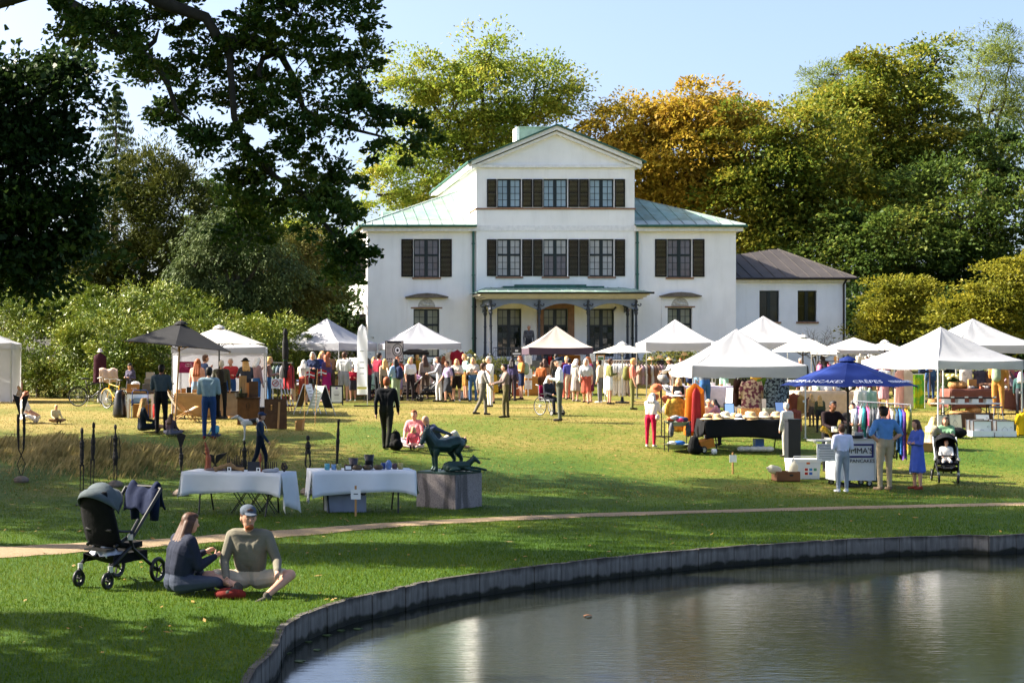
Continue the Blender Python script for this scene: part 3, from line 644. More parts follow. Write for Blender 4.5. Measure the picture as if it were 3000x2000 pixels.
def sample_ells(E, n, surf=.65):
    E = np.array(E, float); w = (E[:, 3]*E[:, 4]*E[:, 5])**.7; k = RNG.choice(len(E), n, p=w/w.sum())
    d = RNG.normal(size=(n, 3)); d /= np.linalg.norm(d, axis=1)[:, None]
    r = np.where(RNG.random(n) < surf, RNG.uniform(.72, 1.02, n), RNG.random(n)**(1/3)); return E[k, :3]+d*r[:, None]*E[k, 3:], d, k
def crown(E, nb, per, br, ln, wd, m, flat=.6, surf=.8, up=.6, droop=0., out=.6, fold=.25, fill=.2, nz=.5):
    """boughs: leafy domes standing out of the crown's volume, gaps between them"""
    c, d, k = sample_ells(E, nb, surf); r = br*RNG.uniform(.32, 1.5, nb); c = c+d*(RNG.normal(size=nb)*.28*br)[:, None]
    n = nb*per; o = RNG.normal(size=(n, 3)); o /= np.linalg.norm(o, axis=1)[:, None]
    fl = RNG.random(n) < .8; o[fl, 2] = abs(o[fl, 2])
    q = np.where(RNG.random(n) < fill, RNG.random(n)**.5, RNG.uniform(.72, 1.08, n)); dd = np.repeat(d, per, 0)
    lump = 1+.25*np.sin(o[:, 0]*7+np.repeat(RNG.uniform(0, 6, nb), per))*np.cos(o[:, 1]*6)
    rr = (np.repeat(r, per)*q*lump)[:, None]; sh = o*rr; sh[:, 2] *= flat
    P = np.repeat(c, per, 0)+sh
    if droop: P[:, 2] -= droop*.5*(sh[:, 0]**2+sh[:, 1]**2)/np.repeat(r, per)
    D = dd*out+o*(.8, .8, .3)+RNG.normal(size=P.shape)*.5; D[:, 2] -= droop*.8
    N = RNG.normal(size=P.shape)*nz+o*.8; N[:, 2] += up
    return leaf_mesh(P, D, N, ln, wd, m, fold=fold), c
def curve(a, b, sag, n=6, wob=.1):
    a = Vector(a); b = Vector(b); L = (b-a).length
    return [a.lerp(b, i/n)+Vector((random.uniform(-1, 1)*wob*L*.3, random.uniform(-1, 1)*wob*L*.3, sag*L*math.sin(math.pi*i/n)+random.uniform(-1, 1)*wob*L*.15))*(1 if 0 < i < n else 0) for i in range(n+1)]
def tree(name, label, cat, base, tr, E, ncl, per, cr, ln, wd, m, fork=.45, bark=BARK, twigs=26, group=None, trunk=True, **kw):
    base = Vector(base); E = [tuple(e) for e in E]; t = thing(name, label, cat, base, group=group); B = np.array(base)
    me, c = crown([(e[0]-B[0], e[1]-B[1], e[2]-B[2])+e[3:] for e in E], ncl, per, cr, ln, wd, m, **kw)
    if trunk:
        b = MB(); cen = np.mean([e[:3] for e in E], 0)-B; low = min(e[2]-e[5] for e in E)-B[2]; top = max(e[2]+e[5]*.4 for e in E)-B[2]
        zf = max(low+.1, top*fork*.6); f = Vector((cen[0]*.25, cen[1]*.25, zf))
        b.tube([(0, 0, -.2), (0, 0, .15)]+curve((0, 0, .3), f, 0, 4, .06), [tr*1.5, tr*1.2]+[tr*(1-.35*i/4) for i in range(5)], 9)
        for e in E:
            q = Vector((e[0], e[1], e[2]))-base; r0 = tr*.55*min(1, (max(e[3:])/max(max(x[3:]) for x in E))+.25)
            b.tube(curve(f, q, .06, 6, .16), [r0*(1-.75*i/6) for i in range(7)], 7)
        for j in RNG.choice(len(c), min(twigs, len(c)), False):
            p = Vector(c[j]); e = min(E, key=lambda e: (Vector(e[:3])-base-p).length); b.tube(curve(Vector(e[:3])-base, p, .04, 4, .2), [tr*.14, tr*.11, tr*.08, tr*.05, tr*.025], 5)
        b.build('trunk', bark, t, smooth=True)
    place('crown', me, t); return t
def pe(Y, lst, dep=None):
    """ellipsoids given in photo pixels at distance Y"""
    out = []
    for q in lst:
        px, py, rx, ry = q[:4]; yy = Y+(q[4] if len(q) > 4 else 0); p = PX(px, py, yy); out.append((p.x, p.y, p.z, rx/F*yy, (dep or max(rx, ry)*.9)/F*yy, ry/F*yy))
    return out
def gb(px, Y): x = wx(px, Y); return (x, Y, gzf(x, Y))
LF_OAK = leafmat('leaf_oak', [(0.023,0.057,0.011), (0.042,0.085,0.015), (0.076,0.123,0.019), (0.171,0.190,0.023)], .30, .45, .8)
LF_DK = leafmat('leaf_dark', [(0.015,0.036,0.009), (0.027,0.054,0.012), (0.053,0.083,0.018)], .25, .4, .8)
LF_LOC = leafmat('leaf_locust', [(0.103,0.164,0.021), (0.190,0.259,0.031), (0.293,0.319,0.038), (0.431,0.345,0.052)], .42, .5, .35)
LF_CHE = leafmat('leaf_chestnut', [(.13,.13,.014), (.28,.22,.022), (.40,.29,.03), (.42,.26,.03), (.24,.14,.02)], .42, .5, .3)
LF_MAP = leafmat('leaf_maple', [(0.057,0.103,0.015), (0.115,0.161,0.021), (0.218,0.218,0.023), (0.380,0.287,0.034)], .38, .5, .22)
LF_MPD = leafmat('leaf_maple_dark', [(0.032,0.063,0.014), (0.057,0.098,0.017), (0.103,0.144,0.023), (0.230,0.218,0.034)], .35, .5, .22)
LF_FEA = leafmat('leaf_feather', [(0.090,0.135,0.030), (0.165,0.210,0.045), (0.255,0.285,0.060)], .45, .5, .3)
LF_YEL = leafmat('leaf_yellowgreen', [(0.088,0.112,0.013), (0.188,0.188,0.019), (0.325,0.275,0.025)], .4, .5, .6)
LF_YEW = leafmat('leaf_yew', [(.025,.04,.009), (.058,.072,.013), (.12,.12,.02)], .2, .6, .5)
LF_CED = leafmat('leaf_cedar', [(.035,.06,.02), (.07,.10,.03), (.12,.15,.045)], .2, .6, .5)
LF_LAR = leafmat('leaf_larch', [(0.072,0.088,0.019), (0.136,0.136,0.029), (0.208,0.144,0.040)], .3, .6, .4)
LF_RHO = leafmat('leaf_rhododendron', [(0.056,0.102,0.015), (0.112,0.168,0.019), (0.206,0.243,0.026), (0.355,0.337,0.056)], .10, .45, .7, spec=.3)
LF_ROS = leafmat('leaf_rose', [(0.048,0.072,0.014), (0.120,0.132,0.024), (0.240,0.204,0.048)], .35, .5, 1.)
# ---- behind the house
tree('locust_tree', 'airy yellow-green deciduous tree rising behind the villa chimney', 'tree', gb(1450, 101), .55, pe(101, [(1235,240,95,75),(1420,205,115,75),(1565,265,115,85),(1330,330,150,95),(1190,470,100,105),(1520,365,120,80),(1105,570,60,80,-3),(1620,320,50,45),(1250,560,120,70,-2),(1420,440,150,90)]), 200, 260, 1.6, .25, .13, LF_LOC, flat=.5, droop=.3, twigs=50)
tree('chestnut_tree', 'rusty orange and golden chestnut tree behind the right wing roof', 'tree', gb(1980, 99), .5, pe(99, [(1880,350,120,80),(2040,335,125,80),(2165,350,75,70),(1960,470,190,120),(1815,420,85,90),(2070,560,150,90),(1930,600,120,80)]), 210, 240, 1.5, .32, .14, LF_CHE, flat=.55, surf=.7, droop=.5)
tree('maple_tree', 'olive green maple with yellowing edges between the chestnut and the tallest tree', 'tree', gb(2280, 96), .55, pe(96, [(2210,440,110,90),(2330,400,130,90),(2250,560,170,110),(2400,540,140,120),(2170,660,110,100),(2330,700,170,90),(2200,760,100,60)]), 190, 240, 1.6, .28, .16, LF_MAP, flat=.55, droop=.35, twigs=40)
tree('maple_tree', 'tallest green maple, its bare twigs showing at the crown top', 'tree', gb(2600, 103), .7, pe(103, [(2730,195,95,75),(2580,260,150,90),(2450,330,110,80),(2650,380,190,110),(2480,470,150,100),(2720,540,190,130),(2540,620,190,120)]), 270, 230, 1.65, .28, .16, LF_MAP, flat=.55, droop=.35, twigs=80)
tree('maple_tree', 'broad dark green tree shading the lawn behind the yellow shrubs', 'tree', gb(2760, 92), .6, pe(92, [(2620,720,190,130),(2820,640,190,150),(2960,760,150,160),(2480,800,130,80),(2720,850,190,90),(2930,480,100,120,6)]), 210, 240, 1.6, .28, .16, LF_MPD, flat=.55, droop=.35)
tree('feathery_tree', 'tall pale feathery tree behind the maples at the park edge', 'tree', gb(2910, 112), .45, pe(112, [(2860,200,90,80),(2960,180,70,90),(2900,330,120,110),(3010,400,110,170),(2840,430,80,90)]), 120, 200, 1.7, .34, .06, LF_FEA, flat=.7, surf=.5, droop=.2, twigs=40)
tree('feathery_tree', 'wispy pale tree peeking out behind the tallest maple', 'tree', gb(2400, 114), .35, pe(114, [(2400,260,50,60),(2350,310,40,40),(2450,220,60,40)]), 30, 130, 1.3, .34, .06, LF_FEA, flat=.7, surf=.5, droop=.2, twigs=30)
tree('yellow_shrub', 'yellow-green leafy shrub standing by the annex corner', 'shrub', gb(2620, 75), .12, pe(75, [(2600,880,80,60),(2660,930,100,80),(2560,970,70,60),(2690,860,50,40)]), 95, 150, .75, .17, .09, LF_YEL, flat=.5, surf=.7, bark=BARKG)
tree('yellow_shrub', 'large golden green shrub behind the rightmost white tents', 'shrub', gb(2910, 70), .14, pe(70, [(2900,850,90,70),(2980,800,80,60),(2850,940,110,70),(2960,930,100,90)]), 130, 150, .8, .17, .09, LF_YEL, flat=.5, surf=.7, bark=BARKG)
for px, py, rx, ry, Y, l in ((2560,930,110,90,88,'dark evergreen bush right beside the annex downpipe'), (2780,960,150,100,86,'dark evergreen bush behind the row of parasols'), (3000,950,120,110,84,'dark evergreen bush behind the large golden shrub')):
    tree('evergreen_bush', l, 'bush', gb(px, Y), .15, pe(Y, [(px,py,rx,ry),(px-40,py+40,rx,60),(px+50,py+50,rx,60)]), 60, 150, 1.3, .28, .14, LF_DK, flat=.6)
# ---- left background
tree('yew_tree', 'big dome shaped dark olive yew behind the rhododendrons', 'tree', gb(430, 74), .4, pe(74, [(430,560,115,110),(330,690,125,160),(520,670,125,190),(430,800,190,90),(260,800,90,110)]), 420, 110, .75, .26, .07, LF_YEW, flat=1.2, surf=.8, up=.2, out=.9)
t = thing('larch_spire', 'sparse conifer spire with drooping tiers above the yew', 'tree', gb(340, 88)); b = MB(); q = Vector(t.location); top = PX(340, 268, 88)-q
b.tube([(0, 0, 0), (0, 0, top.z*.6), (0, 0, top.z)], [.3, .12, .02], 7); PC = []; PD = []
for i in range(15):
    f = i/14; z = top.z*(1-.34*f); L = .35+1.75*f; nb = 5 if i else 3
    for j in range(nb):
        a = j*6.283/nb+i*.9+random.uniform(-.3, .3); pts = [Vector((math.cos(a)*L*s, math.sin(a)*L*s, z-.18*L*s*s-.1*L*math.sin(s*3))) for s in (0, .33, .66, 1)]; b.tube(pts, [.03, .022, .015, .006], 4)
        for s in np.linspace(.15, 1.05, 26):
            c = np.array((math.cos(a)*L*s, math.sin(a)*L*s, z-.18*L*s*s-.1*L*math.sin(s*3)))
            for _ in range(2): PC.append(c+RNG.normal(size=3)*(.06, .06, .05)-(0, 0, .08)); PD.append((RNG.normal()*.4, RNG.normal()*.4, -1))
b.build('trunk', BARKG, t); place('crown', leaf_mesh(np.array(PC), np.array(PD), RNG.normal(size=(len(PC), 3)), .30, .07, LF_CED), t)
tree('cedar_tree', 'weeping blue-green cedar with layered drooping boughs beside the yew', 'tree', gb(680, 67), .3, pe(67, [(620,690,90,30),(700,650,90,40),(700,730,120,30),(590,770,80,28),(760,770,110,30),(640,830,120,30),(760,850,120,30),(560,850,60,30),(830,800,70,28),(680,890,140,30)], 90), 190, 170, .95, .20, .06, LF_CED, flat=.35, surf=.5, up=.8, droop=1.1, bark=BARKG, twigs=50)
tree('larch_tree', 'brownish green larch between the cedar and the villa', 'tree', gb(860, 73), .25, pe(73, [(850,790,90,60),(900,740,60,50),(830,860,110,50),(930,860,80,60)]), 120, 140, .9, .24, .06, LF_LAR, flat=.5, droop=.6, bark=BARKG)
tree('birch_tree', 'light green tree glimpsed far behind the larch', 'tree', gb(920, 104), .3, pe(104, [(900,720,70,60),(960,790,60,80),(860,700,50,40)]), 60, 200, 1.4, .28, .15, LF_LOC, flat=.6)
tree('lime_tree', 'dark green tree filling the gap behind cedar and larch', 'tree', gb(760, 96), .4, pe(96, [(760,700,110,100),(640,640,100,80),(850,830,150,90),(680,800,150,100)]), 90, 240, 1.7, .30, .16, LF_MPD, flat=.6)
for px, py, rx, ry, Y, l in ((60,800,150,130,80,'dark evergreen bush behind the pale tent at the lawn edge'), (200,900,170,110,78,'dark evergreen bush between the pale tent and the yew'), (560,940,200,90,74,'dark evergreen bush at the foot of the yew'), (900,950,150,90,80,'dark evergreen bush beside the villa side wall')):
    tree('evergreen_bush', l, 'bush', gb(px, Y), .15, pe(Y, [(px,py,rx,ry),(px-60,py+40,rx*.8,70),(px+60,py+40,rx*.8,70)]), 70, 150, 1.4, .30, .14, LF_DK, flat=.6)
# ---- rhododendrons: domed evergreen bushes, each a thing
rh = [(70,905,95,65,67,'domed rhododendron just behind the pale tent'), (190,885,90,55,66,'rhododendron dome topmost over the dark gap'), (310,900,105,70,64,'rounded rhododendron below the yew, over the bicycle'), (430,895,110,65,65,'rounded rhododendron behind the peak of the black parasol'), (560,905,95,60,66,'rhododendron beside the weeping cedar'),
      (110,1030,125,85,65,'low rhododendron with yellowing leaves next to the pale tent'), (255,975,80,80,61,'rhododendron over the dark hollow beside the bicycle'), (350,1010,100,100,59,'large rhododendron right behind the leaning bicycles'), (470,985,110,90,60,'rhododendron behind the black parasol canopy'), (600,975,110,75,62,'rhododendron behind the light grey parasol'),
      (700,995,90,75,64,'rhododendron between the light parasol and the furled parasol'), (790,1000,100,80,63,'clipped looking rhododendron left behind the first gabled tent'), (900,1010,110,70,66,'rhododendron right behind the stall with the flags')]
for px, py, rx, ry, Y, l in rh:
    g = gb(px, Y); lo = PX(px, 1080, Y)
    tree('rhododendron', l, 'shrub', g, .07, pe(Y, [(px,py,rx,ry),(px-rx*.35,py+ry*.6,rx*.8,ry*.8),(px+rx*.4,py+ry*.6,rx*.75,ry*.75),(px-rx*.4,1110,rx*.7,60),(px+rx*.4,1112,rx*.7,60)]), 120, 82, .5, .15, .055, LF_RHO, flat=.8, surf=.95, up=.5, out=.8, nz=.28, twigs=14, bark=BARKG)
# ---- shrubs before the villa
for px, py, rx, ry, Y, l in ((1360,1080,90,50,72,'flowering rose bush with pale blooms beneath the villa downpipe'), (1480,1100,80,40,71,'low rose bush beside the porch railing'), (1960,1055,90,28,73,'low green shrub under the right wing window'), (2080,1060,70,26,73,'low green shrub beside the annex wall'), (1210,1090,90,40,73,'low shrub behind the rail of pale clothes')):
    t = tree('rose_bush', l, 'shrub', gb(px, Y), .03, pe(Y, [(px,py,rx,ry),(px-rx*.4,py+20,rx*.6,ry*.8),(px+rx*.4,py+18,rx*.6,ry*.9)]), 60, 55, .38, .12, .06, LF_ROS, flat=.7, surf=.8, twigs=10)
    if 'pale blooms' in l:
        b = MB(); c, d, _ = sample_ells(pe(Y, [(px,py,rx,ry)]), 26, 1.)
        for p in c: b.ball(Vector(p)-Vector(t.location), .07, 7, 4)
        tag(b.build('blossom', mat('rose_petal', 'e8d9a8', .6), t, smooth=True), kind='stuff')
t = thing('bare_shrub', 'thin bare twiggy shrub in front of the annex wall', 'shrub', gb(2400, 74)); b = MB(); q = Vector(t.location)
for i in range(9):
    a = random.uniform(0, 6.28); p1 = Vector((math.cos(a)*random.uniform(.1, .4), math.sin(a)*.3, 1.3+random.random()*.4)); c1 = curve((0, 0, 0), p1, 0, 4, .1); b.tube(c1, [.035, .03, .024, .02, .016], 5)
    for j in range(5):
        p2 = p1+Vector((random.uniform(-.9, .9), random.uniform(-.5, .5), random.uniform(.2, 1.1))); b.tube(curve(p1, p2, .03, 4, .2), [.015, .012, .01, .007, .004], 4)
        for k_ in range(4):
            s = random.choice([.5, .75, 1]); p3 = p1.lerp(p2, s)+Vector((random.uniform(-.4, .4), random.uniform(-.3, .3), random.uniform(-.05, .4))); b.tube(curve(p1.lerp(p2, s), p3, 0, 3, .2), [.008, .006, .005, .003], 4)
b.build('branch', BARKG, t)
# ---- great oak overhanging from the left; trunk beside the lawn
YO = 30.; ob = Vector((-9.2, 31.5, gzf(-9.2, 31.5)))
oak_px = [(300,105,125,80),(200,55,65,55),(470,50,150,75),(400,190,60,45),(450,240,80,60),(560,250,95,90),(470,330,55,40),(600,400,50,55),(600,150,110,60),(720,130,120,95),(880,50,180,85),(1030,50,90,70),(900,170,140,90),(1060,200,70,90),(740,300,95,90),(880,310,110,90),(1020,330,110,70),(1130,340,90,55),(1210,420,70,60),(1110,430,70,40),(720,430,75,70),(860,430,90,55),(700,530,55,50),(760,540,50,50),(930,500,90,45),(1000,540,75,50),(690,620,60,45),(770,620,60,55),(650,680,55,35),(740,690,70,40),(880,600,60,50),(930,670,60,45),(990,740,55,45),(1030,820,50,40),(900,560,70,45),(1005,660,60,50),(1045,750,40,60),(960,610,70,50),(1000,800,40,50)]
OE = [(*PX(px, py, YO+dy), rx/150, .75, ry/150) for (px, py, rx, ry), dy in zip(oak_px, [random.uniform(-1.2, 1.2) for _ in oak_px])]
OE = [(e[0], e[1], e[2], e[3], e[4], e[5]) for e in OE]
t = thing('oak_tree', 'great dark oak whose limbs hang over the lawn before the villa', 'tree', ob); B = np.array(ob)
loc = lambda L: [(e[0]-B[0], e[1]-B[1], e[2]-B[2])+tuple(e[3:]) for e in L]
hi = [(-7, 31, 12, 3.5, 3.5, 2), (-2.5, 30, 12.3, 3.2, 3.2, 1.7), (1.5, 30, 12.4, 2.8, 3, 1.7), (-11, 30, 13, 3.5, 4, 2.5), (-5, 32, 15, 4, 4, 2), (0, 30, 15, 3.4, 3.6, 1.8), (-10, 29, 9, 2.2, 3, 1.6), (-14, 32, 11, 3, 4, 3), (-9, 37, 13.5, 4, 3, 1.8), (-4, 36.5, 13.8, 3.5, 3, 1.8), (-13, 38, 15.5, 4, 4, 2.4), (-6, 38, 17, 4, 3.5, 2), (-9, 33, 18, 4.5, 4, 2)]
me1, c1 = crown(loc(OE), 520, 70, .26, .125, .07, LF_OAK, flat=.8, surf=.5, up=.4, out=.5, fill=.5); me2, c2 = crown(loc(hi), 520, 80, 1.0, .26, .15, LF_OAK, flat=.6)
place('crown', me1, t); place('crown', me2, t)
b = MB(); z1 = PX(0, 0, 30).z+1.2
b.tube([ob-ob+Vector((0, 0, -.3)), (0, 0, .2), (.1, 0, 3), (.3, 0, 6), (.5, -.2, 9.5)], [1.1, .8, .62, .55, .42], 12)
Q = lambda L, dy=0: [PX(x*.574, y*.574, YO+dy+.15*math.sin(i*2.1))-ob for i, (x, y) in enumerate(L)]
S0 = Vector((.5, -.2, 9.3))
b.tube([S0, (3, -.8, 10.6)]+Q([(560,-160),(700,-60),(800,0),(870,30),(1050,90),(1110,190)]), [.4, .3, .2, .16, .14, .125, .11, .1], 9)
b.tube(Q([(1110,190),(1170,260),(1180,400),(1195,600),(1240,720),(1275,830),(1270,900),(1230,960),(1225,1060),(1230,1130)]), [.09, .08, .07, .065, .058, .05, .042, .035, .025, .012], 8)
b.tube(Q([(1110,190),(1180,210),(1300,190),(1420,260),(1500,400),(1550,560),(1690,630),(1800,660),(1960,700),(2100,770)], .3), [.09, .085, .08, .07, .065, .055, .045, .035, .022, .01], 8)
b.tube([S0, (2, -1, 9.0)]+Q([(200,-60),(380,40),(480,90),(560,140),(620,230),(720,270),(800,330),(860,440),(900,560),(1000,640)]), [.3, .24, .18, .14, .12, .1, .09, .08, .07, .055, .04, .015], 8)
b.tube(Q([(720,270),(790,210),(810,150)]), [.07, .05, .02], 6)
b.tube(Q([(1420,260),(1340,300),(1320,370),(1380,500)], .2), [.08, .06, .05, .02], 6)
b.tube(Q([(1240,720),(1400,900),(1550,1000),(1700,1200),(1780,1380)], -.3), [.07, .06, .05, .035, .012], 6)
b.tube([S0, (-2, 0, 12), (-4, 1, 13)], [.35, .2, .08], 8); b.tube([S0, (3, .5, 13.5), (8, -1, 15), (10, -1, 15.2)], [.36, .2, .12, .05], 8)
for j in RNG.choice(len(c1), 260, False):
    p = Vector(c1[j]); e = min(loc(OE), key=lambda e: (Vector(e[:3])-p).length); b.tube(curve(e[:3], p, .02, 3, .2), [.016, .013, .009, .004], 4)
b.build('trunk', BARK, t, smooth=True)
# ---- near dark tree at the left edge
t = tree('beech_tree', 'dark large-leaved tree overhanging the lawn edge, darkest of all', 'tree', (-6.5, 23, gzf(-6.5, 23)), .4, pe(23, [(20,330,120,150),(110,480,130,140),(60,680,170,150),(200,620,70,90),(190,230,45,80),(230,330,40,60),(-150,450,200,260),(110,800,130,60),(-150,760,170,110)]), 210, 150, .55, .115, .075, LF_DK, flat=.7, surf=.55)
# ---- park trees standing left of the view: their crowns shade the near lawn
for x, y, h, r, l in ((-17, 40, 19, 5.2, 'park oak north of the great oak'), (-25, 36.5, 23, 6, 'tall park tree behind the great oak trunk'), (-26, 21, 22, 5, 'tall park tree set back from the pond'), (-9, 13.5, 13, 3.8, 'park tree closest to the left pond bank'), (-38, 30, 26, 7, 'tallest park tree far back on the left')):
    g = gzf(x, y); E = [(x, y, g+h*.62, r, r, h*.30)]+[(x+r*.75*math.cos(a), y+r*.75*math.sin(a), g+h*(.42+.28*((i*7) % 3)/2), r*.5, r*.5, h*.13) for i, a in enumerate(np.linspace(0, 5.3, 6))]
    tree('park_tree', l, 'tree', (x, y, g), .45, E, 75, 110, 1.35, .42, .26, LF_OAK, flat=.6, surf=.6)
# ---- trees across the pond behind the viewpoint, seen only as reflections in the window panes
# ---- tall dry meadow grass by the sculptures
LF_STR = leafmat('meadow_straw', [(.12,.115,.035), (.28,.22,.08), (.46,.36,.16)], .35, .6, .5)
def meadow(N, cx, cy, rx, ry):
    a = RNG.uniform(0, 6.283, N); r = np.sqrt(RNG.random(N)); x = cx+rx*r*np.cos(a); y = cy+ry*r*np.sin(a); z = gz(x, y); h = RNG.uniform(.08, .36, N)*(1.15-r*.75)*(.55+.9*(.5+.5*np.sin(x*3.1+y*2.3)*np.cos(x*1.7-y*2.9)))
    la = RNG.normal(.2, .9, N); l = h*RNG.uniform(.1, .8, N); w = RNG.uniform(.003, .007, N); B = np.column_stack([x, y, z-.01]); M1 = B+np.column_stack([np.cos(la)*l*.3, np.sin(la)*l*.3, h*.6]); T = B+np.column_stack([np.cos(la)*l, np.sin(la)*l, h])
    aa = RNG.uniform(0, 6.28, N); dx = np.column_stack([np.cos(aa)*w, np.sin(aa)*w, 0*w])
    return np.stack([B-dx, B+dx, M1+dx*.7, T], 1).reshape(-1, 3)
Vm = np.concatenate([meadow(4200, -3.2, 36.6, 2.1, 2.3), meadow(1500, -1.6, 35.2, 2.6, 2.2), meadow(2300, -.2, 36.4, 1.7, 1.3), meadow(2600, -4.4, 38, 1.8, 2.2), meadow(700, .4, 37, 1.6, 1.6), meadow(500, -2.5, 34, 2.4, 1.2)])
tag(place('meadow_grass', npmesh('meadow_grass', Vm, np.arange(len(Vm)).reshape(-1, 4), LF_STR)), 'patch of tall dry straw grass behind the iron figures', 'grass', kind='stuff')
# ================================================================== PEOPLE
def cloth(hx, rough=.85, var=.10): return mat('cloth_'+hx, hx, rough, var, 9, bump=.8, bscale=6, spec=.15)
SKIN = mat('skin', 'c4937a', .55, .06, 8, spec=.3); SKIND = mat('skin_deep', '8a5a42', .55, .06, 8, spec=.3)
HAIRC = {k: mat('hair_'+k, v, .55, .25, 25, spec=.3) for k, v in dict(brown='4a3020', dark='1c1512', blond='c79a5c', grey='b9b4ac', white='e3ded6', red='8a4a26', fair='dcb878').items()}
def capsule(b, p0, p1, r0, r1, n=10, sq=None):
    """tapered limb with rounded ends"""
    p0 = Vector(p0); p1 = Vector(p1); d = p1-p0
    if d.length < 1e-4: b.ball(p0, r0, n, 6); return
    d.normalize(); pts = []; rr = []
    for t in (-.98, -.8, -.45): pts.append(p0+d*r0*t); rr.append(r0*math.sqrt(1-t*t))
    for t in (0, .25, .5, .75, 1): pts.append(p0.lerp(p1, t)); rr.append(r0+(r1-r0)*t)
    for t in (.45, .8, .98): pts.append(p1+d*r1*t); rr.append(r1*math.sqrt(1-t*t))
    b.tube(pts, rr, n)
TMP = bpy.data.scenes.new('work')
def tmp_dg():
    with bpy.context.temp_override(scene=TMP, view_layer=TMP.view_layers[0]): d = bpy.context.evaluated_depsgraph_get(); d.update(); return d
class Fig:
    def __init__(s): s.e = []
    def cap(s, p0, p1, r0, r1, m): s.e.append(('c', Vector(p0), Vector(p1), r0, r1, m))
    def ell(s, c, r, m, q=None): s.e.append(('e', Vector(c), Vector(r), q or Quaternion(), 0, m))
    def mesh(s, name, mats, vox, dec=None, smooth=3, only=None):
        b = MB(); E = [e for e in s.e if only is None or e[5] in only]
        for e in E:
            if e[0] == 'c': capsule(b, *e[1:5])
            else:
                q = MB(); q.ball((0, 0, 0), e[2], 12, 8); b.add([e[3] @ Vector(v)+e[1] for v in q.v], q.f)
        me = bpy.data.meshes.new(name); me.from_pydata(b.v, [], b.f); o = bpy.data.objects.new(name, me); TMP.collection.objects.link(o)
        md = o.modifiers.new('r', 'REMESH'); md.mode = 'VOXEL'; md.voxel_size = vox; md.use_smooth_shade = True
        md = o.modifiers.new('s', 'SMOOTH'); md.factor = .5; md.iterations = smooth
        if dec: md = o.modifiers.new('d', 'DECIMATE'); md.ratio = dec
        dg = tmp_dg(); nm = bpy.data.meshes.new_from_object(o.evaluated_get(dg)); nm.name = name
        bpy.data.objects.remove(o); bpy.data.meshes.remove(me)
        nf = len(nm.polygons); cen = np.empty(nf*3); nm.polygons.foreach_get('center', cen); cen = cen.reshape(-1, 3)
        best = np.full(nf, 1e9); idx = np.zeros(nf, np.int32)
        for e in E:
            if e[0] == 'c':
                a, c = np.array(e[1]), np.array(e[2]); d = c-a; t = np.clip(((cen-a) @ d)/max(d @ d, 1e-9), 0, 1); ds = np.linalg.norm(cen-a-t[:, None]*d, axis=1)-(e[3]+(e[4]-e[3])*t)
            else:
                Rm = np.array(e[3].to_matrix()); l = (cen-np.array(e[1])) @ Rm; k = np.linalg.norm(l/np.array(e[2]), axis=1); ds = (k-1)*min(e[2])
            q = ds < best; best[q] = ds[q]; idx[q] = e[5]
        nm.materials.clear()
        for m in mats: nm.materials.append(m)
        nm.polygons.foreach_set('material_index', idx); nm.polygons.foreach_set('use_smooth', np.ones(nf, bool)); nm.update(); return nm
V3 = lambda *a: Vector(a)
POSES = dict(
 stand=dict(), 
 front=dict(fl=(.35,.8,.15), fr=(-.35,.8,.15)), cross=dict(ul=(-.3,.25,-1), ur=(.3,.25,-1), fl=(1,.35,.12), fr=(-1,.35,.05)),
 phone=dict(ul=(-.15,.35,-1), fl=(.25,.6,.75), ur=(.2,.1,-1)), reach=dict(ul=(-.2,.8,-.6), fl=(.1,1,-.1), ur=(.2,.5,-.9), fr=(-.2,.9,-.2), lean=.22),
 walk=dict(tl=(-.02,.38,-1), sl=(0,.02,-1), tr=(.02,-.22,-1), sr=(0,-.55,-1), ul=(-.15,-.3,-1), fl=(0,.1,-1), ur=(.15,.35,-1), fr=(-.05,.6,-.8)),
 hips=dict(ul=(-.6,-.15,-.9), fl=(.75,.2,-.55), ur=(.6,-.15,-.9), fr=(-.75,.2,-.55)), push=dict(ul=(-.15,.5,-.9), fl=(.1,.9,-.2), ur=(.15,.5,-.9), fr=(-.1,.9,-.2), tl=(0,.2,-1), tr=(0,-.15,-1)),
 chair=dict(pz=.30, tl=(-.12,1,-.08), sl=(0,.12,-1), tr=(.12,1,-.08), sr=(0,.12,-1), ul=(-.2,.3,-1), fl=(.3,.9,-.2), ur=(.2,.3,-1), fr=(-.3,.9,-.2)),
 crossleg=dict(pz=.075, lean=.12, tl=(-.8,.6,.12), sl=(.85,.45,-.22), tr=(.8,.6,.12), sr=(-.85,.35,-.22), ul=(-.25,.45,-1), fl=(.15,.85,-.35), ur=(.25,.45,-1), fr=(-.15,.85,-.35)),
 knees=dict(pz=.075, lean=.2, tl=(-.1,.8,.6), sl=(0,.5,-.87), tr=(.1,.8,.6), sr=(0,.5,-.87), ul=(-.15,.7,-.7), fl=(.35,.9,.1), ur=(.15,.7,-.7), fr=(-.35,.9,.1)),
 legsout=dict(pz=.075, lean=.05, tl=(-.2,1,.05), sl=(0,1,-.1), tr=(.25,1,.12), sr=(-.1,1,-.2), ul=(-.2,.4,-1), fl=(.2,.9,-.2), ur=(.2,.4,-1), fr=(-.2,.9,-.2)),
 recline=dict(pz=.085, lean=-.75, tl=(-.1,1,.0), sl=(0,1,0), tr=(.1,.8,.5), sr=(0,.6,-.75), ul=(-.25,-.5,-.85), fl=(-.1,-.2,-.9), ur=(.3,.6,-.6), fr=(-.3,.9,-.2)),
 crouch=dict(pz=.16, lean=.5, tl=(-.3,.9,.25), sl=(.1,-.45,-.9), tr=(.3,.9,.25), sr=(-.1,-.45,-.9), ul=(-.2,.7,-.7), fl=(.1,.9,-.3), ur=(.2,.7,-.7), fr=(-.1,.9,-.3)))
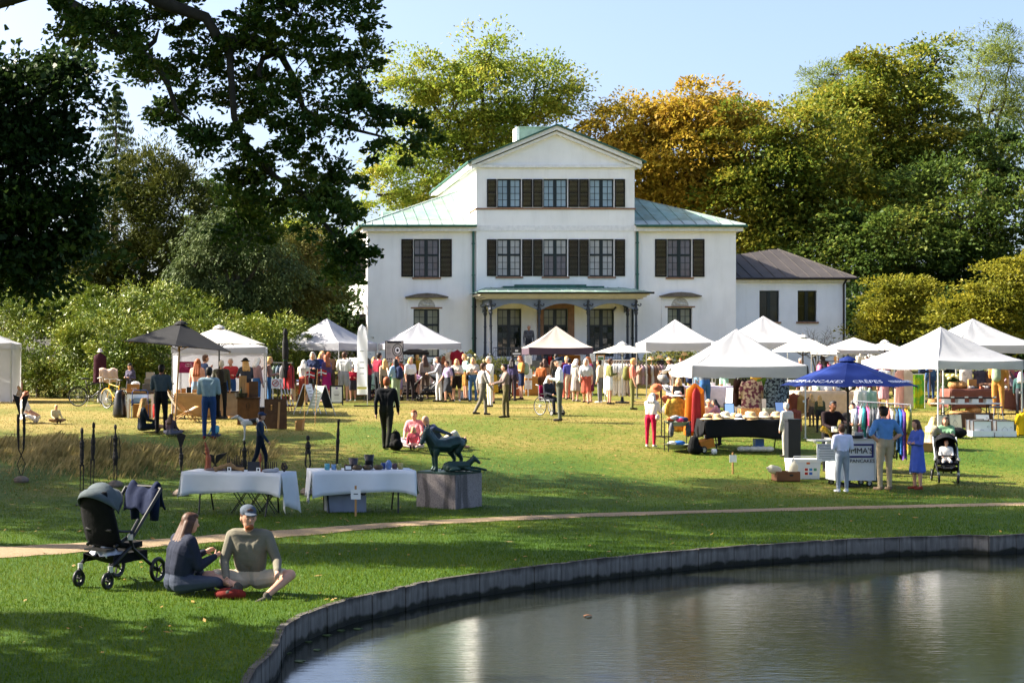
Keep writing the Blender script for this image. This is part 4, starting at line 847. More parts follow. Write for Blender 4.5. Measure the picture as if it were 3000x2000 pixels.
def build_fig(h, pose, sleeves='long', legs='long', hairlen=0, fat=1., fingers=False, female=False, hat=None, head=(0, 0), bag=None, puffy=1., open_=False):
    """material ids: 0 skin, 1 hair, 2 top, 3 bottom, 4 shoes, 5 hat or bag"""
    P = dict(tl=(-.05,.02,-1), sl=(0,-.03,-1), tr=(.05,.02,-1), sr=(0,-.03,-1), ul=(-.17,.02,-1), fl=(-.02,.25,-1), ur=(.17,.02,-1), fr=(.02,.25,-1), lean=.02, pz=None); P.update(POSES[pose] if isinstance(pose, str) else pose)
    f = Fig(); N = lambda v: Vector(v).normalized(); TH, SH, UA, FA = .245*h, .235*h, .165*h, .15*h
    pz = P['pz']*h if P['pz'] is not None else None
    hipw = .058*h*(1.05 if female else 1)
    if pz is None:      # stand on the lower foot
        zl = N(P['tl']).z*TH+N(P['sl']).z*SH; zr = N(P['tr']).z*TH+N(P['sr']).z*SH; pz = -min(zl, zr)+.042*h+.01*h
    pel = V3(0, 0, pz); up = V3(P.get('side', 0), math.sin(P['lean']), math.cos(P['lean'])).normalized(); fw = V3(0, math.cos(P['lean']), -math.sin(P['lean'])); X = V3(1, 0, 0)
    at = lambda x, y, z: pel+X*(x*h)+fw*(y*h)+up*(z*h)
    sw = (.098 if female else .112)*h/h
    # trunk
    for s in (-1, 1):
        f.cap(at(s*.040, 0, .015), at(s*.036, 0, .11), .062*h*fat, .056*h*fat, 3 if legs != 'dress' else 2)
        f.cap(at(s*.036, 0, .10), at(s*.046, .002, .22), .058*h*fat*puffy, .062*h*fat*puffy, 2)
        f.cap(at(s*.05, 0, .22), at(s*(sw-.03), -.005, .275), .062*h*fat*puffy, .048*h*puffy, 2)
    f.ell(at(0, .004, .19), (.095*h*fat*puffy, .064*h*fat*puffy, .12*h), 2)
    f.cap(at(-sw+.02, -.005, .288), at(sw-.02, -.005, .288), .042*h*puffy, .042*h*puffy, 2)
    if female and sleeves != 'coat':
        for s in (-1, 1): f.ell(at(s*.038, .045, .215), (.036*h, .034*h, .036*h), 2)
    # neck and head
    hy, hp = head; hc = at(0, .02, .405); q = Quaternion((0, 0, 1), hy) @ Quaternion((1, 0, 0), -hp-P['lean']*.4)
    Hh = lambda x, y, z: hc+q @ V3(x*h, y*h, z*h)
    f.cap(at(0, -.005, .30), Hh(0, -.008, -.03), .030*h, .029*h, 0)
    f.ell(Hh(0, 0, .008), (.0455*h, .055*h, .062*h), 0, q); f.ell(Hh(0, .018, -.03), (.034*h, .034*h, .032*h), 0, q); f.ell(Hh(0, .056, -.004), (.008*h, .012*h, .013*h), 0, q)
    for s in (-1, 1): f.ell(Hh(s*.046, -.002, -.002), (.007*h, .012*h, .018*h), 0, q)
    if hairlen >= 0:
        f.ell(Hh(0, -.012, .02), (.051*h, .055*h, .057*h), 1, q); f.ell(Hh(0, -.02, -.008), (.048*h, .044*h, .045*h), 1, q); f.ell(Hh(0, .012, .055), (.038*h, .04*h, .022*h), 1, q)
        if hairlen > 0:
            L = hairlen
            for s in (-1, 0, 1): f.cap(Hh(s*.03, -.028, 0), at(s*.045, -.055, .34-.2*L), .03*h, .028*h*(1.1-.3*L), 1)
            for s in (-1, 1): f.cap(Hh(s*.042, -.005, .01), at(s*.05, -.01, .32-.12*L), .018*h, .018*h, 1)
    if hat == 'cap':
        f.ell(Hh(0, -.008, .045), (.054*h, .061*h, .042*h), 5, q); f.ell(Hh(0, .06, .036), (.04*h, .045*h, .008*h), 5, q)
    elif hat == 'brim':
        f.ell(Hh(0, -.006, .05), (.054*h, .060*h, .045*h), 5, q); f.ell(Hh(0, 0, .035), (.10*h, .105*h, .010*h), 5, q)
    elif hat == 'bun':
        f.ell(Hh(0, -.03, .085), (.028*h, .028*h, .028*h), 1, q)
    # limbs
    out = {}
    for s, u, fo, t, sn in ((-1, P['ul'], P['fl'], P['tl'], P['sl']), (1, P['ur'], P['fr'], P['tr'], P['sr'])):
        sh = at(s*sw, -.005, .285); rt = Quaternion((1, 0, 0), -P['lean']*.5)
        el = sh+(rt @ N(u))*UA; wr = el+N(fo)*FA; ms = 0 if sleeves == 'none' else 2; mf = 2 if sleeves in ('long', 'coat') else 0
        k = puffy*fat**.5
        f.cap(sh, el, .036*h*k, .028*h*k, ms); f.cap(el, wr, .0275*h*(k if mf else 1), .0185*h if mf == 0 else .023*h, mf)
        if sleeves == 'short': f.cap(sh, sh.lerp(el, .72), .039*h*k, .038*h*k, 2)
        d = N(fo); side = d.cross(V3(s, 0, .2)).normalized() if abs(d.x) < .95 else V3(0, 0, 1); nrm = d.cross(side).normalized()
        pc = wr+d*.032*h
        f.cap(wr, pc+d*.015*h, .014*h, .0165*h, 0)
        for j, (off, ln) in enumerate(((-1.3, .026), (-.45, .033), (.4, .031), (1.25, .024))):
            a = pc+d*.018*h+side*off*.0095*h; m1 = a+(d*.9+nrm*.25).normalized()*ln*h*.55; f.cap(a, m1, .0056*h, .0052*h, 0); f.cap(m1, m1+(d*.7+nrm*.7).normalized()*ln*h*.5, .0052*h, .0044*h, 0)
        a = pc-d*.01*h-side*.016*h; f.cap(a, a-side*.018*h+d*.02*h, .0066*h, .0054*h, 0)
        hip = at(s*.05*(1.06 if female else 1), 0, .005); kn = hip+N(t)*TH; an = kn+N(sn)*SH
        mt = 3 if legs in ('long', 'short', 'skirt') else (2 if legs == 'dress' else 0); msn = 3 if legs == 'long' else 0
        f.cap(hip, kn, .056*h*fat, .036*h, mt if legs != 'short' else 0); 
        if legs == 'short': f.cap(hip, hip.lerp(kn, .72), .06*h*fat, .053*h*fat, 3)
        f.cap(kn, kn.lerp(an, .35), .036*h if msn else .033*h, .034*h if msn else .031*h, msn); f.cap(kn.lerp(an, .35), an, .034*h if msn else .031*h, .027*h if msn else .0195*h, msn)
        fd = V3(s*.15, 1, 0) if abs(N(sn).z) > .5 else V3(N(sn).x*.3, N(sn).y*.4, 0)+V3(s*.3, .25, .75)
        fd = P.get('foot', fd); fd = Vector(fd).normalized()
        heel = an-fd*.02*h+V3(0, 0, -.02*h); f.cap(heel, heel+fd*.11*h-V3(0, 0, .004*h), .023*h, .019*h, 4); f.cap(an, heel+V3(0, 0, .004*h), .023*h, .023*h, 4)
        out[s] = (hip, kn, an, wr)
    if legs in ('skirt', 'dress') and P['pz'] is None:
        m = 3 if legs == 'skirt' else 2; z1 = .23*h
        for k in range(10):
            a = k*6.283/10; r0, r1 = .05*h, .085*h*fat; f.cap(pel+V3(math.cos(a)*r0, math.sin(a)*r0*.8, .05*h), V3(math.cos(a)*r1, math.sin(a)*r1, pel.z-.25*h), .04*h, .032*h, m)
        f.cap(pel+V3(0, 0, .05*h), pel-V3(0, 0, .2*h), .07*h, .08*h, m)
    if bag == 'back':
        f.cap(at(0, -.115, .12), at(0, -.11, .26), .075*h, .065*h, 5)
    if bag == 'side':
        f.ell(at(.13, .0, .03), (.03*h, .07*h, .06*h), 5); f.cap(at(.12, 0, .08), at(-.05, .02, .30), .008*h, .008*h, 5)
    if bag == 'apron': f.ell(at(0, .06, .05), (.085*h, .03*h, .13*h), 5)
    return f, out
_fc = {}
def person(label, px, py, face, top=None, pose='stand', c=('5a6a80', '33363c'), hair='brown', skin=SKIN, shoes='2a2622', hatc='20242c', loc=None, vox=.017, dec=.45, group=None, h=None, tmat=None, **kw):
    p = Vector(loc) if loc else G(px, py)
    if h is None: h = min(1.95, max(.8, (py-top)*p.y/F))
    f, _ = build_fig(h, pose, **kw)
    mats = [skin, HAIRC[hair], tmat or cloth(c[0]), cloth(c[1]), cloth(shoes), cloth(hatc)]
    me = f.mesh('person', mats, vox, dec)
    o = place('person', me, None, p, R(face)); tag(o, label, 'person', group); return o
# ================================================================== MARKET PROPS: builders
CANV = mat('tent_canvas', 'bcbdc2', .75, .07, 1.2, bump=.8, bscale=2.5, trans=.38, spec=.2); CANVG = mat('tent_canvas_grey', 'b4b2b4', .75, .04, 2, bump=.35, bscale=3.5, trans=.2, spec=.2)
CANVB = mat('tent_canvas_sand', 'b8ada2', .75, .04, 2, bump=.3, bscale=3.5, trans=.2, spec=.2); PLUM = mat('valance_plum', '4a3a46', .8, .08, 3); ALU = mat('aluminium', 'c9c9c6', .35, .08, 6, metal=.6)
BLK = mat('black_plastic', '121213', .45, .2, 8); BLKM = mat('black_steel', '1a1b1d', .4, .15, 8, metal=.3); WOOD = mat('pine', 'b98a54', .6, .22, 3, stretch=(8, 8, .8)); OSB = mat('plywood_brown', '5a3c1f', .7, .25, 6, bump=.2); DWOOD = mat('dark_wood', '3d2a1c', .7, .25, 5)
WHT = mat('white_paint', 'ececea', .5, .05, 5); CARD = mat('cardboard', 'a5763f', .85, .12, 4); PAPER = mat('paper', 'efeeea', .8, .03, 4); INK = mat('ink', '2a2a33', .7); WICK = mat('wicker', 'a67c49', .8, .35, 40, bump=.8, bscale=60)
def flat(parts, name, m, parent, **k):
    b = MB(); parts(b); return b.build(name, m, parent, **k)
def tent(label, npx, Y, th, w, d, eave, val, peak, m=CANV, vm=None, walls=(), scallop=False, sag=.5, ground=True, group=None, rise=None):
    """pop-up canopy; near corner at photo column npx, right edge turned th degrees away; eave, val, peak are photo rows"""
    x0 = wx(npx, Y); g0 = gzf(x0, Y); t = thing('pop_up_tent', label, 'tent', (x0, Y, g0), R(th), group)
    ze = wz(eave, Y)-g0; zv = wz(val, Y)-g0; cy = Y+(math.sin(R(th))*w+math.cos(R(th))*d)/2; zp = wz(peak, cy)-g0 if rise is None else ze+rise
    C = [(0, 0), (w, 0), (w, d), (0, d)]; pk = Vector((w/2, d/2, zp))
    for i in range(4):
        a, c = Vector((*C[i], ze)), Vector((*C[(i+1) % 4], ze)); seed = random.uniform(0, 6)
        def fn(u, v):
            e = a.lerp(c, u); q = e.lerp(pk, v); bow = 4*u*(1-u)
            q = Vector((q.x, q.y, ze+(zp-ze)*(v**1.28)-.035*bow*(1-v)+.05*sag*bow*math.sin(math.pi*v)*0+.016*math.sin(seed+u*17+3*v)*(1-v)*v*4+.012*math.sin(seed*2+u*31)*v*(1-v)*4)); return q
        b = MB(); b.grid(fn, 10, 10); b.build('canopy_panel', m, t, smooth=True)
        n = (c-a).normalized(); b = MB(); outw = Vector((n.y, -n.x, 0))
        def vf(u, v):
            e = a.lerp(c, u); drop = (ze-zv)*v+(.05*abs(math.sin(u*math.pi*9))*v if scallop else .012*math.sin(u*11+seed)*v); return e+outw*(.012*math.sin(u*23+seed)*v+.004)+Vector((0, 0, -drop-.035*4*u*(1-u)*(1-v)))
        b.grid(vf, 36 if scallop else 14, 3); b.build('valance', vm or m, t)
        if i in walls:
            def wf(u, v):
                e = a.lerp(c, u)-outw*.02; return Vector((e.x, e.y, (zv+.02)*(1-v)+.04*v))+outw*.03*math.sin(u*19+seed)*v
            b = MB(); b.grid(wf, 20, 6); b.build('side_wall', m, t, smooth=True)
    M4 = Matrix.Rotation(R(th), 3, 'Z')
    for cx, cy2 in C:
        p = M4 @ Vector((cx, cy2, 0)); zg = gzf(x0+p.x, Y+p.y)-g0; ix = .03 if cx == 0 else -.03; iy = .03 if cy2 == 0 else -.03
        b = MB(); b.box((cx+ix, cy2+iy, (ze+zg)/2), (.032, .032, ze-zg-.01)); b.box((cx+ix*2, cy2+iy*2, zg+1.0), (.05, .05, .06)); b.box((cx+ix, cy2+iy, zg+.01), (.09, .09, .016)); b.build('leg', ALU, t)
    for i in range(4):
        a, c = Vector((*C[i], ze-.06)), Vector((*C[(i+1) % 4], ze-.06)); mdl = a.lerp(c, .5); b = MB(); ctr = Vector((w/2, d/2, 0)); ii = (ctr-mdl); ii.z = 0; ii = ii.normalized()*.06
        for p, q in ((a, mdl), (mdl, c)): b.bar(p+ii, q+ii-Vector((0, 0, .22)), .02); b.bar(p+ii*1.4-Vector((0, 0, .22)), q+ii*1.4, .02)
        b.build('truss', ALU, t)
    return t
def parasol(label, px, Y, R0, peak, rim, n, rot, m, polem=WOOD, tilt=(0, 0), ribs=True, basepx=None, polepx=None, vent=True, drop=0., valance=0):
    x0 = wx(px, Y); g0 = gzf(x0, Y); t = thing('parasol', label, 'parasol', (x0, Y, g0)); zp = wz(peak, Y)-g0; zr = wz(rim, Y)-g0
    Tm = Matrix.Translation((0, 0, zp)) @ Matrix.Rotation(tilt[0], 4, 'X') @ Matrix.Rotation(tilt[1], 4, 'Y') @ Matrix.Translation((0, 0, -zp))
    A = [rot+2*math.pi*i/n for i in range(n)]; panels = []
    for i in range(n):
        a0, a1 = A[i], A[(i+1) % n]
        def fn(u, v):
            e = Vector((math.cos(a0), math.sin(a0), 0)).lerp(Vector((math.cos(a1), math.sin(a1), 0)), u); r = R0*v; s = 4*u*(1-u)
            return Tm @ Vector((e.x*r, e.y*r, zp+(zr-zp)*(v**1.06)-.03*R0*s*v*(1-v)*1.5+.02*s*v*v))
        b = MB(); b.grid(fn, 6, 8); pn = b.build('canopy_panel', m, t, smooth=True); panels.append(pn)
        if valance:
            b = MB(); b.grid(lambda u, v: fn(u, 1)+Vector((0, 0, -valance*v+.02*math.sin(u*math.pi)*v)), 5, 2); b.build('valance', m, t)
        if ribs:
            b = MB(); e = Vector((math.cos(a0), math.sin(a0), 0)); b.bar(Tm @ Vector((0, 0, zp-.06)), Tm @ Vector((e.x*R0*.985, e.y*R0*.985, zr-.02)), .018); b.bar(Tm @ Vector((0, 0, zr-.12)), Tm @ Vector((e.x*R0*.5, e.y*R0*.5, (zp+zr)/2-.05)), .015); b.build('rib', BLKM if polem is not WOOD else WOOD, t)
    if vent:
        b = MB(); b.lathe([(.20, zp-.04), (.14, zp+.02), (.05, zp+.06), (.015, zp+.07)], n*2, M=Tm.to_3x3() if False else None); b.build('vent_cap', m, t)
    b = MB(); b.tube([(0, 0, zp+.05), (0, 0, zp+.11)], [.025, .015], 8); b.build('finial', polem, t)
    bx = 0 if basepx is None else wx(basepx, Y)-x0
    b = MB(); zg = gzf(x0+bx, Y)-g0; b.tube([(bx, 0, zg), (0, 0, zp)], .024, 10); b.build('pole', polem, t)
    b = MB(); b.lathe([(.26, zg), (.26, zg+.05), (.06, zg+.09), (.05, zg+.25)], 16, (bx, 0, 0)); b.build('base', BLKM, t)
    return t, panels, fn
_txt = {}
def text(s, size, m, parent, loc, rot=(R(90), 0, 0), align='CENTER', ext=.002, name='lettering', basis=None):
    cu = bpy.data.curves.new('t', 'FONT'); cu.body = s; cu.size = size; cu.align_x = align; cu.align_y = 'CENTER'; cu.extrude = ext; cu.resolution_u = 2
    o = bpy.data.objects.new('t', cu); TMP.collection.objects.link(o); dg = tmp_dg(); me = bpy.data.meshes.new_from_object(o.evaluated_get(dg)); bpy.data.objects.remove(o)
    me.name = name; me.materials.clear(); me.materials.append(m); o = place(name, me, parent, loc)
    if basis is not None: o.matrix_local = Matrix.Translation(loc) @ basis.to_4x4()
    else: o.rotation_euler = rot
    return o
def lines(parent, x0, x1, z0, z1, n, y, m=INK, h=.012, seed=1):
    """rows of small print"""
    r = random.Random(seed)
    for i in range(n):
        z = z1-(z1-z0)*i/max(1, n-1); w = (x1-x0)*r.uniform(.55, 1); b = MB(); c = (x0+x1)/2; b.box((c, y, z), (w, .002, h)); b.build('print_line', m, parent)
def cloth_table(label, clabel, c, L, D, hgt, rz, m, drops, legm=BLKM, cgroup=None, tname='folding_table', top=WHT, seed=0, under=True):
    """folding table plus the cloth on it; drops = skirt lengths (front, right, back, left)"""
    t = thing(tname, label, 'table', c, rz); zt = hgt
    flat(lambda b: b.box((0, 0, zt-.02), (L, D, .04)), 'table_top', top, t)
    if under:
        for s in (-1, 1):
            b = MB(); x = s*(L/2-.28)
            for s2 in (-1, 1): b.tube([(x, s2*(D/2-.18), zt-.04), (x, s2*(D/2-.14), zt*.55), (x-s*.02, s2*(D/2-.02), 0)], .016, 8)
            b.bar((x, -D/2+.14, zt*.5), (x, D/2-.14, zt*.5), .03, .03); b.bar((x, 0, zt*.5), (x-s*.35, 0, zt-.05), .018); b.build('leg_frame', legm, t)
    if m is None: return t, None
    b = MB(); r = random.Random(seed); e = .012; P = [(-L/2-e, -D/2-e), (L/2+e, -D/2-e), (L/2+e, D/2+e), (-L/2-e, D/2+e)]
    b.grid(lambda u, v: (-L/2-e+(L+2*e)*u, -D/2-e+(D+2*e)*v, zt+.006), 8, 4)
    for i in range(4):
        a, q = Vector(P[i]+(0,)), Vector(P[(i+1) % 4]+(0,)); d0, d1 = drops[i], drops[(i+1) % 4] if False else drops[i]; nn = (q-a).normalized(); o = Vector((nn.y, -nn.x, 0)); ph = r.uniform(0, 6); fr = int((q-a).length*7)
        def fn(u, v):
            cor = max(0, abs(u-.5)*2-.8)/.2; dr = drops[i]*(1+.08*math.sin(u*5+ph))*(1+.10*cor); w = .035*math.sin(u*fr+ph+.7*math.sin(u*9))*v**.8+.03*v+.04*cor*v
            p = a.lerp(q, u)+o*w; return Vector((p.x, p.y, zt+.006-dr*v))
        b.grid(fn, 40, 6)
    cl = b.build('tablecloth', m, None, smooth=True, loc=c, rz=rz, thick=.003); tag(cl, clabel, 'tablecloth', cgroup)
    return t, cl
def top_pt(t, x, y, z): return Matrix.Translation(t.location) @ Matrix.Rotation(t.rotation_euler.z, 4, 'Z') @ Vector((x, y, z))
def garment(label, loc, rz, L, w, cm, group=None, sleeve=True, depth=.11, name='garment', flare=1.15, cat='garment'):
    """clothing on a hanger, seen from the side of a rail or face on"""
    b = MB(); sd = random.uniform(0, 9); n = 14
    def ring(v):
        z = -L*v; hw = w/2*(.5+.5*min(1, v/.10)) if v < .10 else w/2*(1+(flare-1)*(v-.1)); dp = depth*(.35+.65*min(1, v/.15)); return z, hw, dp
    def fn(u, v):
        z, hw, dp = ring(v); a = 2*math.pi*u; k = 1+.18*math.sin(a*5+sd+v*3)*v+.1*math.sin(a*9+sd)*v
        return (hw*math.cos(a)*(1 if v > .08 else 1), dp*math.sin(a)*k, z+.03*v*math.sin(a*3+sd)+(-.16*w*abs(math.cos(a)) if v < .02 else 0))
    b.grid(fn, 28, 8)
    if sleeve:
        for s in (-1, 1): b.tube([(s*w*.42, 0, -.09), (s*w*.56, .0, -.28*L), (s*w*.58, .01, -.52*L)], [.055, .06, .05], 8)
    b.tube([(0, 0, -.02), (0, 0, .03), (.02, 0, .055), (0, 0, .075)], .006, 5)
    o = b.build(name, cm, None, smooth=True, loc=loc, rz=rz); return tag(o, label, cat, group)
def rail(label, a, b_, h, m=BLKM, cat='clothes rail'):
    """clothes rail between two ground points"""
    a = Vector(a); b_ = Vector(b_); t = thing('clothes_rail', label, cat, a); d = b_-a; n = Vector((-d.y, d.x, 0)).normalized()*.24
    for nm, k in (('upright', 0), ('upright', 1)):
        q = MB(); p = d*k; q.tube([p, p+Vector((0, 0, h))], .016, 8); q.build(nm, m, t)
        q = MB(); q.tube([p-n+Vector((0, 0, .03)), p+n+Vector((0, 0, .03))], .016, 8); q.build('foot', m, t)
    q = MB(); q.tube([Vector((0, 0, h)), d+Vector((0, 0, h))], .015, 8); q.build('bar', m, t); return t, a+Vector((0, 0, h)), b_+Vector((0, 0, h))
def hat(label, loc, cm, band=None, r=.17, crown=.11, tilt=(0, 0, 0), flop=.02, group='hats for sale'):
    b = MB(); k = r/.17; b.lathe([(r, flop*-1), (r*.99, -flop+.004), (.105*k, .012), (.096*k, .02), (.094*k, crown*.5), (.082*k, crown*.85), (.055*k, crown), (.001, crown*1.03)], 24); t = b.build('hat', cm, None, smooth=True, loc=loc); t.rotation_euler = tilt; tag(t, label, 'hat', group)
    if band is not None:
        b = MB(); b.lathe([(.0985*k, .02), (.0975*k, .05)], 24); b.build('hat_band', band, t)
    return t
def crate(name, label, cat, loc, d, m, rz=0, open_=True, group=None):
    b = MB(); x, y, z = d; w = .012
    if open_:
        for c, s in (((0, 0, w/2), (x, y, w)), ((x/2-w/2, 0, z/2), (w, y, z)), ((-x/2+w/2, 0, z/2), (w, y, z)), ((0, y/2-w/2, z/2), (x-2*w, w, z)), ((0, -y/2+w/2, z/2), (x-2*w, w, z))): b.box(c, s)
    else: b.box((0, 0, z/2), d)
    return tag(b.build(name, m, None, loc=loc, rz=rz), label, cat, group)
def wheel(parent, c, r, m=BLK, rimm=ALU, w=.03, spokes=10, axis='x', name='wheel', tyre=.018):
    c = Vector(c); ax = Vector((1, 0, 0)) if axis == 'x' else Vector((0, 1, 0)); u = Vector((0, 1, 0)) if axis == 'x' else Vector((1, 0, 0)); N = 22
    b = MB(); b.tube([c+u*(math.cos(i*6.2832/N)*(r-tyre))+Vector((0, 0, math.sin(i*6.2832/N)*(r-tyre))) for i in range(N)], tyre, 6, closed=True); o = b.build(name, m, parent, smooth=True)
    b = MB(); b.tube([c+u*(math.cos(i*6.2832/N)*(r-2*tyre))+Vector((0, 0, math.sin(i*6.2832/N)*(r-2*tyre))) for i in range(N)], tyre*.45, 5, closed=True)
    for i in range(spokes):
        a = i*6.2832/spokes; b.bar(c, c+u*math.cos(a)*(r-2*tyre)+Vector((0, 0, math.sin(a)*(r-2*tyre))), .004 if spokes > 8 else .016)
    b.tube([c-ax*w, c+ax*w], r*.09+.008, 8); b.build('rim', rimm, o); return o
def bicycle(label, loc, rz, fm, basket=False):
    t = thing('bicycle', label, 'bicycle', loc, rz); r = .34; A, B = Vector((-.53, 0, r)), Vector((.53, 0, r)); BB = Vector((-.08, 0, .30)); ST = Vector((-.24, 0, .82)); HD = Vector((.36, 0, .86)); HB = Vector((.41, 0, .68))
    for c in (A, B):
        wheel(t, c, r, BLK, ALU, .03, 18, 'y')
        b = MB(); b.tube([c+Vector((math.cos(a)*(r+.025), 0, math.sin(a)*(r+.025))) for a in np.linspace(.5, 3.3, 14)], .018, 5); b.build('mudguard', fm, t)
    b = MB()
    for p, q, w in ((BB, ST, .02), (BB, HB, .022), (ST.lerp(BB, .12), HD, .018), (A, BB, .012), (A, ST.lerp(BB, .15), .010), (HB, HD, .022)): b.tube([p, q], w, 8)
    b.tube([HB, (.47, 0, .5), B], .014, 8); b.build('frame', fm, t)
    b = MB(); b.tube([ST, ST+Vector((-.03, 0, .14))], .012, 8); b.build('seat_post', ALU, t)
    b = MB(); b.ball(ST+Vector((-.05, 0, .17)), (.14, .075, .035), 10, 6); b.ball(ST+Vector((.07, 0, .165)), (.1, .03, .025), 8, 5); b.build('saddle', BLK, t, smooth=True)
    b = MB(); b.tube([HD, HD+Vector((-.02, 0, .16))], .013, 8); b.tube([(.18, -.3, 1.0), (.3, -.24, 1.04), (.34, 0, 1.03), (.3, .24, 1.04), (.18, .3, 1.0)], .012, 8); b.build('handlebar', ALU, t)
    b = MB(); b.tube([BB+Vector((0, -.05, 0)), BB+Vector((.12, -.06, -.12))], .01, 6); b.tube([BB+Vector((0, .05, 0)), BB+Vector((-.12, .06, .12))], .01, 6); b.tube([BB+Vector((math.cos(a)*.09, .03, math.sin(a)*.09)) for a in np.linspace(0, 6.28, 15)[:-1]], .008, 5, closed=True); b.build('crank', ALU, t)
    b = MB(); b.box((-.5, 0, .74), (.42, .14, .012)); b.tube([(-.68, .06, .74), A+Vector((0, .05, 0))], .006, 5); b.tube([(-.68, -.06, .74), A-Vector((0, .05, 0))], .006, 5); b.build('carrier', BLKM, t)
    b = MB(); b.tube([(-.15, .06, .28), (-.22, .22, 0)], .009, 6); b.build('kickstand', ALU, t); return t
def stroller(label, loc, rz, k=1., fab='15161a', hood='8d9496', liner='0c0c0e', recline=False, big=False, rev=False):
    """pushchair facing +y; chassis, seat, hood, handle, basket, four wheels"""
    t = thing('stroller', label, 'stroller', loc, rz); S_ = lambda *v: tuple(x*k for x in v)
    fm = BLKM
    wr, wf = .145, .10
    for s in (-1, 1):
        wheel(t, S_(s*.29, -.36, wr), wr*k, BLK, BLKM, .03*k, 5, 'x', tyre=.022*k); wheel(t, S_(s*.20, .44, wf), wf*k, BLK, BLKM, .025*k, 4, 'x', tyre=.022*k)
        b = MB(); b.tube([S_(s*.27, -.36, wr), S_(s*.25, .05, .42), S_(s*.24, .1, .55)], .021*k, 8); b.tube([S_(s*.20, .44, wf+.02), S_(s*.21, .40, .24), S_(s*.24, .08, .44)], .021*k, 8); b.build('frame_tube', fm, t)
        b = MB(); b.tube([S_(s*.24, .08, .50), S_(s*.25, -.42, .98), S_(s*.25, -.48, 1.04)], .02*k, 8); b.build('push_bar', fm if big else ALU, t)
        b = MB(); b.tube([S_(s*.21, .40, .19), S_(s*.21, .40, .26)], .03*k, 8); b.build('wheel_fork', ALU, t)
        b = MB(); b.tube([S_(s*.25, .1, .52), S_(s*.25, .1, .58)], .034*k, 8); b.build('joint', ALU, t)
    b = MB(); b.tube([S_(-.25, -.48, 1.04), S_(-.12, -.5, 1.06), S_(.12, -.5, 1.06), S_(.25, -.48, 1.04)], .019*k, 8); b.build('handle', BLK, t)
    # seat shell: back, seat, sides
    cm = cloth(fab); lm = cloth(liner)
    def shell(u, v):
        a = (u-.5)*2; s = v*1.15; y = -.26+.0*v; 
        if v < .55: q = v/.55; z = 1.06-.58*q; y = -.30+.18*q
        else: q = (v-.55)/.45; z = .48-.04*math.sin(q*2.2); y = -.12+.42*q
        y = y-.06*(1-a*a)*(1-v*.6); return Vector(S_(a*(.23-.02*v-.15*max(0, .3-v)**1.3*2), .12-y if rev else y, z))
    b = MB(); b.grid(shell, 8, 12); b.build('seat', cm, t, smooth=True, thick=.06*k)
    b = MB()
    for s in (-1, 1): b.tube([S_(s*.19, .30, .46), S_(s*.21, .05, .56), S_(s*.20, -.12, .72)], .02*k, 8)
    b.build('seat_rim', fm, t); b = MB(); b.tube([S_(-.2, .22, .62), S_(-.17, .34, .64), S_(.17, .34, .64), S_(.2, .22, .62)], .018*k, 8); b.tube([S_(-.2, .22, .62), S_(-.21, .02, .60)], .014*k, 8); b.tube([S_(.2, .22, .62), S_(.21, .02, .60)], .014*k, 8); b.build('bumper_bar', BLK, t)
    hm = cloth(hood)
    def hoodf(u, v):
        a = math.pi*u; th = (-.95+1.75*v); r = .31
        y = -.19+math.sin(a)*r*math.sin(th); return Vector(S_(math.cos(a)*.25, .12-y if rev else y, .84+math.sin(a)*r*math.cos(th)*.95+.02*math.sin(v*14)))
    b = MB(); b.grid(hoodf, 16, 10); b.build('hood', hm, t, smooth=True, thick=.012*k)
    b = MB(); b.tube([hoodf(i/16, 1) for i in range(17)], .012*k, 6); b.build('hood_hoop', BLK, t)
    b = MB(); b.grid(lambda u, v: Vector(S_((u-.5)*.42, -.27+.62*v, .24+.10*(2*abs(v-.5))**2+.03*(2*abs(u-.5))**2)), 6, 6)
    for s in (-1, 1): b.add([S_(s*.21, -.27, .37), S_(s*.21, .35, .37), S_(s*.21, .35, .27), S_(s*.21, -.27, .27)], [(0, 1, 2, 3)])
    b.add([S_(-.21, -.27, .37), S_(.21, -.27, .37), S_(.21, -.27, .26), S_(-.21, -.27, .26)], [(0, 1, 2, 3)]); b.build('basket', cloth('101114'), t, thick=.008*k)
    b = MB(); b.box(S_(0, .33, .42), S_(.30, .16, .02)); b.build('footrest', BLK, t)
    return t
def board(label, cat, loc, rz, w, h, m, fm, z0=0., tilt=0, frame=.04, name='sign_board', legs=0., t=.02, group=None):
    o = thing(name, label, cat, loc, rz, group); b = MB(); Mx = Matrix.Rotation(tilt, 3, 'X')
    def bx(c, d, nm, mm):
        q = MB(); q.box((0, 0, 0), d); q.v = [tuple(Mx @ (Vector(v)+Vector(c))+Vector((0, 0, z0))) for v in q.v]; return q.build(nm, mm, o)
    bx((0, 0, h/2), (w-2*frame, t*.6, h-2*frame), 'panel', m)
    for c, d in (((-w/2+frame/2, 0, h/2), (frame, t, h)), ((w/2-frame/2, 0, h/2), (frame, t, h)), ((0, 0, frame/2), (w-2*frame, t, frame)), ((0, 0, h-frame/2), (w-2*frame, t, frame))): bx(c, d, 'frame', fm)
    if legs:
        for s in (-1, 1): bx((s*(w/2-frame/2), 0, -legs/2), (frame*.8, t, legs), 'leg', fm)
    return o
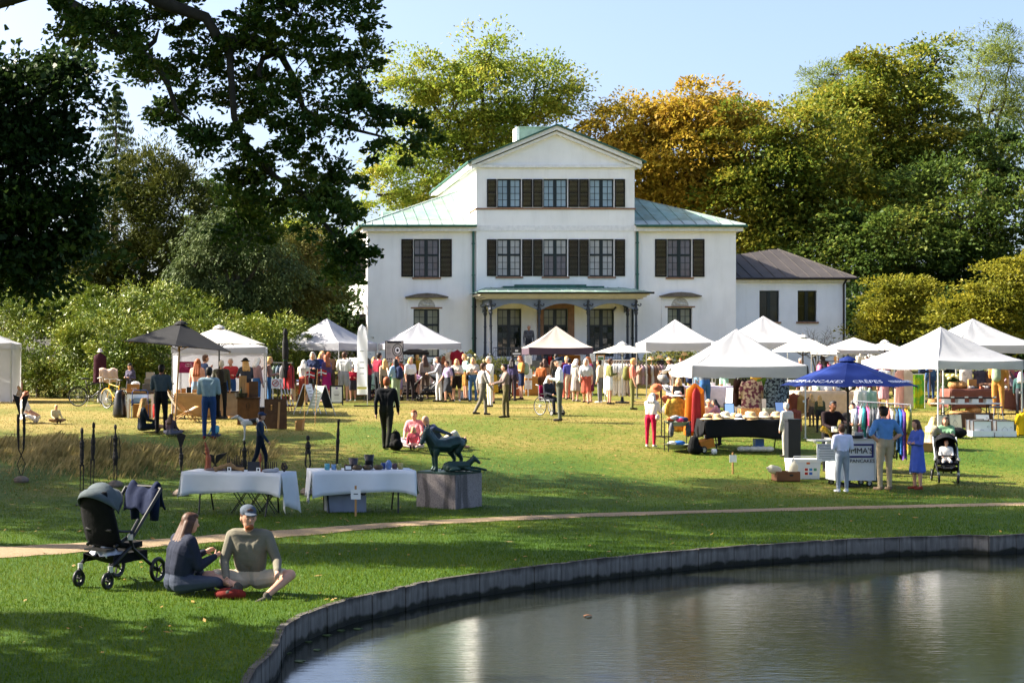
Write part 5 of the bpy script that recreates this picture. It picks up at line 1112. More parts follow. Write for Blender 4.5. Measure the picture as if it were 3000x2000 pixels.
# ================================================================== TENTS AND PARASOLS
tent('white walled tent cut off at the lawn edge beside the rhododendrons', -197, 58.5, 0, 3, 3, 1003, 1022, 950, walls=(0, 1))
tent('white tent with cloth walls behind the black parasol', 502, 49, -3, 3, 3, 1015, 1034, 966, walls=(2, 3))
tent('white gabled tent by the flags and the furled parasol', 993, 61.5, 54, 3, 3, 1003, 1026, 932)
tent('white tent before the left wing window, garments hung from its corner', 1138, 62, 2, 2.95, 3, 1004, 1022, 945)
tent('sand coloured tent with plum valance in front of the porch', 1550, 68, -4, 2.8, 2.8, 1017, 1038, 955, CANVB, PLUM)
tent('white tent with scalloped valance before the right wing', 1892, 63, -7, 2.8, 2.8, 1002, 1025, 935, scallop=True)
tent('tall white tent behind the hat stall, before the annex', 2160, 57, 0, 3, 3, 1000, 1020, 925)
tent('white tent of the hat stall', 2028, 41.6, -6, 3, 3, 1070, 1106, 963)
tent('pale grey tent between the parasols in front of the yellow shrubs', 2452, 66, 2, 2.7, 2.7, 1024, 1037, 988, CANVG)
tent('white tent over the art boxes beside the green banner', 2748, 42.5, 18, 3, 3, 1055, 1082, 957)
tent('white tent at the park edge before the large golden shrub', 2800, 52, 6, 3.1, 3, 1008, 1034, 933)
PBLK = mat('parasol_black', '2b2b2c', .8, .08, 3, trans=.06, spec=.15); PWHT = mat('parasol_white', 'd2d0c9', .8, .03, 3, trans=.25, spec=.15); PGRY = mat('parasol_grey', 'c9c4be', .8, .04, 3, trans=.25); PBLU = mat('parasol_blue', '1a2f70', .7, .07, 3, trans=.06, spec=.2)
parasol('big black parasol tilted over the coffee stall', 530, 42, 1.66, 946, 1016, 6, .5, PBLK, tilt=(0, .10), basepx=512)
parasol('light grey parasol standing against the walled tent', 642, 47, 1.45, 958, 1008, 6, .2, PGRY, BLKM)
parasol('white parasol above the rail of white robes', 1823, 58, 1.16, 1006, 1034, 8, .15, PWHT, ALU)
parasol('wide white parasol between the hat stall and the annex', 2352, 54, 1.5, 985, 1032, 4, .55, PWHT, DWOOD)
parasol('cream parasol with a round knob right beside the pale grey tent', 2592, 64, 1.25, 1000, 1026, 4, .3, PWHT, DWOOD)
parasol('cream parasol touching its twin under the dark trees', 2724, 60, 1.45, 992, 1028, 4, .4, PWHT, DWOOD)
parasol('cream parasol overlapping its twin beside the tent of art boxes', 2757, 61, 1.4, 990, 1026, 4, .8, PWHT, DWOOD)
parasol('low white parasol glimpsed behind the pale grey tent', 2552, 72, .75, 1040, 1050, 8, .2, PWHT, DWOOD)
parasol('small black domed parasol under the garment tent', 1216, 64, .62, 1017, 1032, 8, .2, PBLK, BLKM, valance=.12)
# furled parasol
p = G(836, 1190); t = thing('furled_parasol', 'furled charcoal parasol standing beside the crossed-out sign', 'parasol', p); k = p.y/F; hz_ = lambda py: (p.z*0+wz(py, p.y)-p.z)
flat(lambda b: b.tube([(0, 0, 0), (0, 0, hz_(962))], .022, 8), 'pole', BLKM, t)
b = MB(); n = 16; prof = [(.045, 962), (.09, 978), (.055, 982), (.09, 1000), (.10, 1030), (.085, 1053), (.06, 1056), (.10, 1075), (.15, 1100), (.16, 1106)]
vs_ = []
for i, (r, py) in enumerate(prof):
    for j in range(n): rr = r*(1+.28*math.cos(j*math.pi*.999)*(.3+i*.09)); a = j*6.283/n; vs_.append((rr*math.cos(a), rr*math.sin(a), hz_(py)+.02*math.cos(j*math.pi)*(i > 7)))
b.add(vs_, [(i*n+j, (i+1)*n+j, (i+1)*n+(j+1) % n, i*n+(j+1) % n) for i in range(len(prof)-1) for j in range(n)]); b.build('furled_canopy', PBLK, t, smooth=True)
flat(lambda b: b.tube([(.065*math.cos(a), .065*math.sin(a), hz_(1055)) for a in np.linspace(0, 6.28, 13)[:-1]], .012, 5, closed=True), 'tie', cloth('3c7a4a'), t)
flat(lambda b: b.lathe([(.28, 0), (.28, .05), (.05, .1), (.04, .2)], 14), 'base', BLKM, t)
# blue pancake parasol with lettering
YPAN = 33.6
t, panels, _f = parasol('navy blue parasol lettered for pancakes above the white food cart', 2484, YPAN, 1.42, 1052, 1131, 8, R(-90-22.5-3), PBLU, BLKM)
zp_ = wz(1052, YPAN)-t.location.z; zr_ = wz(1131, YPAN)-t.location.z; WL = mat('white_print', 'dfe2e8', .7, .03)
for i, s, sz in ((7, 'PANCAKES', .19), (0, 'CRÊPES', .19), (1, 'PANDEKAGER', .16), (6, 'PANDEKAGER', .15), (2, 'PANCAKES', .17), (3, 'CRÊPES', .17)):
    a0 = R(-90-22.5-3)+i*math.pi/4; am = a0+math.pi/8; ap = 1.42*math.cos(math.pi/8); rad = Vector((math.cos(am), math.sin(am), 0)); tan = Vector((-math.sin(am), math.cos(am), 0)); sl_ = (rad*ap+Vector((0, 0, zr_-zp_))).normalized(); nrm = tan.cross(-sl_).normalized()
    if nrm.z < 0: nrm = -nrm
    v = .885; loc = rad*ap*v+Vector((0, 0, zp_+(zr_-zp_)*v**1.06+.03))+nrm*.012
    bs = Matrix((tan, -sl_, nrm)).transposed(); text(s, sz, WL, t, loc, basis=bs, ext=.001)
# feather flag
p = G(1060, 1190); t = thing('feather_flag', 'tall white feather flag on the lawn beside the gabled tent', 'flag', p); k = p.y/F; hh = wz(950, p.y)-p.z
b = MB(); b.grid(lambda u, v: (-.17*(1 if v < .8 else math.sqrt(max(0, 1-((v-.8)/.2)**2)))+(.02 if u > .5 else 0)+u*.36*(1 if v < .8 else math.sqrt(max(0, 1-((v-.8)/.2)**2)))*1., .03*math.sin(u*5+v*9), .42+(hh-.42)*v), 8, 24); b.build('sail', mat('flag_white', 'e9ebee', .7, .04, 3, trans=.3), t, smooth=True)
flat(lambda b: b.tube([(.2, 0, 0), (.2, 0, hh*.8), (.15, 0, hh*.93), (.02, 0, hh)], .012, 6), 'pole', ALU, t); flat(lambda b: (b.bar((-.3, -.2, .02), (.8, .2, .02), .04), b.bar((-.2, .3, .02), (.7, -.3, .02), .04)), 'cross_foot', BLKM, t)
for i, c in enumerate((.30, .38, .46, .62)): flat(lambda b: b.box((.0, -.035, .42+(hh-.42)*c), (.16, .002, .03)), 'print_line', mat('flag_grey', '9aa39c', .8), t)
flat(lambda b: b.box((0, -.03, .66), (.34, .002, .08)), 'print_line', mat('flag_yellow', 'd8cf6a', .8), t)
# ================================================================== FOREGROUND
# --- folding tables with cloths
c1 = Vector((wx(700, 27.0), 27.0, gzf(wx(700, 27.), 27.))); CW = mat('tablecloth_white', 'e6e9ec', .8, .04, 3, trans=.12, bump=.2, bscale=6); CW2 = mat('tablecloth_white_thin', 'e9ecee', .8, .04, 3, trans=.3, bump=.2, bscale=6)
tb1, _ = cloth_table('black legged folding table carrying the driftwood carvings', 'thin white cloth hanging over the table of carvings', c1, 1.83, .76, .74, R(-21), CW2, (.36, .62, .42, .40), seed=3)
c2 = Vector((wx(1057, 27.5), 27.5, gzf(wx(1057, 27.5), 27.5)))
tb2, _ = cloth_table('black legged folding table carrying the ceramic cups', 'white cloth hanging over the table of ceramics', c2, 1.83, .76, .74, R(3), CW, (.40, .40, .35, .52), seed=8)
# --- ceramics on the second table
def pot(label, x, y, prof, hx, group=None, cat='cup', name='cup', n=16):
    b = MB(); b.lathe([(r, z) for r, z in prof]+[(prof[-1][0]*.85, prof[-1][1]), (prof[-1][0]*.8, prof[0][1]+.01)], n); o = b.build(name, mat('glaze_'+hx, hx, .35, .35, 30), None, smooth=True, loc=top_pt(tb2, x, y, .748)); return tag(o, label, cat, group)
cup = lambda r, h: [(r*.75, 0), (r, .01), (r*1.08, h*.6), (r, h)]
for x, y, r, h, hx, l in ((-.62, -.12, .045, .115, '4d8f9c', 'turquoise glazed cup at the corner of the ceramics table'), (-.50, -.1, .042, .10, '6f93b8', 'pale blue glazed cup beside the turquoise one'), (-.41, -.12, .043, .105, '8a8a52', 'olive glazed cup beside the pale blue one'), (-.26, -.02, .04, .09, '7a2620', 'dark red cup behind the little sign'), (.42, .1, .042, .11, '2b4684', 'deep blue cup behind the blue vase'), (.62, .06, .045, .105, '55424a', 'brown mottled cup near the table end'), (.72, .02, .045, .11, 'a0925a', 'ochre cup last on the ceramics table')): pot(l, x, y, cup(r, h), hx)
pot('wide dark conical vase with red specks on the ceramics table', -.13, .02, [(.05, 0), (.06, .02), (.085, .20)], '3c3338', None, 'vase', 'vase'); pot('tallest black conical vase with an orange disc', .16, .06, [(.05, 0), (.055, .02), (.09, .26)], '17191b', None, 'vase', 'vase')
for i, (x, y, l) in enumerate(((-.08, -.16, 'squat gold-flecked bowl before the speckled vase'), (.1, -.14, 'wide flat gold-flecked bowl in the middle of the table'), (.30, -.12, 'squat gold-flecked bowl beside the tallest vase'))): pot(l, x, y, [(.05, 0), (.085, .03), (.09, .06), (.06, .09)], '4a3c26', None, 'bowl', 'bowl')
pot('rounded blue vase with pinched top on the ceramics table', .50, -.02, [(.035, 0), (.06, .06), (.055, .12), (.02, .17)], '5c76a4', None, 'vase', 'vase')
b = MB(); b.box((0, 0, .05), (.14, .01, .10), rx=.15); o = b.build('price_card', BLK, None, loc=top_pt(tb2, -.26, -.25, .748)); tag(o, 'small framed price card on the ceramics table', 'sign'); flat(lambda b: b.box((0, -.008, .05), (.10, .004, .06), rx=.15), 'paper', PAPER, o)
# --- carvings on the first table
RW = mat('red_wood', '8a4526', .6, .25, 8, stretch=(6, 6, 1)); DRW = mat('driftwood', '8a6a44', .8, .3, 9); BRZ = mat('iron_brown', '33271c', .6, .35, 20, bump=.7, bscale=40)
def knobby(b, pts, r, n=7, amp=.35, seed=0):
    rr = random.Random(seed); P = []; Q = []
    for i in range(len(pts)-1):
        for k in range(6): P.append(Vector(pts[i]).lerp(Vector(pts[i+1]), k/6)); t = k/6; Q.append((r[i]*(1-t)+r[i+1]*t)*(1+amp*(rr.random()-.5)))
    P.append(Vector(pts[-1])); Q.append(r[-1]); b.tube(P, Q, n)
def carve(name, label, x, y, fn, m, rz=0, cat='sculpture', table=tb1):
    b = MB(); fn(b); o = b.build(name, m, None, smooth=False, loc=top_pt(table, x, y, .747), rz=rz); return tag(o, label, cat)
carve('wood_carving', 'tall flame shaped reddish wood carving on the carvings table', -.62, .08, lambda b: knobby(b, [(0,0,0),(.01,0,.2),(-.02,0,.38),(-.05,0,.5)], [.06,.05,.035,.01], seed=1), RW)
carve('driftwood', 'forked driftwood branch lying on the carvings table', -.12, -.12, lambda b: (knobby(b, [(-.28,0,.03),(-.12,0,.09),(0,.02,.12),(.1,0,.06),(.24,-.04,.04)], [.05,.035,.04,.03,.04], seed=2), knobby(b, [(0,.02,.1),(.02,.04,.18)], [.02,.01], seed=3)), DRW)
carve('bronze_group', 'small bronze group of tiny figures standing behind the driftwood', -.12, .1, lambda b: [knobby(b, [(dx,0,.10),(dx+.005,0,.24+.04*math.sin(dx*40))], [.014,.008], 5, seed=int(dx*100)+9) for dx in np.linspace(-.12, .12, 9)]+[b.box((0,0,.05),(.3,.06,.1))], BRZ)
carve('stone_plate', 'flat pinkish stone plate under the flame carving', -.45, .02, lambda b: b.ball((0, 0, .02), (.22, .12, .025), 12, 5), mat('pink_stone', '6f5a56', .8))
carve('slate_block', 'dark grey slate block leaning on the carvings table', .22, .16, lambda b: b.box((0, 0, .08), (.22, .04, .17), rx=-.15), mat('slate', '2c2d31', .6))
carve('flame_carving', 'small pointed red carving on a black stem', .38, .05, lambda b: (b.lathe([(.03,0),(.03,.05),(.008,.06),(.008,.16),(.032,.2),(.03,.26),(.004,.33)], 10)), RW)
carve('bronze_group', 'low bronze row of figures beside the small red carving', .50, .14, lambda b: [knobby(b, [(dx,0,.03),(dx,0,.17)], [.012,.008], 5, seed=int(dx*100)+30) for dx in np.linspace(-.1, .14, 8)]+[b.box((.02,0,.02),(.3,.06,.04))], BRZ)
carve('pale_stone', 'pale carved stone resting near the cloth corner', .62, -.1, lambda b: (b.ball((0, 0, .03), (.15, .06, .04), 10, 5), b.ball((.1, .02, .05), (.05, .04, .04), 8, 5)), mat('pale_stone', '9a9ca0', .7))
carve('tangled_bronze', 'small tangled bronze at the end of the carvings table', .82, .05, lambda b: [knobby(b, [(0,0,.02),(.05*math.cos(a),.05*math.sin(a),.08),(.03*math.cos(a+1),.03*math.sin(a+1),.17)], [.015,.02,.008], 5, seed=int(a*10)) for a in (0, 1.3, 2.6, 3.9, 5.2)], BRZ)
for x, y, l in ((-.08, -.27, 'white price card before the driftwood'), (.44, -.22, 'white price card before the small red carving')):
    b = MB(); b.box((0, 0, .045), (.07, .006, .09), rx=.15); o = b.build('price_card', PAPER, None, loc=top_pt(tb1, x, y, .747), rz=R(-21)); tag(o, l, 'sign'); flat(lambda b: b.box((0, -.006, .055), (.035, .002, .04), rx=.15), 'photo', INK, o)
# things under the tables
p = c2+Vector((-.28, .0, 0)); o = crate('storage_box', 'translucent plastic box of colourful things under the ceramics table', 'box', p, (.7, .42, .30), mat('clear_plastic', '9aa0b0', .35, .1, 5, trans=.3), R(3)); b = MB()
for i in range(9): b.ball((random.uniform(-.26, .26), random.uniform(-.13, .13), .08+.1*random.random()), .075, 7, 5)
b.build('contents', mat('box_contents', '8a4a6a', .7, .6, 6), o); flat(lambda b: b.box((.1, 0, .33), (.5, .4, .03)), 'lid', BLK, o)
t = thing('camp_stool', 'folded camp stool with crossed legs under the carvings table', 'stool', c1+Vector((.28, .25, 0)), R(-10))
b = MB()
for s in (-1, 1):
    for x in (-.25, 0., .25): b.bar((x-.14, s*.15, 0), (x+.14, s*.15, .42), .016); b.bar((x+.14, s*.15, 0), (x-.14, s*.15, .42), .016)
b.build('scissor_leg', BLKM, t); flat(lambda b: b.box((0, 0, .43), (.62, .32, .03)), 'seat', cloth('2a2a2c'), t)
# --- horse and foal on their granite plinth
pl = G(1322, 1492); PY = pl.y; pc = Vector((pl.x, pl.y+.59, gzf(pl.x, pl.y+.59))); rzp = R(45)
GRAN = mat('granite', '8a807c', .8, .3, 40, bump=.3, bscale=90, detail=8); t = thing('plinth', 'square granite plinth with dark water stains under the bronze horses', 'plinth', pc+Vector((.05, 0, 0)), R(47)); hp_ = wz(1388, PY+.3)-pc.z
def gran_stain():
    m = GRAN; n = m.node_tree; L = n.links.new; b = n.nodes['Principled BSDF']; tc = n.nodes.new('ShaderNodeTexCoord'); mp = n.nodes.new('ShaderNodeMapping'); mp.inputs['Scale'].default_value = (3, 3, .5); L(tc.outputs['Object'], mp.inputs[0])
    nz = n.nodes.new('ShaderNodeTexNoise'); nz.inputs['Scale'].default_value = 1.8; L(mp.outputs[0], nz.inputs['Vector']); r = ramp(n, [(.42, (.3,.3,.3)), (.52, (1,1,1))]); L(nz.outputs[0], r.inputs[0]); mx = n.nodes.new('ShaderNodeMix'); mx.data_type = 'RGBA'; mx.blend_type = 'MULTIPLY'; mx.inputs[0].default_value = .8
    L(b.inputs['Base Color'].links[0].from_socket, mx.inputs[6]); L(r.outputs[0], mx.inputs[7]); L(mx.outputs[2], b.inputs['Base Color'])
gran_stain()
flat(lambda b: b.box((0, 0, hp_/2-.1), (.86, .86, hp_+.2)), 'block', GRAN, t); BRONZE = mat('bronze_patina', '17332e', .42, .35, 7, metal=.35, spec=.5, bump=.25, bscale=30)
b = MB(); b.box((0, 0, .02), (.84, .84, .04)); sb = b.build('bronze_slab', BRONZE, t, loc=(0, 0, hp_))
top = pc+Vector((.05, 0, hp_+.04))
def horse_fig():
    f = Fig(); C = lambda a, b, r0, r1: f.cap(a, b, r0, r1, 0)
    # facing +y; trunk deep at the chest, narrower at the flank
    for s in (-1, 1):
        C((s*.03, .20, .47), (s*.035, -.02, .46), .115, .112); C((s*.035, -.02, .48), (s*.05, -.22, .525), .108, .108); C((s*.05, -.22, .525), (s*.045, -.31, .50), .108, .09)
        C((s*.06, .22, .44), (s*.065, .23, .33), .075, .05)
    C((0, .23, .44), (0, .22, .53), .11, .085); C((0, .26, .50), (0, .42, .70), .105, .062); C((0, .22, .55), (0, .40, .745), .07, .035)   # neck
    C((0, .40, .735), (0, .50, .56), .062, .036); C((0, .50, .57), (0, .515, .525), .04, .036); C((0, .40, .69), (0, .44, .64), .065, .05); f.ell((0, .42, .70), (.052, .06, .06), 0)
    for s in (-1, 1): C((s*.034, .385, .79), (s*.042, .372, .86), .024, .013)
    C((0, .34, .76), (0, .22, .62), .026, .03); C((0, .405, .79), (.012, .445, .73), .018, .012)    # mane, forelock
    for s, dy in ((-1, .03), (1, -.02)):   # forelegs
        C((s*.075, .22+dy, .38), (s*.075, .225+dy, .24), .052, .034); C((s*.075, .225+dy, .24), (s*.075, .215+dy, .07), .036, .028); C((s*.075, .215+dy, .07), (s*.075, .235+dy, .025), .032, .045)
    for s, dy in ((-1, 0), (1, .05)):      # hind legs: stifle forward, hock back
        C((s*.075, -.27+dy, .47), (s*.08, -.22+dy, .35), .088, .06); C((s*.08, -.22+dy, .35), (s*.078, -.31+dy, .22), .052, .034); C((s*.078, -.31+dy, .22), (s*.078, -.29+dy, .07), .034, .028); C((s*.078, -.29+dy, .07), (s*.078, -.265+dy, .025), .032, .045)
    C((0, -.37, .58), (0, -.44, .55), .035, .042); C((0, -.44, .55), (0, -.43, .46), .042, .025)
    return f
def foal_fig():
    f = Fig(); C = lambda a, b, r0, r1: f.cap(a, b, r0, r1, 0)
    C((0, -.2, .09), (0, .08, .10), .085, .075); C((0, -.24, .08), (.05, -.2, .06), .08, .06); C((0, .08, .11), (-.0, .20, .21), .06, .04); C((0, .20, .22), (0, .29, .15), .042, .024)
    for s in (-1, 1): C((s*.02, .19, .25), (s*.027, .185, .30), .012, .004)
    C((-.06, .06, .07), (-.10, .25, .06), .035, .022); C((-.10, .25, .06), (-.09, .40, .03), .022, .02); C((.05, .06, .06), (.07, .2, .03), .03, .02); C((.07, .2, .03), (.06, .3, .025), .02, .02)
    C((.07, -.2, .07), (.14, -.05, .05), .055, .03); C((.14, -.05, .05), (.15, -.2, .03), .025, .02); C((-.06, -.2, .07), (-.12, -.02, .04), .05, .028); C((-.12, -.02, .04), (-.13, .1, .025), .022, .02); C((0, -.3, .08), (-.08, -.33, .03), .02, .015); C((0, .12, .17), (0, .19, .26), .022, .014)
    return f
hf = horse_fig(); hf.e = [(e[0], e[1], e[2], e[3]*(1.12 if e[1].z > .3 else 1.1), e[4]*(1.12 if e[2].z > .3 else 1.1), e[5]) if e[0] == 'c' else e for e in hf.e]
me = hf.mesh('horse', [BRONZE], .011, .5, 2); o = place('horse_statue', me, None, top+Vector((-.06, .10, -.006)), R(90+26)); tag(o, 'dark green bronze horse standing on the granite plinth', 'statue')
me = foal_fig().mesh('foal', [BRONZE], .009, .5, 2); o = place('foal_statue', me, None, top+Vector((.20, -.22, -.006)), R(-98)); o.scale = (1.1, 1.1, 1.15); tag(o, 'dark green bronze foal lying at the hooves of the horse', 'statue')
# --- thin iron figures
IRON = mat('rusty_iron', '1e1814', .75, .4, 25, bump=.9, bscale=45)
STONE = mat('field_stone', '7a6c60', .9, .25, 8, bump=.4)
def iron(label, px, py, top, kind, stone=True, lean=0.):
    p = G(px, py); t = thing('iron_figure', label, 'sculpture', p); Ht = wz(top, p.y)-p.z; b = MB(); z = lambda q: Ht*q; L = lambda q: lean*Ht*q; sd = int(px)
    if kind == 'man':      # long legs of rod, rough body, small head
        for s in (-1, 1): knobby(b, [(s*.035, 0, .05), (s*.03+L(.3), 0, z(.3)), (s*.03+L(.5), 0, z(.52))], [.008, .009, .016], 6, .4, sd+s)
        knobby(b, [(L(.5), 0, z(.50)), (L(.65), 0, z(.65)), (L(.78), 0, z(.80)), (L(.84), 0, z(.85))], [.025, .04, .042, .016], 8, .5, sd); knobby(b, [(L(.85), 0, z(.84)), (L(.9), 0, z(.9))], [.022, .024], 7, .3, sd); b.ball((L(.95), 0, z(.945)), (.032, .038, z(.05)), 8, 6)
    elif kind == 'woman':
        for s in (-1, 1):
            knobby(b, [(s*.03, 0, .05), (s*.03, 0, z(.45))], [.010, .016], 6, .4, sd+s); knobby(b, [(s*.07, 0, z(.82)), (s*.10, 0, z(.62)), (s*.085, 0, z(.45))], [.012, .009, .008], 5, .3, sd+s+5)
        knobby(b, [(0, 0, z(.34)), (0, 0, z(.45)), (0, 0, z(.62)), (0, 0, z(.78)), (0, 0, z(.86))], [.02, .06, .035, .055, .015], 8, .35, sd); b.tube([(0, 0, z(.85)), (0, 0, z(.92))], .018, 6); b.ball((0, 0, z(.955)), (.033, .04, z(.045)), 8, 6)
    elif kind == 'angel':  # winged chest, two thick legs, crossed rods
        for s in (-1, 1):
            b.prism([(s*.02, -.03, z(.72)), (s*.17, -.03, z(.98)), (s*.03, -.03, z(.95))] if s > 0 else [(s*.03, -.03, z(.95)), (s*.17, -.03, z(.98)), (s*.02, -.03, z(.72))], (0, .06, 0)); knobby(b, [(s*.06, 0, z(.76)), (s*.065, 0, z(.55)), (s*.05, 0, z(.36))], [.03, .034, .016], 7, .4, sd+s); knobby(b, [(s*.05, 0, z(.36)), (-s*.09, 0, z(.2)), (s*.02, 0, .04)], [.014, .008, .010], 5, .2, sd+s)
    elif kind == 'mask':   # triangular mask on a knotted stem
        b.prism([(-.02, -.03, z(.78)), (.02, -.03, z(.78)), (.10, -.03, z(.97)), (0, -.03, z(1.)), (-.09, -.03, z(.97))], (0, .06, 0)); knobby(b, [(0, 0, z(.79)), (0, 0, z(.7)), (.01, 0, z(.64)), (0, 0, z(.45)), (.01, 0, z(.35))], [.02, .025, .05, .02, .012], 7, .5, sd); knobby(b, [(.01, 0, z(.35)), (.03, 0, z(.1)), (0, 0, .03)], [.012, .008, .010], 5, .2, sd)
    elif kind == 'wing':   # two winged plates on crossed feet
        for s in (-1, 1): b.prism([(0, -.02, z(.5)), (s*.28, -.02, z(.98)), (s*.02, -.02, z(.86))] if s > 0 else [(s*.02, -.02, z(.86)), (s*.28, -.02, z(.98)), (0, -.02, z(.5))], (0, .05, 0)); knobby(b, [(0, 0, z(.52)), (s*.17, 0, 0)], [.02, .012], 6, .4, sd+s)
    elif kind == 'pole':
        knobby(b, [(0, 0, 0), (L(.4), 0, z(.4)), (L(.75), 0, z(.75)), (L(.97), 0, z(.97))], [.022, .034, .038, .02], 8, .5, sd); b.ball((L(1), 0, z(.97)), (.035, .04, z(.03)), 7, 5)
    elif kind == 'walker':
        for s in (-1, 1): knobby(b, [(s*.09, 0, .02), (-s*.05, 0, z(.28)), (s*.05, 0, z(.5)), (s*.03, 0, z(.72))], [.010, .008, .016, .02], 6, .4, sd+s)
        knobby(b, [(0, 0, z(.68)), (0, 0, z(.85)), (.01, 0, z(.9))], [.055, .05, .02], 7, .5, sd); b.ball((0, 0, z(.95)), (.04, .045, z(.05)), 7, 5)
    b.build('figure', IRON, t)
    if stone:
        b = MB(); b.ball((0, 0, .04), (.17, .13, .10), 9, 6); b.v = [(x+random.uniform(-.012, .012), y+random.uniform(-.012, .012), max(zz, -.05)) for x, y, zz in b.v]; b.build('stone_base', STONE, t)
    else: flat(lambda b: b.box((0, 0, .01), (.22, .22, .02)), 'base_plate', IRON, t)
iron('tall winged iron figure with crossed shins on a field stone', 62, 1412, 1150, 'angel')
iron('thin iron man, shorter of the standing pair behind the grey stroller', 240, 1480, 1250, 'man', False)
iron('thin iron man, taller of the standing pair behind the grey stroller', 268, 1462, 1234, 'man', False, .03)
iron('thin iron woman with hanging arms on a stone block', 338, 1425, 1242, 'woman')
iron('iron mask on a knotted stem beside the carvings table', 530, 1452, 1268, 'mask')
iron('iron figure with two winged plates behind the carvings table', 630, 1400, 1322, 'wing', False)
iron('rough iron torso on a rod behind the carvings table', 716, 1420, 1290, 'woman', False)
iron('striding thin iron figure between the two white tables', 902, 1448, 1274, 'walker')
iron('tall leaning iron pole figure behind the ceramics table', 985, 1408, 1226, 'pole', False, .04)
# --- small signs on stakes
for px, py, top, l, s in ((1042, 1512, 1422, 'white name card on a wooden stake before the ceramics table', 'Bjarnild Sivertsen'), (2147, 1388, 1325, 'white card on a wooden stake before the hat stall', '')):
    p = G(px, py); t = thing('stake_sign', l, 'sign', p); Ht = wz(top, p.y)-p.z; flat(lambda b: b.box((0, 0, Ht/2), (.035, .02, Ht)), 'stake', WOOD, t); flat(lambda b: b.box((-.0, -.014, Ht*.72), (.17, .004, .17)), 'card', PAPER, t)
    if s: lines(t, -.06, .06, Ht*.735, Ht*.735, 1, -.018, h=.016)
# --- near stroller with jacket
sp = Vector((wx(345, 18.2), 18.2, gzf(wx(345, 18.2), 18.2))); st = stroller('grey hooded black stroller with a navy jacket over its handle', sp, R(146), 1.06, '0e0e10', '4c5457', big=True, rev=True); 
b = MB(); b.grid(lambda u, v: Vector(((u-.5)*.34, (v-.5)*.26, .08*math.sin(u*3.14)*math.sin(v*3.14)*1.1+.02*math.sin(u*14)+.015*math.sin(v*17+u*6))), 14, 10); o = b.build('tote_bag', mat('canvas_bag', 'c9ccd2', .85, .12, 8), None, smooth=True, loc=top_pt(st, 0, .2, .37), rz=R(128), thick=.03); tag(o, 'crumpled white cloth bag lying in the grey stroller basket', 'bag')
def jack(u, v):
    a = (u-.5)*2; s = (v-.5)*2; z = -.30*abs(s)**1.15+.0; return Vector((a*.21+.015*math.sin(v*11), s*.11+(.05 if s > 0 else -.03)*abs(s), z+.03*math.sin(u*7+v*3)+.02*math.sin(u*15)))
b = MB(); b.grid(jack, 16, 22); b.tube([(-.17, .03, -.05), (-.20, .07, -.22), (-.19, .06, -.40)], [.06, .055, .045], 9); b.tube([(.17, -.03, -.05), (.2, -.06, -.22), (.18, -.05, -.42)], [.06, .055, .045], 9)
o = b.build('jacket', cloth('101a34'), None, smooth=True, loc=top_pt(st, .0, -.53, 1.135), rz=st.rotation_euler.z, thick=.025); tag(o, 'navy jacket hanging over the handle of the grey stroller', 'jacket')
# --- couple sitting on the grass
wp = Vector((wx(518, 17.35), 17.35, gzf(wx(518, 17.35), 17.35)))
wpose = dict(pz=.075, lean=.20, tl=(-.35,.8,.30), sl=(.45,.35,-.75), tr=(.75,.75,.10), sr=(-.5,.6,-.25), ul=(-.15,.45,-.9), fl=(.35,.75,.35), ur=(.2,.4,-1), fr=(-.25,.85,.3))
f, _ = build_fig(1.70, wpose, hairlen=.55, female=True, fat=1.22, puffy=1.22, sleeves='coat', head=(-.15, .1))
h = 1.7
me = f.mesh('person', [SKIN, HAIRC['brown'], cloth('262a38'), cloth('3c4250'), cloth('43304a'), cloth('20242c')], .0085, .4, 4); o = place('person', me, None, wp, R(-62)); tag(o, 'woman with long brown hair in a dark jacket sitting on the grass, back turned', 'person')
mp_ = Vector((wx(735, 17.55), 17.55, gzf(wx(735, 17.55), 17.55)))
mpose = dict(pz=.075, lean=.16, tl=(-.95,.45,.22), sl=(.5,.75,-.45), tr=(.85,.6,.14), sr=(-.9,.42,-.16), ul=(-.45,.30,-.95), fl=(-.15,.85,-.28), ur=(.28,.35,-1), fr=(-.25,.75,-.55), foot=(.35, .6, -.1))
f, J = build_fig(1.82, mpose, hairlen=0, hat='cap', legs='short', sleeves='long', puffy=1.12, head=(.45, .05), fingers=True)
h = 1.82; hc = None
me = f.mesh('person', [SKIN, HAIRC['brown'], cloth('6f6a5c'), cloth('c3b49c'), cloth('4a463f'), cloth('49515c')], .0085, .4, 3); man = place('person', me, None, mp_, R(168)); tag(man, 'bearded man in an olive shirt, shorts and grey cap sitting cross-legged', 'person')
# face features as small pieces of his face
lean = .16; up = Vector((0, math.sin(lean), math.cos(lean))); fw = Vector((0, math.cos(lean), -math.sin(lean))); hc = Vector((0, 0, .075*h))+fw*.02*h+up*.405*h; q = Quaternion((0, 0, 1), .45) @ Quaternion((1, 0, 0), -.05-lean*.4)
hd = lambda x, y, z: hc+q @ Vector((x*h, y*h, z*h))
for s in (-1, 1): flat(lambda b: b.ball(hd(s*.018, .0505, .008), (.009, .006, .006), 8, 5), 'eye', mat('eye', '1d1612', .3), man, smooth=True)
b = MB(); b.ball(hd(0, .045, -.043), (.045, .022, .03), 10, 6); b.ball(hd(0, .030, -.050), (.055, .035, .035), 10, 6); b.build('beard', HAIRC['red'], man, smooth=True)
b = MB()
for s in (-1, 1): b.bar(hd(s*.008, .054, .021), hd(s*.029, .048, .020), .006)
b.build('eyebrow', HAIRC['brown'], man)
b = MB(); b.ball((0, 0, .05), (.16, .11, .07), 12, 7); b.ball((.13, -.03, .05), (.07, .06, .055), 9, 6); b.v = [(x+.006*math.sin(y*60), y+.006*math.sin(x*50), max(z, .002)) for x, y, z in b.v]
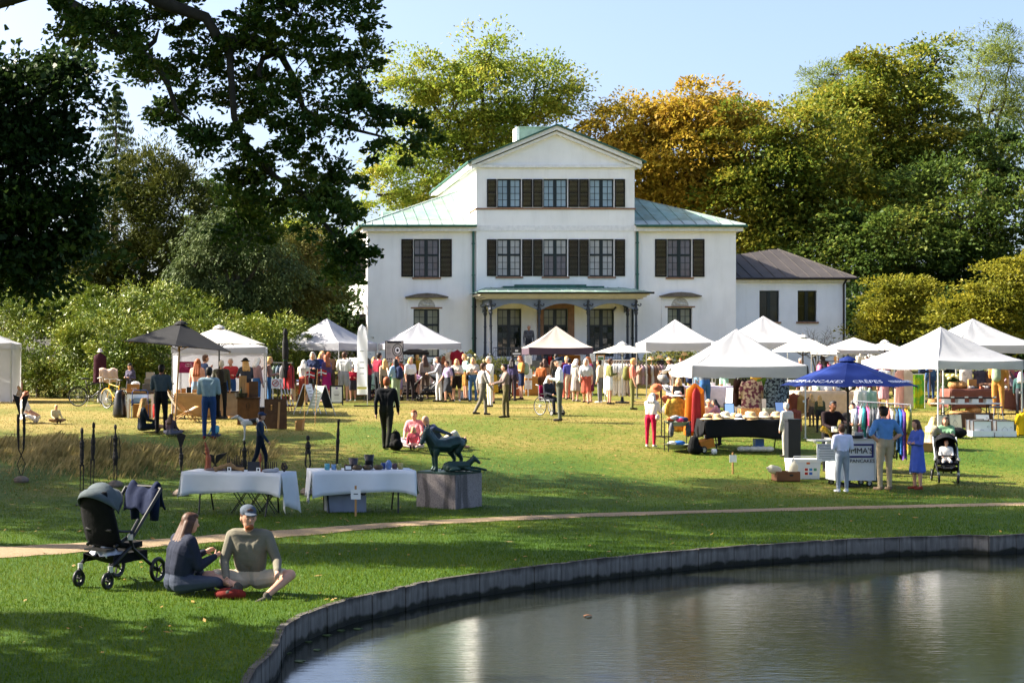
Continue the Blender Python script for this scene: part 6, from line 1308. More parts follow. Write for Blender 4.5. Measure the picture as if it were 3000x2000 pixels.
gp = G(670, 1752); o = b.build('cloth_bag', cloth('6a221c', var=.35), None, smooth=True, loc=gp); tag(o, 'dark red speckled cloth bag lying on the grass by the seated woman', 'bag')
# ================================================================== LEFT STALLS
p = G(290, 1192)
bicycle('black city bicycle parked before the rhododendrons', G(272, 1190), R(8), mat('bike_black', '131415', .35, .1)); bicycle('yellow bicycle leaning behind the black one', G(338, 1198), R(128), mat('bike_yellow', 'd09a12', .35, .1))
# quilt over a stand
p = G(318, 1186); s = F/p.y; hh = (1186-1082)/s
t = thing('quilt_stand', 'metal stand carrying the beige quilt beside the bicycles', 'stand', p); flat(lambda b: (b.tube([(-.3, 0, 0), (-.3, 0, hh)], .014, 6), b.tube([(.3, 0, 0), (.3, 0, hh)], .014, 6), b.tube([(-.3, 0, hh), (.3, 0, hh)], .014, 6)), 'frame', ALU, t)
b = MB(); b.grid(lambda u, v: ((u-.5)*.66+.06*v*math.sin(u*3), (-.08 if v < .5 else .08)*min(1, abs(v-.5)*6)+.03*math.sin(u*16+v*4)*abs(v-.5)*2, hh+.03-.55*abs(v-.42)*1.6+.03*math.sin(u*11)), 22, 16); o = b.build('quilt', cloth('c9ac98'), None, smooth=True, loc=p, thick=.04); tag(o, 'beige quilted blanket draped over the stand by the bicycles', 'blanket')
b = MB(); b.grid(lambda u, v: ((u-.5)*.35, .02*math.sin(u*9), .5-.42*v+.03*math.sin(u*5)), 8, 6); o = b.build('plastic_bag', mat('white_bag', 'dcdcdc', .5, .05, 5, trans=.3), None, smooth=True, loc=p+Vector((-.22, -.12, 0)), thick=.05); tag(o, 'white plastic bag hanging below the beige quilt', 'bag')
# coat on a stand with a pale hat
p = G(293, 1182); s = F/p.y; hh = (1182-1030)/s; t = thing('coat_stand', 'coat stand with a dark maroon coat at the shrubs', 'stand', p); flat(lambda b: (b.tube([(0, .1, 0), (0, .1, hh)], .018, 7), b.bar((-.25, .1, .03), (.25, .1, .03), .03)), 'post', BLKM, t)
garment('dark maroon coat hanging on the stand behind the bicycles', p+Vector((0, 0, hh-.02)), 0, 1.15, .46, cloth('3a1a24'), sleeve=False); hat('pale crumpled hat on top of the coat stand', p+Vector((0, .1, hh+.01)), mat('hat_pale', 'c9bfb8', .8), None, .14, group=None)
# trash sack frame, white table with boxes
p = G(352, 1222); b = MB(); b.lathe([(.20, 0), (.22, .1), (.19, .4), (.15, .75), (.10, .84), (.05, .86)], 12); b.v = [(x*(1+.08*math.sin(z*20+y*20)), y, z) for x, y, z in b.v]; o = b.build('rubbish_sack', mat('sack_black', '17181a', .3, .3, 8), None, smooth=True, loc=p); tag(o, 'shiny black rubbish sack leaning beside the white trestle table', 'sack')
p = G(410, 1224); t = thing('stall_table', 'white wooden table stacked with cardboard boxes beside the red extinguisher', 'table', p); L = .84; zt = .78
flat(lambda b: b.box((0, .35, zt-.02), (L, .72, .04)), 'table_top', OSB, t); flat(lambda b: b.box((0, .01, zt-.12), (L-.1, .03, .14)), 'apron', WHT, t)
for x in (-L/2+.05, L/2-.05):
    for y in (.03, .66): flat(lambda b: b.box((x, y, zt/2-.02), (.06, .06, zt-.04)), 'leg', WHT, t)
zt_ = p.z+zt
crate('cardboard_box', 'open brown cardboard box with white lettering on the white table', 'box', p+Vector((-.22, .25, zt)), (.38, .3, .26), CARD); o = bpy.data.objects['cardboard_box']; text('com', .10, PAPER, o, (0.03, -.153, .13))
crate('cardboard_box', 'closed dark grey box beside the lettered carton', 'box', p+Vector((.26, .3, zt)), (.4, .36, .26), mat('box_grey', '5c5a56', .8), open_=False); crate('cardboard_box', 'small grey box on top of the dark grey box', 'box', p+Vector((.30, .3, zt+.262)), (.34, .3, .16), mat('box_grey2', '77726a', .8), open_=False); crate('coffee_machine', 'pale coffee machine on top of the stacked grey boxes', 'machine', p+Vector((.30, .32, zt+.424)), (.26, .24, .20), mat('machine', 'a29c94', .5), open_=False)
b = MB(); b.ball((0, 0, .07), (.15, .12, .08), 9, 6); o = b.build('plastic_bag', mat('white_bag', 'dcdcdc'), None, smooth=False, loc=p+Vector((-.15, .25, zt+.2))); tag(o, 'crumpled clear plastic bag on the lettered carton', 'bag')
crate('wood_plank_stack', 'thin wooden boards lying on the edge of the white table', 'board', p+Vector((-.1, .05, zt)), (.55, .1, .035), WOOD, open_=False)
crate('cardboard_box', 'flat carton stored low under the white table', 'box', p+Vector((.05, .35, 0)), (.55, .4, .42), CARD, open_=False); crate('blue_crate', 'pale blue plastic crate hanging in the blue trolley', 'crate', p+Vector((.02, -.12, .48)), (.42, .22, .14), mat('crate_blue', '7f9cc0', .5))
t = thing('blue_trolley', 'blue tubular trolley frame before the white table', 'trolley', p+Vector((.02, -.12, 0))); flat(lambda b: b.tube([(-.26, -.13, 0), (-.24, -.13, .8), (-.2, -.13, .86), (.2, -.13, .86), (.24, -.13, .8), (.26, -.13, 0)], .013, 8), 'frame', mat('tube_blue', '27427c', .4), t); flat(lambda b: (b.tube([(-.24, -.13, .47), (.24, -.13, .47)], .01, 6), b.tube([(-.24, .13, .47), (.24, .13, .47)], .01, 6), b.tube([(-.24, -.13, .47), (-.24, .13, .47)], .01, 6), b.tube([(.24, -.13, .47), (.24, .13, .47)], .01, 6)), 'shelf_rail', mat('tube_blue', '27427c'), t)
p = G(455, 1226); t = thing('fire_extinguisher', 'red fire extinguisher standing beside the white table', 'extinguisher', p); RED = mat('red_paint', 'b3201c', .35, .08); flat(lambda b: b.lathe([(.075, 0), (.08, .02), (.08, .38), (.06, .44), (.025, .46)], 14), 'cylinder', RED, t, smooth=True); flat(lambda b: (b.tube([(0, 0, .46), (0, 0, .52)], .02, 8), b.bar((-.03, 0, .53), (.08, 0, .56), .02)), 'valve', BLK, t); flat(lambda b: b.tube([(.02, 0, .5), (.1, 0, .45), (.1, 0, .2)], .012, 6), 'hose', BLK, t)
# deck chair
p = G(530, 1236); t = thing('deck_chair', 'folding wooden deck chair on the grass under the black parasol', 'chair', p, R(12)); P2 = [(-.5, 1.0), (.45, 0.0)]
for s in (-1, 1):
    flat(lambda b: b.bar((-.48, s*.27, 1.0), (.52, s*.27, .02), .05, .025), 'rail', WOOD, t); flat(lambda b: b.bar((-.30, s*.23, .02), (.5, s*.23, .46), .045, .025), 'rail', WOOD, t); flat(lambda b: b.bar((-.1, s*.30, .62), (.38, s*.30, .02), .04, .02), 'prop', WOOD, t)
for c in ((-.46, 0, .98), (.48, 0, .45), (.3, 0, .23), (-.25, 0, .04)): flat(lambda b: b.box(c, (.04, .56, .03)), 'crossbar', WOOD, t)
b = MB(); b.grid(lambda u, v: (-.46+.94*v, (u-.5)*.42, .97*(1-v)+.44*v-.42*math.sin(math.pi*min(1, v*1.02))**1.2*.9), 4, 14); b.build('sling', cloth('a89a8a'), t, smooth=True, thick=.006)
# wooden stall counters
def counter(label, px, py, top, w, d, m, rz=0, doors=False, taper=0.):
    p = G(px, py); hh = wz(top, p.y)-p.z; t = thing('stall_counter', label, 'counter', p, R(rz)); flat(lambda b: b.prism([(-w/2+taper, 0, 0), (w/2-taper, 0, 0), (w/2, 0, hh-.04), (-w/2, 0, hh-.04)], (0, d, 0)), 'front_body', m, t); flat(lambda b: b.box((0, d/2, hh-.02), (w+.06, d+.06, .04)), 'worktop', BLK if not doors else DWOOD, t)
    if doors:
        for s in (-1, 1): flat(lambda b: b.box((s*w*.24, -.008, hh*.58), (w*.45, .014, hh*.66)), 'door', OSB, t); flat(lambda b: b.box((s*.05, -.02, hh*.7), (.012, .012, .12)), 'handle', BLK, t)
    return t, p, hh
t, p, hh = counter('dark plywood counter with two doors beside the greyhound', 727, 1245, 1164, .62, .5, OSB, -4, True)
t2, p2, h2 = counter('pale sloping plywood counter behind the denim jacket man', 672, 1222, 1146, .85, .5, mat('plywood_pale', '9a8a70', .7, .2, 5), 0, False, .1)
t3, p3, h3 = counter('low dark wooden shelf box between counter and brown panel', 778, 1240, 1192, .5, .4, DWOOD)
def panel(label, px, py, top, w, m, tilt, rz=0, arch=False, loc=None, batten=True):
    p = Vector(loc) if loc else G(px, py); hh = top if loc else wz(top, p.y)-p.z; t = thing('plywood_display', label, 'board', p, R(rz)); Mx = Matrix.Rotation(tilt, 3, 'X'); b = MB(); b.box((0, 0, hh/2), (w, .02, hh)); b.v = [tuple(Mx @ Vector(v)) for v in b.v]; b.build('sheet', m, t)
    if batten:
        b = MB(); b.bar((.06, -.022, .0), (.10, -.022, hh*.9), .06, .02, up=(0, 1, 0)); b.v = [tuple(Mx @ Vector(v)) for v in b.v]; b.build('batten', WOOD, t); b = MB(); b.bar((-.12, .5*hh*.5, 0), (-.12, .02, hh*.8), .04); b.v = [(x, abs(y), z) for x, y, z in b.v]; b.build('prop', WOOD, t)
    return t
panel('large brown plywood panel propped on the grass', 808, 1256, 1168, .62, OSB, -.10); panel('small tan plywood wedge standing on the grass', 880, 1260, 1228, .22, CARD, -.25)
for x, y, w, q, m, l in ((-.15, .15, .22, .62, WOOD, 'tall pale wooden board with an arched hole on the counter'), (.16, .12, .26, .46, OSB, 'brown wooden frame leaning on the doored counter'), (-.02, .3, .3, .42, WOOD, 'pale wooden box board behind the arched board')): panel(l, 0, 0, q, w, m, -.08, loc=p+Vector((x, y, hh)), batten=False)
b = MB(); b.lathe([(.13, 0), (.17, .02), (.19, .13), (.17, .13), (.15, .03)], 16); o = b.build('black_tub', BLK, None, loc=p+Vector((-.2, .05, hh))); tag(o, 'black plastic tub with a bottle on the counter', 'tub')
b = MB(); b.lathe([(.035, 0), (.035, .16), (.012, .22), (.012, .28)], 10); o = b.build('bottle', mat('bottle_green', '1c2a14', .15), None, loc=p+Vector((-.2, .05, hh+.035))); tag(o, 'dark green bottle standing in the black tub', 'bottle')
for i, (dx, dz, w) in enumerate(((-.6, 0, .5), (-.2, 0, .4), (.2, 0, .45))): crate('pallet_board', ('loose wooden offcut lying under the pale counter', 'short wooden offcut beside the counter foot', 'wooden offcut lying before the low shelf box')[i], 'board', p2+Vector((dx, -.12-.1*i, 0)), (w, .12, .04), WOOD, rz=.1*i, open_=False)
# flowers in a bucket and orange flowers
def flowers(label, px, py, top, w, hx, potm=BLK, leafm=LF_ROS, n=26):
    p = G(px, py); hh = wz(top, p.y)-p.z; t = thing('potted_flowers', label, 'plant', p); flat(lambda b: b.lathe([(w*.3, 0), (w*.38, hh*.3), (w*.34, hh*.3)], 14), 'pot', potm, t); E = [(0, 0, hh*.62, w*.5, w*.45, hh*.38)]; me, c = crown(E, 26, 26, w*.22, .07, .04, leafm, flat=.9); place('foliage', me, t)
    b = MB(); c, _, _ = sample_ells(E, n, 1.)
    for q in c: b.ball(q, .028, 6, 4)
    tag(b.build('blossom', mat('petal_'+hx, hx, .6, .2, 20), t, smooth=True), kind='stuff')
flowers('leafy potted bush with orange flowers beside the deck chair', 547, 1190, 1112, .42, 'e08a1c'); flowers('small orange flowers at the foot of the parasol pole', 515, 1176, 1140, .22, 'e58a18'); flowers('yellow marigolds in a box beneath the card stand', 880, 1172, 1138, .4, 'e0a81c', DWOOD); flowers('small yellow flowers beside the doored counter', 757, 1196, 1146, .16, 'e5a020')
# stall behind: table with kraft cloth, poster on the tent wall
p = G(530, 1205); tb, _ = cloth_table('stall table inside the walled tent', 'kraft coloured cloth on the table inside the walled tent', Vector((wx(570, 47), 47, gzf(wx(570, 47), 47))), 1.2, .5, .78, 0, cloth('b08a5a'), (.7, .7, .5, .7), seed=5)
for i in range(7):
    x = -.5+.165*i; b = MB(); b.box((0, 0, .05+.02*(i % 3)), (.14, .12, .1+.04*(i % 3))); o = b.build('display_box', (WOOD, CARD, BLK)[i % 3], None, loc=top_pt(tb, x, 0, .787)); tag(o, ('pale wooden box', 'small brown carton', 'black tin')[i % 3]+' on the kraft covered table, '+('beside the tent wall', 'second along', 'before the poster', 'in the middle', 'next to the middle one', 'near the table end', 'at the table end')[i], 'box')
p = PX(545, 1066, 51.6); t = board('maroon poster with pink rings on the tent wall', 'poster', p-Vector((0, 0, .3)), 0, .62, .38, cloth('701c3c'), cloth('701c3c'), frame=.01, name='poster', t=.01)
for r in (.1, .14, .18): flat(lambda b: b.tube([(-.12+r*math.cos(a), -.012, .12+r*math.sin(a)) for a in np.linspace(.0, 3.1, 12)], .006, 4), 'ring', cloth('c0447c'), t)
text('1 pose 55,-', .05, PAPER, t, (.1, -.012, .30)); text('3 poser 150,-', .05, PAPER, t, (.1, -.012, .23))
# crossed-out CO2 sign on a white lectern, striped poles
p = G(812, 1205); t = thing('sign_lectern', 'white lectern with a crossed-out CO2 sign', 'sign', p); hh = wz(1108, p.y)-p.z; flat(lambda b: (b.box((-.14, .1, hh/2), (.03, .03, hh)), b.box((.14, .1, hh/2), (.03, .03, hh)), b.box((0, .12, hh*.9), (.36, .03, .05))), 'stand', WHT, t); flat(lambda b: b.box((0, 0, hh-.17), (.40, .02, .32)), 'panel', PAPER, t)
flat(lambda b: b.tube([(-.06+.10*math.cos(a), -.014, hh-.16+.10*math.sin(a)) for a in np.linspace(0, 6.283, 21)[:-1]], .012, 5, closed=True), 'ring', RED, t); flat(lambda b: b.bar((-.13, -.018, hh-.23), (.01, -.018, hh-.09), .02, .006, up=(0, 1, 0)), 'bar', RED, t); text('CO₂', .12, INK, t, (-.06, -.012, hh-.16)); lines(t, .07, .16, hh-.14, hh-.05, 4, -.012)
for i in range(4):
    p = G(838+i*6, 1206-i); q = thing('ranging_pole', 'red and white striped pole leaning by the furled parasol, '+('first', 'second', 'third', 'last')[i]+' of four from the lectern', 'pole', p); a = Vector((.03*i, 0, 0)); d = Vector((-.20, .0, .95))
    for k in range(5): flat(lambda b: b.tube([a+d*(k/5), a+d*((k+1)/5)], .014, 6), 'band', (RED, WHT)[k % 2], q)
# left clothes rail
a, b_ = G(800, 1186), G(858, 1190); t, A_, B_ = rail('clothes rail with red and grey garments by the furled parasol', a, b_, 1.55)
for i, (hx, l) in enumerate((('5c6a5a', 'grey-green cardigan first on the rail by the furled parasol'), ('54606c', 'slate jacket on the rail by the furled parasol'), ('7a7a7c', 'light grey jumper on the rail by the furled parasol'), ('a33a40', 'coral red jacket on the rail by the furled parasol'), ('9c3238', 'red knit jacket last on the rail by the furled parasol'))): garment(l, A_.lerp(B_, .1+.2*i)-Vector((0, 0, .08)), R(70), .85, .42, cloth(hx), 'garments on the left rail')
garment('cream fringed shawl hanging low beside the striped poles', G(858, 1176)+Vector((0, 0, .75)), R(20), .7, .2, cloth('cdb892'), sleeve=False)
# card stand
p = G(886, 1176); t = thing('card_stand', 'tilted wooden rack of photo cards', 'rack', p); flat(lambda b: (b.bar((-.2, .1, 0), (-.2, .1, .62), .03), b.bar((.2, .1, 0), (.2, .1, .62), .03)), 'leg', WOOD, t); flat(lambda b: b.box((0, 0, .72), (.5, .4, .03), rx=.7), 'tray', OSB, t)
for i in range(3):
    for j in range(2): flat(lambda b: b.box((-.16+.16*i, -.05+.14*j-.03, .69+.13*j), (.13, .1, .008), rx=.7), 'card', (PAPER, mat('card_blue', '9aa6c0', .6), PAPER)[(i+j) % 3], t)
# A-boards
def aboard(label, px, py, top, w, m, fm, rz, spread=.42, fill=None):
    p = G(px, py); hh = wz(top, p.y)-p.z; t = thing('a_board', label, 'sign', p, R(rz))
    for s in (-1, 1):
        for x in (-w/2, w/2): flat(lambda b: b.bar((x, s*spread, 0), (x, s*.02, hh), .03, .02), 'leg', fm, t)
        an = math.atan2(spread, hh); b = MB(); b.box((0, 0, 0), (w-.03, .012, hh*.80)); Mx = Matrix.Translation((0, s*spread*.42, hh*.60)) @ Matrix.Rotation(s*an, 4, 'X'); b.v = [tuple(Mx @ Vector(v)) for v in b.v]; pn = b.build('panel', m if s < 0 else (fill or m), t)
        for i in range(6):
            b = MB(); w2 = random.uniform(.25, .7)*w; b.box((0, -.009 if s < 0 else .009, hh*(.28-.11*i)), (w2, .003, .022)); b.v = [tuple(Mx @ Vector(v)) for v in b.v]; b.build('print_line', PAPER if m is CHALK else mat('faded_print', '9a8f86', .8), pn)
    return t
CHALK = mat('chalkboard', '23272a', .7, .2, 6)
aboard('white poster A-board standing open on the lawn', 900, 1212, 1124, .62, PAPER, WHT, 68, .36, OSB); aboard('black chalk A-board on the lawn beside the white one', 940, 1215, 1128, .62, CHALK, ALU, 112, .36, mat('board_sage', '8f9c8a', .7))
t = board('white poster in a black frame standing on the lawn', 'sign', G(986, 1186), R(4), .50, .66, PAPER, mat('frame_black', '14161c', .5), .06, frame=.055, name='poster_stand', legs=.07)
for k, (r, z) in enumerate(((.05, .55),)):
    for a in (-.8, -.4, 0, .4, .8): flat(lambda b: b.ball((math.sin(a)*.035, -.012, .60+math.cos(a)*.02), (.014, .004, .03), 7, 5), 'petal', cloth('8a6aa8'), t)
lines(t, -.13, .13, .22, .5, 7, -.012, mat('faint_print', 'b4b2b4', .8)); flat(lambda b: b.box((0, -.012, .37), (.17, .002, .02)), 'print_line', INK, t); flat(lambda b: b.box((0, -.016, .09), (.28, .002, .014)), 'print_line', PAPER, t)
# danish flags
def dflag(label, px, py, tilt):
    p = G(903, 1212)+Vector((0, 0, 0)); q = PX(px, py, 43.6); t = thing('paper_flag', label, 'flag', Vector((q.x-.22, q.y, gzf(q.x, q.y)))); zz = q.z-t.location.z; flat(lambda b: b.tube([(.0, 0, 0), (tilt, 0, zz+.12)], .008, 6), 'stick', WOOD, t)
    b = MB(); X0 = tilt*.95; b.grid(lambda u, v: (X0+.02+.24*u, .015*math.sin(u*6), zz-.09+.18*v+.02*math.sin(u*5)), 10, 5); b.build('field', mat('flag_red', 'c0202c', .7, .05), t)
    for c in ((.3, .42, 0, 1), (0, 1, .40, .60)):
        b = MB(); b.grid(lambda u, v: (X0+.02+.24*(c[0]+(c[1]-c[0])*u), -.004+.015*math.sin((c[0]+(c[1]-c[0])*u)*6), zz-.09+.18*(c[2]+(c[3]-c[2])*v)+.02*math.sin((c[0]+(c[1]-c[0])*u)*5)), 10, 5); b.build('cross', PAPER, t)
dflag('small red and white cross flag flying above the A-boards', 945, 1092, .08); dflag('small red and white cross flag drooping beside the other', 914, 1098, .04)
# menu sign with a round emblem, small stall under the gabled tent
p = G(1155, 1172); t = board('black framed menu sign with a round emblem before the garment tent', 'sign', Vector((p.x, p.y, wz(1060, p.y)-0)), R(0), .74, .84, mat('menu_cream', 'b9b4aa', .7, .1), BLK, 0, frame=.03, name='menu_sign'); z0 = t.location.z-p.z
flat(lambda b: (b.box((-.25, .02, -z0/2), (.04, .04, z0)), b.box((.25, .02, -z0/2), (.04, .04, z0))), 'post', BLK, t)
for r, m in ((.21, BLK), (.185, mat('emblem_grey', 'a9a49a', .7)), (.13, BLK), (.105, PAPER), (.05, BLK)):
    b = MB(); b.prism([(.13+r*math.cos(a), -.012-(.21-r)*.02, .47+r*math.sin(a)*1.25) for a in np.linspace(0, 6.283, 25)[:-1]], (0, -.002, 0)); b.build('emblem_ring', m, t)
lines(t, -.31, -.13, .26, .66, 9, -.012); flat(lambda b: b.box((-.0, -.012, .78), (.56, .004, .06)), 'print_line', INK, t)
for i in range(8): flat(lambda b: b.ball((-.28+.08*i, -.014, .12), (.026, .004, .036), 7, 5), 'dot', INK, t)
for k, (px, Y, l, cl, hx) in enumerate(((965, 63, 'stall table under the gabled tent', 'bamboo coloured mat over the table under the gabled tent', 'a5834e'), (1200, 66, 'stall table under the garment tent', 'pale cloth over the table under the garment tent', 'b9aa98'))):
    tb, _ = cloth_table(l, cl, Vector((wx(px+40, Y), Y, gzf(wx(px+40, Y), Y))), 2.2, .6, .8, 0, cloth(hx), (.7, .7, .5, .7), seed=k+20)
    for i in range(6): b = MB(); b.lathe([(.05, 0), (.06, .1), (.02, .16), (.02, .2)], 8); o = b.build('jar', mat('jar_%d' % (i % 3), ('6a4a2c', 'c9c2b0', '8a3a2a')[i % 3], .4), None, loc=top_pt(tb, -.9+.36*i, 0, .807)); tag(o, ('brown', 'cream', 'red')[i % 3]+' jar on the '+('bamboo mat' if k == 0 else 'pale cloth')+(', first of its colour' if i < 3 else ', second of its colour')+' from the tent leg', 'jar')
# rail of pale clothes and two garments on the tent corner
a, b_ = G(1255, 1168), G(1322, 1168); t, A_, B_ = rail('low clothes rail with pale garments beneath the rose bush', a, b_, 1.5)
for i in range(9): hx = ('e6d9cc', 'd9b8b0', 'efe8dc', 'c98a80', 'e2dccf', 'b9a89a', 'ead9d2', 'd2c2b0', 'f0ebe2')[i]; garment(('ivory', 'blush', 'cream', 'salmon', 'oatmeal', 'taupe', 'shell pink', 'sand', 'white')[i]+' garment on the low rail beside the rose bush', A_.lerp(B_, .06+.11*i)-Vector((0, 0, .08)), R(80), .8, .36, cloth(hx), 'garments on the low pale rail')
q = PX(1322, 1027, 62.4); garment('cream blouse hanging from the tent corner beside the red one', q, R(10), .75, .34, cloth('e2d3bc'), sleeve=True); q = PX(1340, 1024, 62.2); garment('dark red blouse hanging from the tent corner', q, R(0), .8, .42, cloth('8c1f2c'))
crate('white_tub', 'white plastic tub on the grass by the woman in black shorts', 'tub', G(1362, 1166), (.52, .4, .28), mat('tub_white', 'c9ccc8', .5)); crate('wooden_tray', 'brown wooden box at the foot of the rose bush', 'box', G(1310, 1160), (.5, .36, .32), OSB)
# strollers in the crowd
stroller('dark stroller with silver handle waiting at the garment tent', G(1262, 1176), R(95), .98, '24262a', '3a3d42'); stroller('stroller with pink blanket beside the man in black', G(1205, 1174), R(80), .92, '2a2a2e', 'b98aa8'); stroller('black stroller parked before the white feather flag', G(1110, 1172), R(100), .95, '1c1d20', '26282c'); stroller('patterned stroller beside the porch railing', G(1465, 1166), R(60), .9, '6a4a4c', '3a3f4a')
# black backpack on the lawn
p = G(1160, 1318); t = thing('backpack', 'black backpack standing alone on the sunny lawn', 'backpack', p, R(15)); f = Fig(); f.cap((0, 0, .13), (0, .02, .36), .15, .12, 0); f.ell((0, -.1, .16), (.12, .08, .12), 0); f.ell((0, 0, .12), (.19, .13, .13), 0); place('body', f.mesh('body', [cloth('0f1011')], .014, .5), t); flat(lambda b: (b.tube([(-.08, .12, .42), (-.1, .2, .3), (-.09, .15, .1)], .02, 6), b.tube([(.08, .12, .42), (.1, .2, .3), (.09, .15, .1)], .02, 6)), 'strap', cloth('17181a'), t); flat(lambda b: b.tube([(-.04, .05, .47), (0, .05, .52), (.04, .05, .47)], .01, 6), 'handle', BLK, t)
b = MB(); b.box((0, 0, .01), (.35, .16, .02)); o = b.build('white_packet', PAPER, None, loc=G(1220, 1310), rz=-.2); tag(o, 'white folded packet on the grass before the pink shirt woman', 'packet')
# ================================================================== CENTRE STALL (sand tent)
Y5 = 67.5; x5 = wx(1630, Y5)
tb, _ = cloth_table('bottle stall table under the sand tent', 'amber brown cloth over the bottle stall table', Vector((wx(1585, Y5), Y5, gzf(wx(1585, Y5), Y5))), 1.5, .6, .82, 0, cloth('b07a3c'), (.8, .8, .5, .8), seed=31)
AMB = mat('amber_glass', '9a4a1c', .15, .3, 10, spec=.6); 
for i in range(14):
    b = MB(); b.lathe([(.035, 0), (.038, .12), (.013, .18), (.013, .24)], 8); o = b.build('bottle', AMB if i % 4 else mat('clear_bottle', 'c9b49a', .2), None, loc=top_pt(tb, -.66+.1*i, -.18+.14*(i % 3), .827)); tag(o, 'small amber bottle on the stall table under the sand tent' if i % 4 else 'small clear bottle on the stall table under the sand tent', 'bottle', 'amber stall bottles' if i % 4 else 'clear stall bottles')
    flat(lambda b: b.lathe([(.039, .03), (.039, .09)], 8), 'bottle_label', PAPER, o)
t = board('orange backdrop board inside the sand tent', 'board', Vector((wx(1665, 70), 70, gzf(wx(1665, 70), 70))), 0, 1.1, 1.75, mat('backdrop', '8a5420', .8, .2, 3), WOOD, .0, name='backdrop_board')
for i in range(6): q = PX(1600+i*12, 1041, 69.5); garment(('navy', 'red', 'teal', 'grey', 'blue', 'black')[i]+' shirt hanging inside the sand tent', q, R(75), .55, .4, cloth(('27304c', '9a2430', '2c6a6a', '6a6a70', '3a5a9a', '1a1a1c')[i]), 'shirts inside the sand tent', sleeve=False)
# roll-up signs at the stall
p = G(1513, 1160); t = thing('stall_sign', 'tall dark sign with a white crown beside the sand tent', 'sign', p); hh = wz(1019, p.y)-p.z; flat(lambda b: (b.box((-.2, 0, hh/2), (.03, .03, hh)), b.box((.2, 0, hh/2), (.03, .03, hh))), 'post', ALU, t); flat(lambda b: b.box((0, -.02, hh-.22), (.44, .02, .44)), 'panel', mat('sign_dark', '33312f', .7), t); flat(lambda b: b.box((.06, -.02, hh*.62), (.22, .02, .42)), 'paper', PAPER, t); flat(lambda b: b.box((0, .0, hh*.25), (.4, .03, hh*.5)), 'lower_panel', mat('sign_rust', '9a4a22', .7, .2), t)
for k in (-1, 0, 1): flat(lambda b: b.ball((k*.045, -.034, hh-.12+.0), (.025, .004, .05), 7, 5), 'crown_point', PAPER, t)
flat(lambda b: b.box((0, -.034, hh-.25), (.34, .004, .06)), 'print_line', PAPER, t); flat(lambda b: b.box((0, -.034, hh-.35), (.22, .004, .03)), 'print_line', PAPER, t)
b = MB(); b.tube([(.0+.13*math.cos(a), -.03, hh*.22+.13*math.sin(a)) for a in np.linspace(0, 6.283, 17)[:-1]], .022, 5, closed=True); b.build('emblem', PAPER, t)
p = G(1548, 1160); t = thing('poster_strip', 'white poster strips hanging on a stand before the sand tent', 'poster', p); hh = wz(1040, p.y)-p.z; flat(lambda b: b.box((0, .02, hh/2), (.04, .03, hh)), 'post', ALU, t)
for i, (z, h_) in enumerate(((hh-.2, .38), (hh*.55, .4), (hh*.28, .38))): flat(lambda b: b.box((0, 0, z), (.31, .008, h_)), 'poster', PAPER, t); lines(t, -.12, .12, z-h_*.4, z+h_*.4, 7, -.006, mat('print_red', 'b06a6a', .8) if i == 2 else mat('print_grey', '8a8a94', .8), .014, i)
b = MB(); b.lathe([(.2, 0), (.24, .06), (.24, .2), (.2, .26)], 14); o = b.build('steel_keg', ALU, None, smooth=True, loc=G(1533, 1158)); tag(o, 'squat steel keg standing by the poster strips', 'keg')
b = MB(); b.tube([(.24*math.cos(a), 0, .25+.24*math.sin(a)) for a in np.linspace(0, 6.283, 19)[:-1]], .035, 6, closed=True); b.box((0, 0, .25), (.4, .03, .03)); o = b.build('wooden_hoop', WOOD, None, loc=G(1568, 1158)); tag(o, 'wooden barrel hoop leaning at the bottle stall', 'hoop')
t = board('brown notice board with a landscape picture beside the sand tent', 'sign', Vector((wx(1760, 66), 66, wz(1085, 66))), 0, .36, .68, PAPER, CARD, 0, frame=.05, name='notice_board'); z0 = t.location.z-gzf(wx(1760, 66), 66); flat(lambda b: b.box((0, .02, -z0/2), (.04, .04, z0)), 'post', WOOD, t); flat(lambda b: b.box((0, -.012, .52), (.22, .004, .12)), 'picture', mat('landscape', '5a7a4a', .7, .5, 12), t); lines(t, -.1, .1, .12, .4, 7, -.012, mat('print_grey', '8a8a94'))
t = board('white paper notice pinned on the sand tent leg', 'notice', PX(1736, 1058, 67.7), 0, .22, .34, PAPER, PAPER, 0, frame=.005, name='notice', t=.008); lines(t, -.07, .07, .06, .28, 6, -.006, mat('print_grey', '8a8a94'))
# robes rail under the white parasol
a, b_ = G(1772, 1176), G(1856, 1176); t, A_, B_ = rail('clothes rail of white robes under the white parasol', a, b_, 1.62, ALU)
for i in range(11): hx = ('e9e6e0', 'dcd8d0', 'efece6', 'e2dfd8', 'd9d4ca', 'f0eee8', 'e6e2da', 'd2cbc0', 'bfae9e', 'a8938a', 'cdb0a8')[i]; garment(('white', 'ivory', 'bright white', 'soft white', 'cream', 'pearl', 'off-white', 'ecru', 'beige', 'taupe', 'dusty pink')[i]+' long robe on the rail under the white parasol', A_.lerp(B_, .04+.092*i)-Vector((0, 0, .09)), R(72+random.uniform(-8, 8)), 1.2+.1*(i % 2), .44, cloth(hx), 'robes on the white rail', depth=.08); 
for i in range(5): b = MB(); q = A_.lerp(B_, .1+.18*i); b.tube([q+Vector((-.08, 0, -.075)), q+Vector((0, 0, -.03)), q+Vector((.08, 0, -.075))], .01, 5); o = b.build('hanger', WOOD); tag(o, 'wooden hanger on the rail of white robes', 'hanger', 'wooden hangers on the robe rail')
a, b_ = G(1868, 1168), G(1990, 1166); t, A_, B_ = rail('long clothes rail of brown and grey knits behind the robes', a, b_, 1.5, BLKM)
